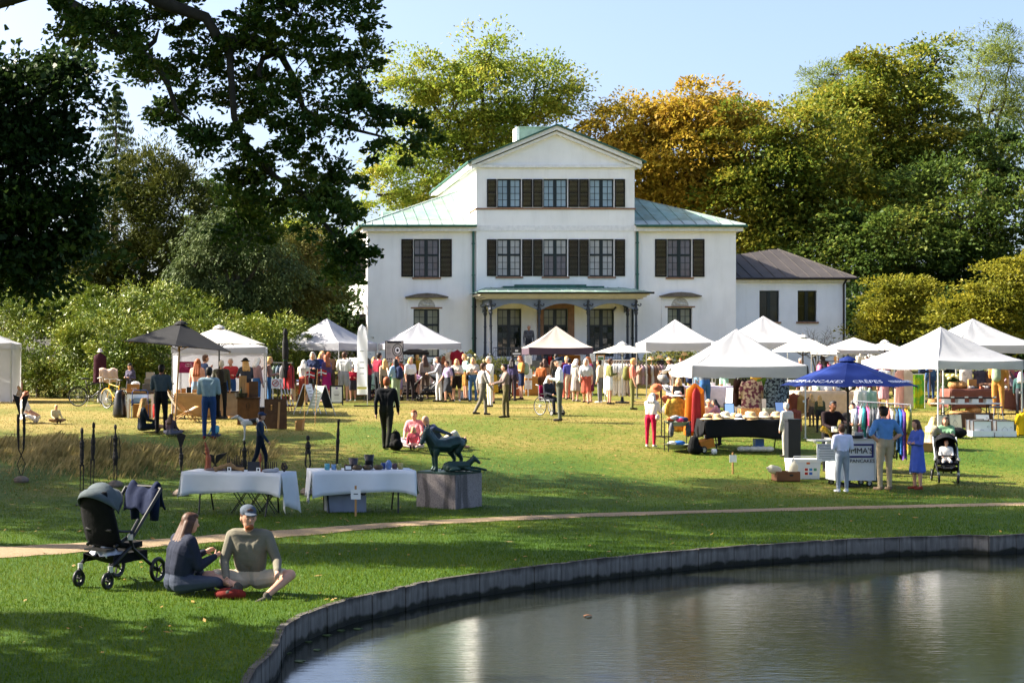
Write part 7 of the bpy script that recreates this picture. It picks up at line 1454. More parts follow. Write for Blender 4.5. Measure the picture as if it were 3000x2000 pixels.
for i in range(13): k = i % 6; garment(('taupe', 'mauve', 'stone', 'chestnut', 'silver grey', 'mocha')[k]+' knit on the long brown rail, '+('nearer the robes' if i < 6 else ('in the middle' if i < 12 else 'at the very end')), A_.lerp(B_, .04+.075*i)-Vector((0, 0, .08)), R(76), .8+.05*(i % 3), .40, cloth(('8a7468', '9a8088', 'a8a098', '6a4a38', 'b4b0b0', '7a5f50')[k]), 'knits on the long brown rail')
t = thing('sign_easel', 'black open sign board above the long brown rail', 'sign', G(1935, 1166)); hh = wz(1056, t.location.y)-t.location.z; flat(lambda b: b.box((0, 0, hh/2), (.04, .03, hh)), 'post', BLK, t); flat(lambda b: b.box((0, -.03, hh-.16), (.3, .02, .36)), 'panel', BLK, t); text('Open', .11, PAPER, t, (-.12, -.045, hh-.30))
for px, py, l in ((1908, 1052, 'floppy straw hat on a post behind the robes'), (1933, 1048, 'tan straw hat above the black sign'), (2005, 1040, 'straw hat topmost in the scalloped tent')):
    q = PX(px, py, 64); t = thing('hat_post', l.replace('hat ', 'hat stand ').replace('floppy straw', 'thin').replace('tan straw', 'slim').replace('straw hat', 'narrow hat'), 'stand', Vector((q.x, q.y, gzf(q.x, q.y)))); flat(lambda b: b.tube([(0, 0, 0), (0, 0, q.z-t.location.z)], .015, 6), 'post', WOOD, t); hat(l, q, mat('straw', 'c9a878', .8, .15, 30), None, .2)
# ================================================================== HAT STALL
YH = 39.2; gH = gzf(wx(2190, YH), YH); DKC = cloth('17181b')
tbh, _ = cloth_table('long folding table of the hat stall', 'black cloth over the long hat table', Vector((wx(2185, YH), YH, gH)), 2.25, .76, .80, R(-2), DKC, (.48, .48, .4, .48), seed=12)
ST = mat('straw', 'c9a878'); STP = mat('straw_pale', 'dcc8a4', .8, .1, 30); STD = mat('straw_pink', '9a6a5c', .8, .1, 30); FELT = mat('felt_grey', '8a8680', .9, .1, 20); TERR = mat('felt_terracotta', 'b0603e', .9, .1, 20); BND = cloth('17171a'); WH = mat('hat_white', 'e6e2dc', .8, .05, 20)
hats = [(-1.02,-.2,ST,BND,.19,'tall straw hat with dark band first on the hat table'), (-.80,-.28,ST,None,.18,'plain straw hat with wide brim near the table corner'), (-.86,.05,STP,None,.18,'pale straw hat behind the plain one'), (-.58,-.2,STP,None,.2,'pale straw hat with deep crown'), (-.55,.1,WH,None,.17,'white hat at the back of the hat table'), (-.30,.0,ST,None,.17,'rounded straw hat behind the small white trilby'), (-.26,-.3,WH,BND,.15,'small white trilby with black band on the hat table'), (.06,-.1,STP,BND,.22,'big straw hat with black ribbon topmost in the middle'), (.04,-.28,ST,None,.2,'straw hat stacked before the black-ribboned one'), (.40,-.15,STP,cloth('cfc6bc'),.2,'straw hat with floral band'), (.42,.18,STD,BND,.19,'dusty pink hat at the back of the hat table'), (.72,-.12,ST,cloth('d9d2c8'),.2,'straw hat with a white flowered band near the end'), (.76,.16,STD,None,.18,'pink straw hat behind the flowered one'), (.98,-.2,ST,None,.19,'straw hat last on the hat table')]
for x, y, m, bd, r, l in hats:
    n = 2 if r >= .2 else 1
    for k in range(n): q = top_pt(tbh, x+.01*k, y, .83+.05*k); hat(l if k == n-1 else 'spare straw hat stacked under the '+l.replace(' on the hat table', ''), q, m, bd if k == n-1 else None, r, .12, (random.uniform(-.06, .06), random.uniform(-.06, .06), 0))
def mirror(label, x, y, w, h_, tilt, table=tbh):
    q = top_pt(table, x, y, .808); t = thing('mirror', label, 'mirror', q, R(4)); Mx = Matrix.Rotation(tilt, 3, 'X') @ Matrix.Rotation(.0, 3, 'Y')
    for c, d, m, nm in (((0, 0, h_/2), (w, .02, h_), BLK, 'frame'), ((0, -.014, h_/2), (w-.05, .006, h_-.05), mat('mirror_glass', 'dfe6ee', .03, .02, 2, metal=1.), 'glass')): b = MB(); b.box(c, d); b.v = [tuple(Mx @ Vector(v)) for v in b.v]; b.build(nm, m, t)
mirror('black framed table mirror among the straw hats', -.34, .24, .28, .40, -.12); mirror('slanting white mirror at the end of the hat table', .95, .2, .26, .45, -.3)
crate('wicker_basket', 'rectangular wicker basket behind the straw hats', 'basket', top_pt(tbh, .15, .22, .808), (.5, .26, .26), WICK); crate('green_box', 'grey green box beside the slanting mirror', 'box', top_pt(tbh, .68, .30, .808), (.26, .2, .26), mat('box_sage', '77806e', .6), open_=False)
p = top_pt(tbh, -.7, .5, 0); crate('blue_bag', 'shiny blue bag stored under the hat table', 'bag', top_pt(tbh, .35, .1, 0), (.22, .2, .3), mat('blue_shiny', '2a6ac0', .3), open_=False); b = MB()
for i in range(6): b.ball((-.35+.14*i, .02*math.sin(i*2), .06), (.12, .1, .07), 8, 5)
o = b.build('white_sack', mat('sack_white', 'cfccc6', .8), None, loc=top_pt(tbh, .15, -.3, 0)); tag(o, 'long white fabric sack lying under the hat table', 'sack')
# hat tree at the tent corner
p = G(1938, 1280); t = thing('hat_tree', 'slim black hat tree at the hat stall corner', 'stand', p); hh = wz(1092, p.y)-p.z; flat(lambda b: b.tube([(0, 0, 0), (0, 0, hh)], .015, 8), 'post', BLKM, t); flat(lambda b: (b.bar((-.25, 0, .02), (.25, 0, .02), .03), b.bar((0, -.25, .02), (0, .25, .02), .03)), 'foot', BLKM, t)
hq = lambda px, py: PX(px, py, p.y-.14)
for px, py, m, bd, tl, l in ((1944, 1108, FELT, None, (.7, .3, 0), 'grey mesh hat topmost on the hat tree'), (1922, 1135, TERR, cloth('b0705a'), (.6, -.5, 0), 'coral pink wide-brimmed hat on the hat tree'), (1953, 1138, WH, BND, (.5, .5, 0), 'white hat with black band on the hat tree'), (1912, 1162, TERR, None, (.6, -.4, 0), 'rust hat half hidden on the hat tree'), (1957, 1170, TERR, None, (.9, .4, 0), 'round terracotta hat low on the hat tree'), (1958, 1200, FELT, BND, (1.1, .2, 0), 'grey hat lowest on the hat tree')): hat(l, hq(px, py), m, bd, .17, .09, tl)
# trays of scarves on a black stand
p = G(1985, 1322); t = thing('tray_stand', 'black wire stand with two oval grey trays of scarves', 'stand', p); hh = .78
[flat(lambda b: b.tube([(x, y, 0), (x, y, hh)], .012, 6), 'upright', BLKM, t) for x in (-.28, .28) for y in (-.18, .18)]
for z in (.16, hh-.05): flat(lambda b: b.lathe([(.20, z-.08), (.32, z+.02), (.33, z+.03), (.30, z+.02), (.19, z-.06)], 20), 'tray', mat('tray_grey', '7c8478', .5, .1), t)
cols_ = ('7a2a3a', '2a7a9a', 'd0c8c0', '1c1c20', 'c05a3a', '8a8a90', 'b0325a', '3a3a5a')
for i in range(8):
    b = MB(); a = i*.8; b.ball((.17*math.cos(a), .15*math.sin(a), hh+.02+.03*(i % 3)), (.11, .09, .055), 9, 5); o = b.build('folded_scarf', cloth(cols_[i]), None, smooth=True, loc=p); tag(o, ('wine red', 'turquoise', 'cream', 'black', 'orange', 'grey', 'pink', 'indigo')[i]+' folded scarf in the upper oval tray', 'scarf')
for i, l in enumerate(('striped scarf hanging from the oval tray, by the tent pole', 'checked scarf hanging from the oval tray, by the beige lady')): b = MB(); b.lathe([(.03, .0), (.07, -.15), (.05, -.32), (.02, -.36)], 8); o = b.build('hanging_scarf', cloth(('4a4c52', '5a5a60')[i], var=.5), None, smooth=True, loc=p+Vector((.2-.42*i, -.22, hh-.04))); tag(o, l, 'scarf')
b = MB(); b.ball((0, 0, .05), (.16, .1, .06), 9, 5); o = b.build('folded_scarf', cloth('2a62b0'), None, smooth=True, loc=p+Vector((.05, 0, .17))); tag(o, 'bright blue scarf in the lower oval tray', 'scarf'); b = MB(); b.ball((0, 0, .05), (.12, .1, .05), 9, 5); o = b.build('folded_scarf', cloth('d2cdc6'), None, smooth=True, loc=p+Vector((-.14, -.02, .17))); tag(o, 'off-white scarf in the lower oval tray', 'scarf')
f = Fig(); f.cap((0, 0, .14), (.03, 0, .34), .14, .12, 0); f.ell((.1, 0, .12), (.16, .12, .12), 0); o = place('black_bag', f.mesh('black_bag', [cloth('0f1012')], .015, .5), None, G(2030, 1330)); tag(o, 'black bag slumped beside the tent pole of the hat stall', 'bag')
t = thing('orange_cart', 'orange folding shopping cart with black wheels under the hat stall', 'cart', G(2062, 1326), R(20)); flat(lambda b: b.box((0, 0, .22), (.42, .3, .22), ry=-.2), 'bag', mat('cart_orange', 'b06a12', .6, .2), t); wheel(t, (-.12, -.17, .09), .09, BLK, ALU, .02, 5, 'y'); wheel(t, (-.12, .17, .09), .09, BLK, ALU, .02, 5, 'y'); flat(lambda b: b.tube([(-.18, 0, .2), (-.3, 0, .55)], .012, 6), 'handle', BLKM, t)
b = MB(); b.lathe([(.0, 0), (.07, .01), (.075, .08), (.06, .13), (.0, .14)], 12); o = b.build('white_canister', WHT, None, smooth=True, loc=G(2092, 1330)); tag(o, 'small white canister on the grass under the hat table', 'canister')
# hanging garments in the hat stall
q = PX(1985, 1160, 40.3); garment('yellow and black checked tunic hanging at the hat stall', q, R(8), .92, .52, mat('check_yellow', 'c09a3c', .85, .45, 14), None, sleeve=True); hat('white hat with grey band on top of the checked tunic', q+Vector((0, -.05, .02)), WH, cloth('4a4a50'), .17)
q = PX(2036, 1122, 40.0); garment('long marigold orange scarf hanging beside the tent pole', q, 0, 1.35, .46, mat('chiffon_orange', 'd07a10', .7, .15, 5, trans=.35), None, sleeve=False, flare=1.35, depth=.09); q = PX(2040, 1135, 39.8); garment('deep red pleated scarf hanging over the orange one', q, 0, 1.15, .20, mat('chiffon_red', '9a1c20', .7, .15, 5, trans=.3), None, sleeve=False, flare=1.5, depth=.06)
FLOR = mat('floral_cream', 'd2b4a0', .8, .1, 4)
def floral(m, a, bcol, sc):
    n = m.node_tree; L = n.links.new; bs = n.nodes['Principled BSDF']; tc = n.nodes.new('ShaderNodeTexCoord'); v = n.nodes.new('ShaderNodeTexNoise'); v.inputs['Scale'].default_value = sc; v.inputs['Detail'].default_value = 2; L(tc.outputs['Object'], v.inputs['Vector']); r = ramp(n, [(.46, a), (.54, bcol)]); L(v.outputs[0], r.inputs[0]); L(r.outputs[0], bs.inputs['Base Color'])
floral(FLOR, 'd9bca6', '7a3a50', 11); FLN = mat('floral_navy', '1a2234', .8); floral(FLN, '161d2e', '7e8c98', 20)
q = PX(2202, 1108, 43.4); garment('cream floral dress with purple sleeves hanging in the hat stall', q, R(-6), 1.1, .52, FLOR); q = PX(2275, 1100, 43.2); garment('navy and white leaf patterned dress hanging in the hat stall', q, R(4), 1.25, .56, FLN); q = PX(2238, 1105, 43.8); garment('green and orange top between the two patterned dresses', q, R(20), .55, .4, cloth('5c7a2c'))
q = PX(2325, 1195, 41.5); garment('red and gold patterned skirt hanging behind the dressed pole', q, 0, .6, .4, mat('batik_red', '7a3a2c', .8, .5, 18), sleeve=False)
for px, l, hx in ((2180, 'black dress hanging behind the floral dress', '201a1c'), (2160, 'dark brown tunic hanging behind the floral dress', '3a2420')): q = PX(px, 1106, 44.2); garment(l, q, R(60), .8, .42, cloth(hx))
# stall behind: pale lilac tables
for k, (px, Y, L, l, cl) in enumerate(((2060, 52, 2.2, 'jumble table behind the hat tree', 'pale lilac cloth over the jumble table'), (2190, 50, 1.1, 'small table with a red box behind the hats', 'white cloth on the small table with the red box'))):
    tb, _ = cloth_table(l, cl, Vector((wx(px, Y), Y, gzf(wx(px, Y), Y))), L, .7, .82, 0, cloth(('d2c6d0', 'd9d6d2')[k]), (.72, .72, .5, .72), seed=40+k)
    if k: crate('red_box', 'flat red box on the small table behind the hats', 'box', top_pt(tb, .1, 0, .827), (.4, .3, .14), cloth('b0302c'), open_=False)
    else:
        for i in range(8): crate('trinket_box', ('small wooden trinket box', 'small grey trinket tin')[i % 2]+' on the lilac jumble table, '+('first', 'second', 'third', 'fourth', 'fifth', 'sixth', 'seventh', 'last')[i]+' from the hat tree', 'box', top_pt(tb, -.95+.26*i, .05*(i % 3), .827), (.12, .1, .06+.03*(i % 3)), (WOOD, ALU)[i % 2], open_=False)
# background market behind the blue parasol: rails and goods
a, b_ = Vector((wx(2395, 56), 56, gzf(wx(2395, 56), 56))), Vector((wx(2480, 56), 56, gzf(wx(2480, 56), 56))); t, A_, B_ = rail('clothes rail under the wide white parasol', a, b_, 1.6)
for i in range(6): garment(('pink', 'black', 'rose', 'grey', 'plum', 'white')[i]+' blouse on the rail under the wide white parasol', A_.lerp(B_, .08+.16*i)-Vector((0, 0, .08)), R(70), .7, .4, cloth(('c06a8a', '1c1a1c', 'a04a5a', '8a888a', '5a3048', 'dcd8d4')[i]), 'blouses under the wide parasol')
a, b_ = Vector((wx(2520, 64), 64, gzf(wx(2520, 64), 64))), Vector((wx(2625, 64), 64, gzf(wx(2625, 64), 64))); t, A_, B_ = rail('clothes rail inside the pale grey tent', a, b_, 1.6)
for i in range(7): garment(('cream', 'magenta', 'silver', 'apricot', 'lilac', 'rose', 'white')[i]+' garment on the rail inside the pale grey tent', A_.lerp(B_, .06+.14*i)-Vector((0, 0, .08)), R(65), .75, .42, cloth(('d9ccb4', 'a8326a', 'b4b2b4', 'c98a5a', '9a86a8', 'b86a78', 'e2deda')[i]), 'garments in the pale grey tent')
tb, _ = cloth_table('long goods table behind the pancake cart', 'ecru cloth over the goods table behind the pancake cart', Vector((wx(2440, 47), 47, gzf(wx(2440, 47), 47))), 2.4, .7, .85, 0, cloth('c0ab92'), (.75, .75, .5, .75), seed=50)
crate('white_shelf_box', 'open white shelf box on the goods table', 'box', top_pt(tb, -.2, 0, .857), (.75, .3, .28), WHT, R(180)); 
for i in range(9): b = MB(); b.lathe([(.04, 0), (.06, .05), (.045, .12)], 9); o = b.build('ceramic_cup', (WHT, mat('cup_sand', 'b9a58c', .5), mat('cup_green', '7a8a78', .5))[i % 3], None, loc=top_pt(tb, -1.0+.24*i, -.2, .857)); tag(o, ('white', 'sand', 'green')[i % 3]+' ceramic cup on the goods table, '+('nearest the hats', 'in the middle', 'nearest the colourful rail')[i//3], 'cup')
for i, px in enumerate((2325, 2345, 2372)):
    q = PX(px, 1150+6*i, 44); garment(('rust patterned', 'ochre', 'brown striped')[i]+' bag hanging behind the tent pole', q, R(20*i), .55, .3, cloth(('8a4a34', 'b08a4a', '5a4030')[i]), sleeve=False)
for px, py, hx, l in ((2520, 1050, 'd2c6b0', 'cream draped bust form in the pale grey tent'), (2575, 1062, 'b04a78', 'pink and purple draped bust form in the pale grey tent'), (2548, 1158, '9ab09a', 'mint knitted bust form above the colourful rail'), (2522, 1156, 'd9d2c4', 'white knitted bust form beside the mint one')):
    Y = 62 if py < 1100 else 40; q = PX(px, py, Y); t = thing('bust_form', l, 'mannequin', Vector((q.x, q.y, gzf(q.x, q.y)))); z = q.z-t.location.z; flat(lambda b: b.tube([(0, 0, 0), (0, 0, z)], .015, 6), 'pole', WOOD, t); f = Fig(); f.cap((-.1, 0, z-.3), (-.08, 0, z), .1, .09, 0); f.cap((.1, 0, z-.3), (.08, 0, z), .1, .09, 0); f.cap((-.12, 0, z+.06), (.12, 0, z+.06), .06, .06, 0); f.cap((0, 0, z+.08), (0, 0, z+.17), .045, .04, 0); place('torso', f.mesh('torso', [cloth(hx)], .018, .5), t)
# ================================================================== PANCAKE CART
YC_ = 33.5; pc_ = G(2507, 1403); pc_ = Vector((wx(2507, YC_), YC_, gzf(wx(2507, YC_), YC_))); t = thing('pancake_cart', 'white wheeled pancake cart under the navy parasol', 'cart', pc_); CARTW = mat('cart_white', 'dfe2e6', .4, .04, 3); z0, z1 = .14, 1.02; w = .86
flat(lambda b: b.box((0, .30, (z0+z1)/2), (w, .58, z1-z0)), 'body', CARTW, t); flat(lambda b: b.box((-.0, .3, z1+.015), (w+.04, .62, .03)), 'counter_top', ALU, t)
for x in (-w/2, w/2): flat(lambda b: b.box((x, .005, (z0+z1)/2), (.03, .03, z1-z0)), 'edge_trim', ALU, t)
for x in (-w/2+.1, w/2-.1):
    for y in (.08, .52): wheel(t, (x, y, .07), .07, BLK, ALU, .02, 5, 'y', 'castor', .02); flat(lambda b: b.box((x, y, .125), (.08, .06, .04)), 'castor_fork', ALU, t)
BLP = mat('cart_blue', '23246a', .5); 
flat(lambda b: (b.box((.0, -.004, .92), (.78, .006, .04)), b.box((.0, -.004, .66), (.78, .006, .04)), b.box((-.37, -.004, .79), (.04, .006, .22)), b.box((.37, -.004, .79), (.04, .006, .22))), 'blue_frame', BLP, t); text("MUMMA'S", .17, INK, t, (.0, -.006, .785)); text('PANCAKES', .11, INK, t, (.14, -.006, .565))
for s in (-1, 1): flat(lambda b: b.box((s*(w/2+.22), .3, z1-.02), (.42, .5, .03)), 'side_shelf', ALU, t); flat(lambda b: b.bar((s*(w/2), .3, .7), (s*(w/2+.38), .3, z1-.04), .02), 'shelf_brace', ALU, t)
for s, wd, nm in ((-1, .42, 'price'), (1, .22, 'info')):
    q = thing('menu_board', 'white handwritten price list hanging on the pancake cart' if s < 0 else 'white food picture card on the far side of the cart', 'sign', pc_+Vector((s*(w/2+(.20 if s < 0 else .17)), .02, .56))); flat(lambda b: b.box((0, 0, .19), (wd, .01, .38)), 'card', PAPER, q); lines(q, -wd*.42, wd*.42, .04, .26, 7, -.007, h=.010, seed=5)
    if s < 0: flat(lambda b: (b.box((0, -.007, .36), (.36, .003, .01)), b.box((0, -.007, .29), (.36, .003, .01)), b.box((-.18, -.007, .325), (.01, .003, .07)), b.box((.18, -.007, .325), (.01, .003, .07))), 'heading_frame', BLP, q); text('CRAZY PANCAKES', .042, INK, q, (0, -.007, .325))
    else: text('Food Allergens', .035, INK, q, (0, -.007, .35)); [flat(lambda b: b.box((-.04+.08*(k % 2), -.007, .26-.07*(k//2)), (.06, .003, .05)), 'picture', mat('food_pic', 'a8603a', .6, .5, 30), q) for k in range(6)]
BAN = mat('banana', 'b8941c', .5, .2, 12)
def bananas(label, x): 
    o = thing('banana_bunch', label, 'bananas', pc_+Vector((x, .25, z1)))
    for k in range(9): a = -1.0+.25*k; flat(lambda b: b.tube([(.16*math.cos(s_)*math.cos(a)*.9, .12*math.sin(a)+.02*math.cos(s_), .03+.17*math.sin(s_)+.01*k) for s_ in np.linspace(.1, 2.4, 7)], [.008, .02, .024, .025, .023, .016, .007], 7), 'banana', BAN, o, smooth=True)
bananas('yellow bananas piled on the cart shelf beside the price list', -w/2-.14); bananas('yellow bananas piled on the cart shelf beside the info card', w/2+.2)
def cyl(name, label, cat, x, y, r, h_, m, prof=None, z=z1+.03): b = MB(); b.lathe(prof or [(r, 0), (r, h_)], 14); o = b.build(name, m, None, smooth=bool(prof), loc=pc_+Vector((x, y, z))); return tag(o, label, cat)
cyl('paper_roll', 'white kitchen roll on the pancake cart', 'paper roll', -w/2+.12, .4, .055, .25, PAPER); cyl('water_bottle', 'clear water bottle standing on the pancake cart', 'bottle', .42, .35, .04, .26, mat('water_bottle', 'aebccc', .1), [(.04, 0), (.042, .18), (.015, .23), (.015, .27)]); cyl('spread_jar', 'brown spread jar with white lid on the pancake cart', 'jar', .36, .12, .05, .12, mat('spread', '3a1c10', .3)); cyl('spread_jar', 'blue labelled jar at the cart edge', 'jar', .48, .12, .05, .11, mat('jar_blue', '2a4a8a', .4)); crate('serviette_box', 'cream serviette box on the pancake cart', 'box', pc_+Vector((-.22, .3, z1+.03)), (.2, .2, .2), mat('cream_box', 'cfc8a0', .6), open_=False); cyl('crepe_plate', 'round black crepe plate on the pancake cart', 'hot plate', .08, .3, .2, .06, BLK); crate('tool_box', 'grey metal box on the cart near the spread jar', 'box', pc_+Vector((.22, .42, z1+.03)), (.2, .16, .12), ALU, open_=False)
crate('wood_box', 'small wooden box on the pancake cart behind the boy', 'box', pc_+Vector((-.36, .18, z1+.03)), (.16, .14, .14), OSB)
# cooler, carton with jugs, rubbish sack
p = G(2362, 1403); t = thing('cool_box', 'white cool box with orange latch beside the pancake cart', 'cool box', p); flat(lambda b: b.prism([(-.30, 0, 0), (.30, 0, 0), (.33, 0, .38), (-.33, 0, .38)], (0, .42, 0)), 'body', CARTW, t); flat(lambda b: b.box((0, .2, .42), (.68, .45, .07)), 'lid', WHT, t); flat(lambda b: b.box((.04, -.012, .38), (.07, .02, .08)), 'latch', mat('latch_orange', 'd86a1c', .5), t); flat(lambda b: b.tube([(-.3, -.02, .46), (-.3, -.05, .52), (.3, -.05, .52), (.3, -.02, .46)], .014, 6), 'handle', ALU, t); flat(lambda b: b.box((.1, -.004, .17), (.30, .006, .19)), 'sticker', PAPER, t)
for k, hx in enumerate(('c0392b', '4a8ac0', '5a9a7a', 'c0392b', '3a6ac0')): flat(lambda b: b.box((.0+.1*(k % 3), -.009, .22-.09*(k//3)), (.07, .003, .06)), 'sticker_patch', cloth(hx), t)
p = G(2302, 1408); o = crate('carton', 'brown open carton holding two white jugs', 'box', p, (.52, .36, .22), mat('carton_brown', '6e4a30', .85, .12, 4)); flat(lambda b: b.ball((.06, -.184, .14), (.05, .004, .025), 9, 5), 'hand_hole', BLK, o)
JUG = mat('jug_white', 'd9d3bc', .4, .05, 4, trans=.25)
for dx, ry, l in ((-.12, 1.35, 'white plastic jug lying in the brown carton'), (.14, .2, 'white plastic jug standing in the brown carton')): f = Fig(); f.cap((0, 0, .08), (0, 0, .22), .10, .10, 0); f.cap((0, 0, .26), (0, 0, .33), .06, .03, 0); o = place('plastic_jug', f.mesh('plastic_jug', [JUG], .012, .5), None, p+Vector((dx, 0, .22 if ry > 1 else .10))); o.rotation_euler = (0, -ry if ry > 1 else ry, .2); tag(o, l, 'jug')
p = G(2548, 1412); b = MB(); b.lathe([(.05, 0), (.22, .02), (.26, .2), (.25, .5), (.2, .75), (.1, .85), (.03, .87)], 16); b.v = [(x*(1+.07*math.sin(z*22+x*30)), y*(1+.07*math.cos(z*18+y*25)), z) for x, y, z in b.v]; o = b.build('rubbish_sack', mat('sack_black', '17181a'), None, smooth=True, loc=p+Vector((.06, .25, 0))); tag(o, 'full black rubbish sack tied to the pancake cart', 'sack')
b = MB(); b.box((0, 0, .5), (.30, .26, 1.0)); b.box((0, 0, 1.02), (.34, .3, .05)); o = b.build('bin', mat('bin_dark', '1d2026', .5), None, loc=G(2322, 1352)); tag(o, 'dark rectangular bin at the end of the hat table', 'bin')
# ================================================================== RIGHT STALLS
a, b_ = G(2492, 1308), G(2668, 1322); a = Vector((wx(2495, 36.6), 36.6, gzf(wx(2495, 36.6), 36.6))); b_ = Vector((wx(2668, 36.0), 36.0, gzf(wx(2668, 36.), 36.))); t, A_, B_ = rail('long clothes rail of colourful prints behind the pancake cart', a, b_, 1.62, ALU)
cl_ = [('d9d4c8', 'white lace'), ('b8c0d0', 'pale blue'), ('9a5a9a', 'violet print'), ('d9d4dc', 'pearl'), ('3aa0a0', 'turquoise'), ('c04a7a', 'hot pink'), ('4a4c50', 'charcoal'), ('6a6c70', 'steel grey'), ('20242c', 'black'), ('8a8a92', 'grey dotted'), ('6a3040', 'burgundy'), ('a8b4c4', 'sky grey'), ('b06a5a', 'brick'), ('c8bfb4', 'oat'), ('4a4a20', 'olive'), ('2a4a6a', 'petrol'), ('1f6ab0', 'bright blue'), ('5a3a8a', 'purple'), ('d08a14', 'amber'), ('8a8a3a', 'moss')]
for i, (hx, l) in enumerate(cl_): garment(l+' printed garment on the long rail behind the pancake cart', A_.lerp(B_, .02+.05*i)-Vector((0, 0, .09)), R(70+random.uniform(-10, 10)), .95+.12*(i % 3), .46, mat('print_'+hx, hx, .8, .45, 16), 'printed garments on the long rail', depth=.07)
p = G(2690, 1196); t = thing('fabric_banner', 'green and yellow dyed fabric banner standing beside the baskets', 'banner', p); hh = wz(1096, p.y)-p.z; DYE = mat('dyed_green', '9ac22a', .8, .1, 5); floral(DYE, 'd8d020', '6ab83a', 3.); b = MB(); b.grid(lambda u, v: (-.21+.42*u, .02*math.sin(u*22), .0+(hh-.02)*v), 24, 6); b.build('cloth', DYE, t, thick=.01); flat(lambda b: (b.tube([(-.24, 0, hh), (.24, 0, hh)], .015, 6), b.tube([(.24, .02, 0), (.24, .02, hh)], .015, 6), b.tube([(-.24, .02, 0), (-.24, .02, hh)], .015, 6)), 'frame', ALU, t)
for i in range(4): flat(lambda b: b.box((-.15+.1*i, -.03, hh/2), (.008, .012, hh-.06)), 'pleat', mat('pleat_green', '7ab02a', .8), t)
# baskets
def basket(label, loc, r, h_, tilt=(0, 0), bulge=1.15, m=WICK):
    b = MB(); n = 22; prof = [(r*.7, 0), (r*bulge*.95, h_*.3), (r*bulge, h_*.55), (r, h_*.95), (r*1.03, h_), (r*.9, h_), (r*.95, h_*.6), (r*.6, .03)]
    for i in range(len(prof)-1): pass
    b.lathe(prof, n); b.v = [(x*(1+.02*math.sin(14*math.atan2(y, x))), y*(1+.02*math.sin(14*math.atan2(y, x))), z) for x, y, z in b.v]; o = b.build('wicker_basket', m, None, loc=loc); o.rotation_euler = (tilt[0], tilt[1], 0); return tag(o, label, 'basket', 'wicker baskets')
YB_ = 50.; gB = gzf(wx(2770, YB_), YB_); bp = lambda px, py: PX(px, py, YB_)
tbb, _ = cloth_table('long table carrying baskets and pottery', 'rusty brown cloth over the basket table', Vector((wx(2895, YB_), YB_, gzf(wx(2895, YB_), YB_))), 2.7, .8, .80, R(-3), cloth('6a443a'), (.66, .66, .5, .66), seed=61)
for px, py, r, h_, tl, l in ((2818, 1128, .17, .22, (-1.0, .3), 'round wicker basket tipped open on the stack'), (2795, 1128, .16, .22, (0, 0), 'deep wicker basket behind the tipped one'), (2812, 1146, .2, .2, (0, 0), 'wide wicker basket under the tipped one'), (2935, 1130, .17, .16, (0, 0), 'round lidded wicker basket on the brown cloth')): q = PX(px, py+8, YB_); q.z = max(q.z-.12, tbb.location.z+.807); basket(l, q, r, h_, tl)
for px, py, r, h_, l in ((2735, 1190, .17, .28, 'tall seagrass basket on the grass beside the green banner'), (2755, 1186, .16, .28, 'seagrass basket with a painted plant'), (2768, 1188, .14, .2, 'small seagrass basket by the plant'), (2795, 1188, .2, .22, 'ribbed wicker basket below the brown cloth'), (2810, 1216, .26, .14, 'low round rope basket under the bench'), (2852, 1212, .22, .2, 'rope basket under the tray bench')): basket(l, G(px, py), r, h_)
def bushy(label, px, py, top, w, lf=LF_CED, potm=WICK, name='potted_plant'):
    p = G(px, py); hh = wz(top, p.y)-p.z; t = thing(name, label, 'plant', p); flat(lambda b: b.lathe([(w*.25, 0), (w*.34, hh*.25), (w*.3, hh*.25)], 14), 'pot', potm, t); me, c = crown([(0, 0, hh*.65, w*.5, w*.45, hh*.34)], 40, 26, w*.2, .09, .035, lf, flat=1.); place('foliage', me, t); flat(lambda b: [b.tube([(0, 0, hh*.2), tuple(q)], .006, 4) for q in c[:12]], 'stem', BARKG, t)
bushy('leafy eucalyptus in a pot before the basket table', 2775, 1186, 1120, .5); q = top_pt(tbb, -1.1, .1, .807); t = thing('hydrangea', 'pale yellow hydrangea in a pot on the basket table', 'plant', q); flat(lambda b: b.lathe([(.09, 0), (.12, .16), (.1, .16)], 12), 'pot', mat('terracotta', 'a0683c', .8), t); me, _ = crown([(0, 0, .26, .16, .14, .08)], 16, 20, .07, .08, .05, LF_DK); place('foliage', me, t); b = MB(); [b.ball((.14*math.cos(a), .1*math.sin(a), .38+.05*math.sin(a*3)), (.075, .07, .06), 8, 6) for a in np.linspace(0, 5.5, 7)]; b.build('blossom', mat('hydrangea', 'dcd08a', .7, .15, 20), t, smooth=True)
for i in range(16): x = -.7+.13*i; b = MB(); k = i % 4; (b.lathe([(.04, 0), (.07, .04), (.05, .09)], 10) if k < 2 else b.box((0, 0, .04), (.12, .1, .08))); o = b.build('pottery', (mat('bisque', 'd6cec2', .6), mat('stone_grey', '9a9a98', .6), mat('soap_green', '3c4a40', .6), mat('soap_rust', '8a4a30', .6))[k], None, loc=top_pt(tbb, x, -.25+.1*(i % 3), .807)); tag(o, ('cream bowl', 'grey bowl', 'dark green soap block', 'rust soap block')[k]+' on the brown cloth, '+('near the hydrangea', 'before the carton', 'in the middle', 'near the table end')[i//4], 'pottery')
crate('carton', 'upright brown carton with a torn label on the basket table', 'box', top_pt(tbb, -.42, .22, .807), (.26, .1, .30), CARD, open_=False); cyl_ = MB(); cyl_.lathe([(.035, 0), (.037, .15), (.014, .2), (.014, .24)], 10); o = cyl_.build('flask', mat('flask_wine', '4a2430', .3), None, loc=top_pt(tbb, .62, -.1, .807)); tag(o, 'dark wine coloured flask on the brown cloth', 'bottle')
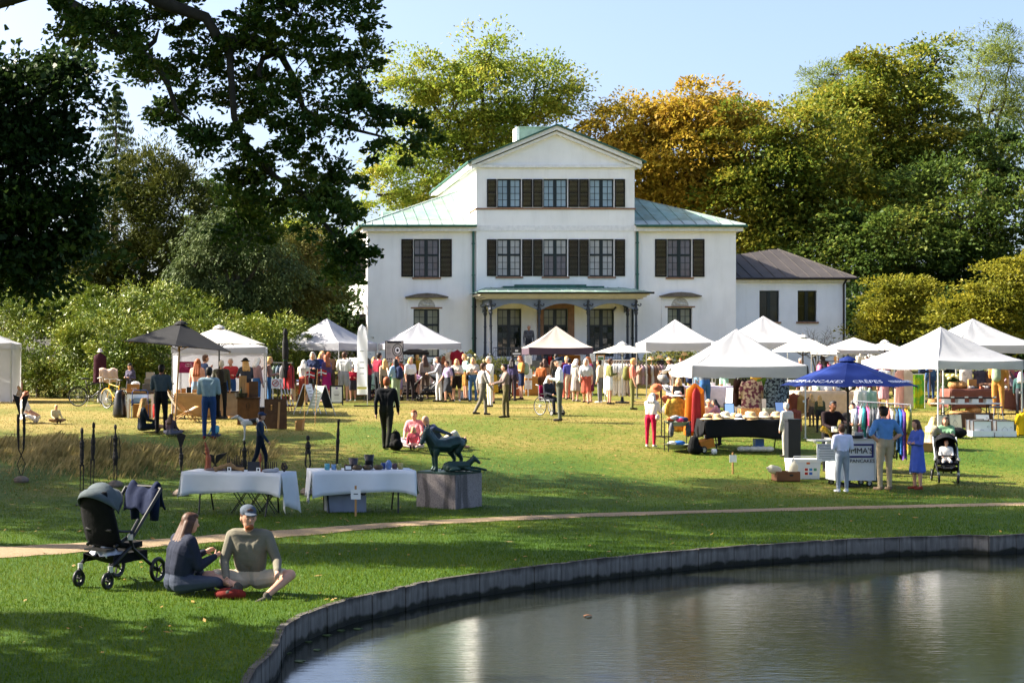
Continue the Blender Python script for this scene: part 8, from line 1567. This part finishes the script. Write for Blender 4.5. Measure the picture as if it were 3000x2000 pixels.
f = Fig(); [f.ell((.16*i-.2, .03*math.sin(i*2), .09), (.15, .12, .10), 0) for i in range(4)]; o = place('cloth_heap', f.mesh('cloth_heap', [cloth('5a4030', var=.4)], .02, .5), None, top_pt(tbb, .05, .2, .807)); tag(o, 'heap of brown fabric on the basket table', 'fabric')
for px, py, l, hx in ((2905, 1090, 'brown plaid blanket hanging behind the basket table', '5a4038'), (2870, 1090, 'dark striped shawl hanging behind the basket table', '3a3440'), (2955, 1085, 'rose checked blanket hanging behind the basket table', 'a05a4a'), (2985, 1095, 'magenta shawl hanging behind the basket table', '8a2a5a'), (2830, 1085, 'cream printed cloth hanging behind the basket table', 'd2c2b4')): q = PX(px, py-10, 52.6); garment(l, q, R(random.uniform(-20, 20)), .8, .45, mat('plaid_'+hx, hx, .85, .4, 10), 'blankets behind the basket table', sleeve=False, flare=1.05)
for px, l, hx in ((2640, 'blush translucent curtain hanging at the tent leg', 'd0a8a0'), (2655, 'cream translucent curtain hanging at the tent leg', 'dccfc4')): q = PX(px, 1078, 45.5); garment(l, q, R(10), 1.15, .4, mat('veil_'+hx, hx, .8, .1, 5, trans=.4), sleeve=False)
# bench of trays
YT = 44.5; cT = Vector((wx(2828, YT), YT, gzf(wx(2828, YT), YT))); tt, _ = cloth_table('white folding table with a row of dark trays', '', cT, 1.85, .45, .60, R(-1), None, (0,)*4)
t = thing('display_tray', 'long dark display tray raised on white blocks', 'tray', top_pt(tt, 0, 0, .602), R(-1)); flat(lambda b: b.box((0, 0, .14), (1.5, .36, .04)), 'tray', mat('tray_dark', '241a14', .6), t)
for i in range(4): flat(lambda b: b.box((-.6+.4*i, -.1, .055), (.18, .2, .11)), 'block', WHT, t); flat(lambda b: b.box((-.45+.4*i, -.182, .165), (.10, .006, .04)), 'label_card', PAPER, t)
# art boxes and framed drawings
def framed(label, loc, w, h_, tilt, kind, rz=0):
    t = thing('framed_drawing', label, 'picture', loc, R(rz)); Mx = Matrix.Rotation(tilt, 3, 'X')
    def add(fn, nm, m): b = MB(); fn(b); b.v = [tuple(Mx @ Vector(v)) for v in b.v]; b.build(nm, m, t)
    add(lambda b: b.box((0, 0, h_/2), (w-.03, .012, h_-.03)), 'paper', PAPER if kind else mat('cream_paper', 'd9d2b4', .8))
    for c, d in (((-w/2+.008, 0, h_/2), (.016, .03, h_)), ((w/2-.008, 0, h_/2), (.016, .03, h_)), ((0, 0, .008), (w-.034, .03, .016)), ((0, 0, h_-.008), (w-.034, .03, .016))): add(lambda b: b.box(c, d), 'frame_bar', DWOOD)
    pts = {0: [[(0, .3), (-.07, .2), (.0, .1), (.07, .2), (0, .3)], [(-.05, .12), (-.1, .02), (.1, .02), (.05, .12)], [(-.03, .38), (.0, .42), (.03, .38)]], 1: [[(-.14, .08), (-.02, .2), (.06, .14), (.15, .08)], [(.1, .28), (.13, .31), (.16, .28), (.13, .25), (.1, .28)]], 2: [[(-.06, .06), (-.08, .2), (-.02, .28), (.05, .2), (.03, .06)], [(-.03, .1), (0, .16), (.03, .1)], [(.1, .24), (.13, .27), (.16, .24)]]}[kind % 3]
    for pl in pts: add(lambda b: b.tube([(x*w/.42, -.009, z*h_/.45) for x, z in pl], .003, 4), 'pen_line', INK)
for px, w, h_, k, l in ((2765, .36, .46, 0, 'framed figure drawing leaning beside the tent pole'), (2800, .40, .48, 0, 'framed cream figure drawing leaning in the middle'), (2880, .40, .3, 1, 'framed drawing half hidden behind the front art box')): p = Vector((wx(px, 42.6), 42.6, gzf(wx(px, 42.6), 42.6))); framed(l, p+Vector((0, 0, .02 if h_ > .4 else .2)), w, h_, -.18, k)
for px, py, l, k in ((2880, 1280, 'white art box of framed drawings with a mountain sketch', 1), (2947, 1280, 'white art box of framed drawings with a squiggle figure', 2)):
    p = G(px, py); crate('art_box', l, 'box', p+Vector((0, .2, 0)), (.58, .4, .17), WHT)
    for j in range(3): framed(('front', 'second', 'rearmost')[j]+' framed drawing in the '+l, p+Vector((.02-.05*j, .06+.11*j, .02)), .50, .42+.02*j, -.05, k)
crate('long_box', 'long brown box behind the framed drawings', 'box', Vector((wx(2850, 43.6), 43.6, gzf(wx(2850, 43.6), 43.6))), (1.0, .3, .4), mat('box_brown', '5a3c28', .8), open_=False)
t = thing('stool', 'grey topped metal stool beside the tray table', 'stool', G(2918, 1236)); flat(lambda b: b.lathe([(.17, .42), (.18, .44), (.18, .46), (.16, .47)], 14), 'seat', mat('stool_grey', '6a6e74', .6), t); [flat(lambda b: b.tube([(sx*.1, sy*.1, .43), (sx*.16, sy*.16, 0)], .011, 6), 'leg', ALU, t) for sx in (-1, 1) for sy in (-1, 1)]
f = Fig(); f.ell((0, 0, .14), (.28, .2, .15), 0); f.ell((-.15, 0, .2), (.12, .12, .1), 0); o = place('black_bag', f.mesh('black_bag', [cloth('101114')], .015, .5), None, G(2802, 1282)); tag(o, 'black duffel bag on the grass before the framed drawings', 'bag')
crate('carton', 'low brown carton on the grass before the seated girls', 'box', G(2712, 1322), (.26, .2, .22), CARD)
q = G(2996, 1270); garment('yellow jacket on a stand cut off at the market edge', PX(2998, 1205, 42), R(20), .65, .4, cloth('d9b01c'))
# wheelchair
def wheelchair(label, loc, rz):
    t = thing('wheelchair', label, 'wheelchair', loc, rz)
    for s in (-1, 1): wheel(t, (s*.29, -.05, .30), .30, BLK, ALU, .03, 14, 'x', tyre=.016); wheel(t, (s*.24, .42, .09), .09, BLK, ALU, .02, 5, 'x', 'castor'); flat(lambda b: (b.tube([(s*.23, -.2, .95), (s*.23, -.16, .48), (s*.23, .3, .48), (s*.23, .45, .12)], .012, 7), b.tube([(s*.23, -.2, .95), (s*.23, -.32, .97)], .014, 7)), 'frame', ALU, t); flat(lambda b: b.box((s*.24, .08, .68), (.04, .32, .03)), 'armrest', BLK, t); flat(lambda b: b.box((s*.12, .55, .10), (.16, .18, .015)), 'footplate', BLK, t)
    flat(lambda b: b.box((0, .06, .47), (.44, .44, .05)), 'seat', BLK, t); flat(lambda b: b.box((0, -.17, .72), (.44, .03, .45), rx=-.05), 'backrest', cloth('b01c5a'), t); return t
wheelchair('wheelchair with pink backrest on the lawn beside the man in white', G(1606, 1216), R(-150))
stroller('black stroller with a toddler on the lawn beyond the blue dress', G(2773, 1412), R(160), .95, '121214', '17181b')
# greyhound
def dog():
    f = Fig(); C = lambda a, b, r0, r1, m=0: f.cap(a, b, r0, r1, m)
    C((0, .17, .46), (0, .02, .47), .095, .085, 0); C((0, .02, .49), (0, -.14, .53), .075, .055, 1); C((0, -.14, .53), (0, -.26, .50), .055, .06, 0); C((0, .20, .50), (0, .33, .60), .06, .045, 0); C((0, .34, .62), (0, .50, .575), .048, .022, 0)
    for s in (-1, 1):
        C((s*.035, .31, .65), (s*.05, .25, .64), .016, .008, 1); C((s*.055, .17, .44), (s*.055, .16, .26), .045, .022, 0); C((s*.055, .16, .26), (s*.055, .17, .03), .02, .016, 0); C((s*.055, .17, .025), (s*.055, .20, .02), .02, .018, 0)
        C((s*.06, -.25, .48), (s*.065, -.16, .33), .062, .04, 0); C((s*.065, -.16, .33), (s*.06, -.32, .2), .034, .018, 0); C((s*.06, -.32, .2), (s*.06, -.30, .03), .018, .016, 0); C((s*.06, -.30, .025), (s*.06, -.27, .02), .02, .018, 0)
    C((0, -.31, .5), (0, -.40, .35), .018, .012, 0); C((0, -.40, .35), (0, -.42, .2), .012, .008, 0); return f
o = place('dog', dog().mesh('dog', [mat('dog_white', 'cfcbc4', .7, .08, 6), mat('dog_black', '201d1c', .7)], .012, .5), None, G(735, 1290), R(84)); tag(o, 'white and black greyhound standing on the lawn', 'dog')
# ================================================================== CROWD
P = person
# far left picnic
P('bare-chested grey haired man sitting before the walled tent', 52, 1166, 160, h=1.75, pose='crossleg', c=('d9a184', 'cfcac2'), sleeves='none', hair='grey', tmat=SKIN)
P('blond child sitting beside the bare-chested man', 60, 1178, 120, h=1.15, pose='crossleg', c=('c9b090', 'b09a80'), hair='blond', hairlen=.4)
P('woman in white with brown hair sitting behind the winged iron figure', 66, 1238, -100, h=1.68, pose='crossleg', c=('e2ddd4', 'dcd9d4'), hair='red', hairlen=.2, female=True, sleeves='short', shoes='d0ccc4')
P('blond toddler in a cream shirt sitting in the dry grass', 162, 1240, -150, h=1.0, pose='crossleg', c=('d2c29a', '8a6a4a'), hair='fair')
P('woman in a black cap and purple cardigan behind the cardboard boxes', 382, 1190, 150, 1066, 'front', c=('4a4658', '3a3840'), hair='brown', hairlen=.2, hat='cap', hatc='23262c', female=True)
P('long-haired woman in a dark jacket sitting with a baby on the grass', 415, 1266, -70, h=1.7, pose='legsout', c=('16222e', '1c2430'), hair='blond', hairlen=.8, female=True, legs='short', shoes='6a5a4a')
P('bald baby in the lap of the long-haired woman', 448, 1262, -100, h=.72, pose='crossleg', c=('2a5a50', '2a3a48'), hairlen=-1)
P('man in a slate t-shirt and black trousers standing at the boxes', 472, 1272, -15, 1068, 'front', c=('45525c', '15161a'), hair='dark', sleeves='short', skin=SKIND)
P('little girl in a patterned skirt sitting on the grass', 497, 1278, -30, h=1.1, pose='crossleg', c=('5a4a54', '6a6a78'), hair='brown', hairlen=.5)
P('man in a pale denim jacket and blue jeans seen from behind', 612, 1290, -8, 1076, 'front', c=('8aa0a8', '27426e'), hair='dark', shoes='6a2a20', puffy=1.12)
P('toddler in turquoise sitting behind the denim jacket man', 632, 1284, 30, h=.85, pose='crossleg', c=('6ab0c0', '4a4a5a'), hair='brown')
P('woman with red hair in a blush jumper at the walled tent', 578, 1224, -20, 1052, 'stand', c=('c99a8a', '7a98b4'), hair='red', hairlen=.7, female=True, shoes='d9d4cc')
P('short haired man in navy facing the blush jumper woman', 598, 1208, -70, 1040, 'phone', c=('3a4a6a', '2a2a30'), hair='brown')
P('man carrying a dark backpack at the counters', 648, 1226, -10, 1056, 'stand', c=('4a4a40', '1c1d20'), hair='grey', bag='back', hatc='2a2622')
P('grey haired man in a red striped shirt behind the counters', 676, 1206, 170, 1050, 'front', c=('a8383a', '2a4a7a'), hair='grey')
P('person in a black hat and plaid shirt behind the counters', 722, 1212, 10, 1050, 'reach', c=('3a3c44', '2a2a30'), hair='blond', hairlen=.4, hat='brim', hatc='1a1c1a', female=True)
P('white haired woman in a mauve top trying something on', 752, 1204, -60, 1048, 'phone', c=('9a7a78', '3a6494'), hair='white', hairlen=.1, female=True)
P('blond woman in a brown cardigan at the red garments', 786, 1202, -80, 1046, 'front', c=('8a6a60', '35608e'), hair='blond', hairlen=.4, female=True)
P('tall bald man standing inside the walled tent', 724, 1196, 20, 1028, 'stand', c=('b9b4b0', '3a3a42'), hairlen=-1)
P('dark haired man inside the walled tent', 758, 1196, 10, 1030, 'stand', c=('c9c4c0', '3a3a42'), hair='dark')
P('child in a navy cap and dark clothes behind the greyhound', 762, 1384, -100, 1206, 'walk', c=('1c2c44', '141c2c'), hair='brown', hat='cap', hatc='2c3a58')
# around the gabled tent
P('woman in a navy shawl with grey hair under the gabled tent', 917, 1178, 160, 1032, 'cross', c=('27304c', '2a2628'), hair='grey', hairlen=.2, female=True)
P('blond woman in a blue coat under the gabled tent', 942, 1176, -150, 1030, 'front', c=('2c3a70', '3a2a30'), hair='blond', hairlen=.2, female=True)
P('woman in a magenta skirt beside the gabled tent', 957, 1178, 40, 1040, 'stand', c=('4a3a60', '8a1c5a'), hair='red', hairlen=.5, legs='skirt', female=True, shoes='c9a898')
P('man in a tan jacket looking over the gabled tent table', 968, 1172, 20, 1030, 'reach', c=('8a6a4a', '4a4038'), hair='red')
P('man in a light t-shirt and grey shorts under the gabled tent', 1008, 1178, -20, 1032, 'front', c=('c9c9c8', '8a8c92'), hair='brown', legs='short', sleeves='short', shoes='b09a88')
P('boy in a red shirt and silver helmet beside the feather flag', 1034, 1176, 170, 1074, 'front', c=('9a1c30', '3a3c46'), hair='brown', legs='short', sleeves='short', hat='cap', hatc='6a7074', shoes='8a9a90')
P('woman in a crimson jacket behind the feather flag', 1080, 1176, 60, 1050, 'stand', c=('9a2a40', '2a2a34'), hair='dark', hairlen=.4, female=True)
P('tall young man with dark hair in a maroon jacket', 1108, 1178, -60, 1034, 'front', c=('8a2438', '24262c'), hair='dark')
P('woman with a green bag near the menu sign', 1128, 1180, 10, 1050, 'walk', c=('9a8a78', '4a4238'), hair='blond', hairlen=.4, bag='side', hatc='5aa06a', female=True)
P('man in an all black outfit striding over the lawn', 1132, 1318, -20, 1102, 'walk', c=('16181c', '23241c'), hair='red', shoes='15140f')
P('woman in a white t-shirt and dark leggings at the strollers', 1202, 1176, -160, 1048, 'stand', c=('dcd9d6', '2a2428'), hair='blond', hairlen=.3, sleeves='short', female=True)
P('woman in a grey top and white trousers pushing a stroller', 1286, 1178, 85, 1046, 'push', c=('9a9aa0', 'd9d6d2'), hair='brown', hairlen=.4, female=True)
P('woman in a dusty coat by the low pale rail', 1245, 1172, 20, 1042, 'stand', c=('8a8078', '5a4a40'), hair='brown', hairlen=.5, female=True)
P('person in brown looking at the pale garments', 1300, 1170, -10, 1042, 'reach', c=('8a7060', '6a5848'), hair='red', hairlen=.2)
P('woman in a beige top and black shorts, arms crossed', 1338, 1178, 165, 1052, 'cross', c=('cfc4b4', '241c1a'), hair='fair', hairlen=.3, legs='short', sleeves='short', female=True, shoes='e2dfda')
P('woman in a grey t-shirt and ripped blue jeans', 1386, 1178, 160, 1048, 'front', c=('b4aea6', '4a6a94'), hair='fair', hairlen=.1, sleeves='short', female=True, bag='side', hatc='1a1a1c')
P('person in grey walking past the rose bush', 1412, 1218, -80, 1062, 'walk', c=('9a9490', '6a645a'), hair='brown')
P('person in brown trousers walking with a stroller past the porch', 1482, 1226, 90, 1066, 'push', c=('7a6a64', '5a5238'), hair='dark')
P('person in a purple jacket beside the crown sign', 1500, 1176, -30, 1050, 'stand', c=('4a4468', '3a3038'), hair='dark', hairlen=.3, female=True)
P('man standing on the porch behind the sand tent', 1549, 1098, 180, 998, 'stand', c=('5a5a60', '3a3a40'), hair='grey', loc=(wx(1549, 76.8), 76.8, zf), h=1.75)
# picnic on the lawn
P('woman in a pink shirt sitting on the lawn', 1216, 1308, 160, h=1.70, pose='crossleg', c=('d98a90', 'c9c6d2'), hair='red', sleeves='short', female=True)
P('blond little girl sitting in front of the pink shirt woman', 1212, 1316, 165, h=1.05, pose='crossleg', c=('c85a64', 'd9b8b0'), hair='fair', hairlen=.5)
P('bald man in a blue jacket reclining on the lawn', 1290, 1312, -60, h=1.78, pose='recline', c=('3c4660', 'c9c0b0'), hairlen=-1, shoes='b98a70')
# centre
P('man in a white jumper, grey trousers and navy cap', 1640, 1236, 78, 1050, 'front', c=('dfe2e6', '55584e'), hair='grey', hat='cap', hatc='1f2838', shoes='3a3430')
P('white haired old woman sitting in the wheelchair', 0, 0, -150, h=1.60, pose='chair', c=('2a2c34', '23252a'), hair='white', hairlen=.15, female=True, loc=G(1606, 1216)+Vector((0, .0, .02)))
P('grey haired woman in a grey coat with a brown handbag', 1686, 1178, -60, 1052, 'front', c=('9a948c', '2c2a2c'), hair='white', hairlen=.05, female=True, legs='dress', bag='side', hatc='4a2a20', shoes='8a8078')
P('woman in a plum dress talking to the grey coat woman', 1726, 1180, 110, 1046, 'phone', c=('5a1c3a', '3a1c2a'), hair='red', hairlen=.4, female=True, legs='dress', shoes='c99a8a')
P('dark haired woman in a cream poncho beside the robes', 1758, 1182, 60, 1054, 'stand', c=('d9c8a4', '6a6a6c'), hair='dark', female=True, puffy=1.2, shoes='dcdad6')
P('person in a violet shirt and beige trousers at the bottle stall', 1668, 1172, 0, 1050, 'stand', c=('4a4a94', 'b49a84'), hair='dark')
P('man in a grey t-shirt inside the sand tent', 1630, 1160, 15, 1038, 'stand', c=('5a5048', '3a3a3c'), hair='dark')
P('woman in tan looking at the amber bottles', 1600, 1168, 10, 1050, 'reach', c=('9a7a5a', '6a5040'), hair='brown', hairlen=.4, female=True)
P('person in a rust top beside the poster strips', 1586, 1172, -40, 1062, 'front', c=('a05a34', '5a3a2c'), hair='brown')
P('woman in white resting her hand on the long brown rail', 1972, 1172, 100, 1048, 'reach', c=('cfc8c0', '8a7468'), hair='brown', hairlen=.3, hat='brim', hatc='c9a878', female=True)
P('person in dark clothes behind the long brown rail', 1996, 1160, 140, 1050, 'front', c=('2a2422', '2a2422'), hair='red')
# hat stall
P('woman in a beige jacket and crimson trousers at the hat tree', 1906, 1312, -35, 1150, 'reach', c=('d2c4b4', 'b01c3c'), hair='grey', hairlen=.2, female=True, puffy=1.15, shoes='d9cfc4', bag='side', hatc='d9c0b4')
P('blond saleswoman in a black sleeveless top behind the hats', 1988, 1262, 160, 1108, 'front', c=('141416', '2a2a2e'), hair='fair', hairlen=.2, sleeves='none', female=True)
P('person in blue jeans and grey jacket browsing the lilac table', 2066, 1216, 10, 1052, 'reach', c=('6a7078', '3a6090'), hair='brown')
P('woman in a pink patterned blouse bending over the hats', 2108, 1306, 60, 1168, 'reach', c=('c08a94', '3a3a44'), hair='dark', hairlen=.2, female=True)
P('pale dressed person standing at the end of the hat table', 2306, 1340, 20, 1180, 'stand', c=('c9c2b8', 'a8a49a'), hair='grey', female=True)
P('person in a sand shirt choosing hats behind the table', 2075, 1300, 175, 1172, 'front', c=('c2a888', '4a4a50'), hair='blond', hat='brim', hatc='d2b890')
P('woman in an olive vest with long blond hair behind the cart', 2402, 1268, -5, 1158, 'stand', c=('4a4c38', '2a2a2c'), hair='blond', hairlen=.7, female=True)
P('person with a caramel ponytail near the goods table', 2378, 1250, 20, 1154, 'stand', c=('b08a64', '5a4a40'), hair='blond', hairlen=.5, female=True)
P('dark clothed pancake baker behind the cart', 2428, 1384, -170, 1172, 'reach', c=('221618', '1a1a1c'), hair='dark', skin=SKIND)
P('second helper in black beside the baker', 2496, 1376, 170, 1180, 'front', c=('17161a', '1a1a1c'), hair='dark')
P('boy in a white t-shirt and grey jeans at the pancake cart', 2468, 1432, 5, None, h=1.45, loc=(wx(2468, 32.4), 32.4, gzf(wx(2468, 32.4), 32.4)), pose= 'front', c=('cfd2ea', '8a929c'), hair='brown', sleeves='short', shoes='c9ccd2')
P('man in a light blue shirt and khaki trousers, hands on hips', 2592, 1428, 12, None, h=1.80, loc=(wx(2592, 32.7), 32.7, gzf(wx(2592, 32.7), 32.7)), pose= 'hips', c=('5a86bc', 'a8967a'), hair='dark', sleeves='short', shoes='6a5a4c')
P('woman in a long blue dress with brown hair', 2688, 1436, 100, 1230, 'cross', c=('4a62b8', '4a62b8'), hair='brown', hairlen=.5, legs='dress', female=True, shoes='8a3a2c')
P('toddler in white sitting in the black stroller', 0, 0, 160, h=.95, pose='chair', c=('dcd8d2', 'd9d2c6'), hair='red', loc=G(2773, 1412)+Vector((.03, .08, .20)))
P('blond girl in a grey shirt sitting with raised knees', 2722, 1316, -70, h=1.55, pose='knees', c=('8a8272', 'a89a82'), hair='fair', hairlen=.7, legs='short', sleeves='short', female=True)
P('brown haired girl in a green print top sitting on the grass', 2772, 1312, 150, h=1.5, pose='knees', c=('6a9070', '8a7a6a'), hair='brown', hairlen=.5, legs='short', sleeves='short', female=True)
# behind the right stalls
for px, py, top, fc, po, c, hr, l in ((2300, 1160, 1050, 30, 'stand', ('8a3a30', '3a3a40'), 'dark', 'person in brick red behind the tall white tent'), (2410, 1156, 1040, -20, 'stand', ('3a2a28', '2a2a30'), 'dark', 'person in dark brown by the wide white parasol'), (2452, 1158, 1044, 40, 'front', ('c9a888', '5a4a40'), 'blond', 'blond person in peach by the pale grey tent'), (2480, 1152, 1046, 150, 'stand', ('5a5a62', '3a3a40'), 'brown', 'person in grey inside the pale grey tent'), (2610, 1158, 1040, -30, 'stand', ('b8b4b8', '5a5a60'), 'blond', 'blond person in silver grey beside the pale grey tent leg'), (2660, 1160, 1042, 20, 'walk', ('a86a54', '4a4a50'), 'white', 'white haired person in rust under the twin parasols'), (2452, 1216, 1100, 10, 'reach', ('a8583c', '3a3038'), 'red', 'person in burnt orange at the goods table'), (2530, 1206, 1096, -20, 'stand', ('7a2a30', '2a2a30'), 'brown', 'person in wine red behind the colourful rail'), (2352, 1204, 1092, 0, 'stand', ('9a7a68', '4a4440'), 'dark', 'person in mocha behind the dressed pole'), (2968, 1206, 1085, 30, 'reach', ('8a7a84', '5a4a50'), 'brown', 'person in mauve bending over the pottery'), (2990, 1214, 1090, -30, 'stand', ('3a5a58', '3a3a40'), 'grey', 'grey haired person in teal at the end of the basket table'), (2728, 1170, 1060, 10, 'stand', ('3a5a8a', '27406a'), 'dark', 'person in blue denim behind the green banner')):
    P(l, px, py, fc, top, po, c=c, hair=hr, hairlen=random.choice([0, .3, .5]), vox=.02, dec=.35)
# thicker crowd before the stalls: every visitor in another colour
CR = [('cream', 'd9cfc0'), ('dusty rose', 'b9868a'), ('sage', '8a9a80'), ('sky blue', '8aa8c8'), ('brick', '9a4a3a'), ('mustard', 'b8902c'), ('charcoal', '34363c'), ('lavender', '9a8ab0'), ('mint', '9ac0ae'), ('white', 'e2e0dc'), ('navy', '222c48'), ('caramel', 'a8783c'), ('wine', '6a2034'), ('silver', 'a8acb0'), ('olive', '6a6a3c'), ('coral', 'd0705c')]
spots = [(1010, 1166), (1100, 1158), (1086, 1165), (1150, 1172), (1172, 1166), (1222, 1168), (1268, 1164), (1320, 1166), (1365, 1172), (1430, 1170), (1455, 1176), (1530, 1176), (1655, 1176), (1706, 1170), (1790, 1184), (1850, 1178), (880, 1180), (925, 1170), (1016, 1180), (2030, 1190), (2130, 1180), (2215, 1184), (2270, 1178), (2360, 1176), (2545, 1176), (2585, 1190), (2690, 1180), (2930, 1196)]
for i, (px, py) in enumerate(spots):
    py += (-6, 14, 2, 24, 8, -4)[i % 6]; px += (i*7 % 23)-11
    (n1, c1_), (n2, c2_) = CR[i % 16], CR[(i*5+3+i//16) % 16]; g = G(px, py)
    P('visitor in a %s top and %s %s among the stalls' % (n1, n2, ('trousers', 'skirt', 'shorts')[i % 3]), px, py, random.uniform(0, 360), h=random.uniform(1.58, 1.86), pose=('stand', 'walk', 'front', 'phone', 'reach', 'cross')[i*7 % 6], c=(c1_, c2_), hair=('brown', 'blond', 'grey', 'dark', 'red', 'fair', 'white')[i % 7], hairlen=(0, .4, 0, .6, 0)[i % 5], legs=('long', 'skirt', 'short')[i % 3], sleeves=('long', 'short')[i % 2], female=i % 3 == 1, vox=.02, dec=.32, bag=(None, 'side', None, 'back')[i % 4], hatc=CR[(i*3+1) % 16][1])
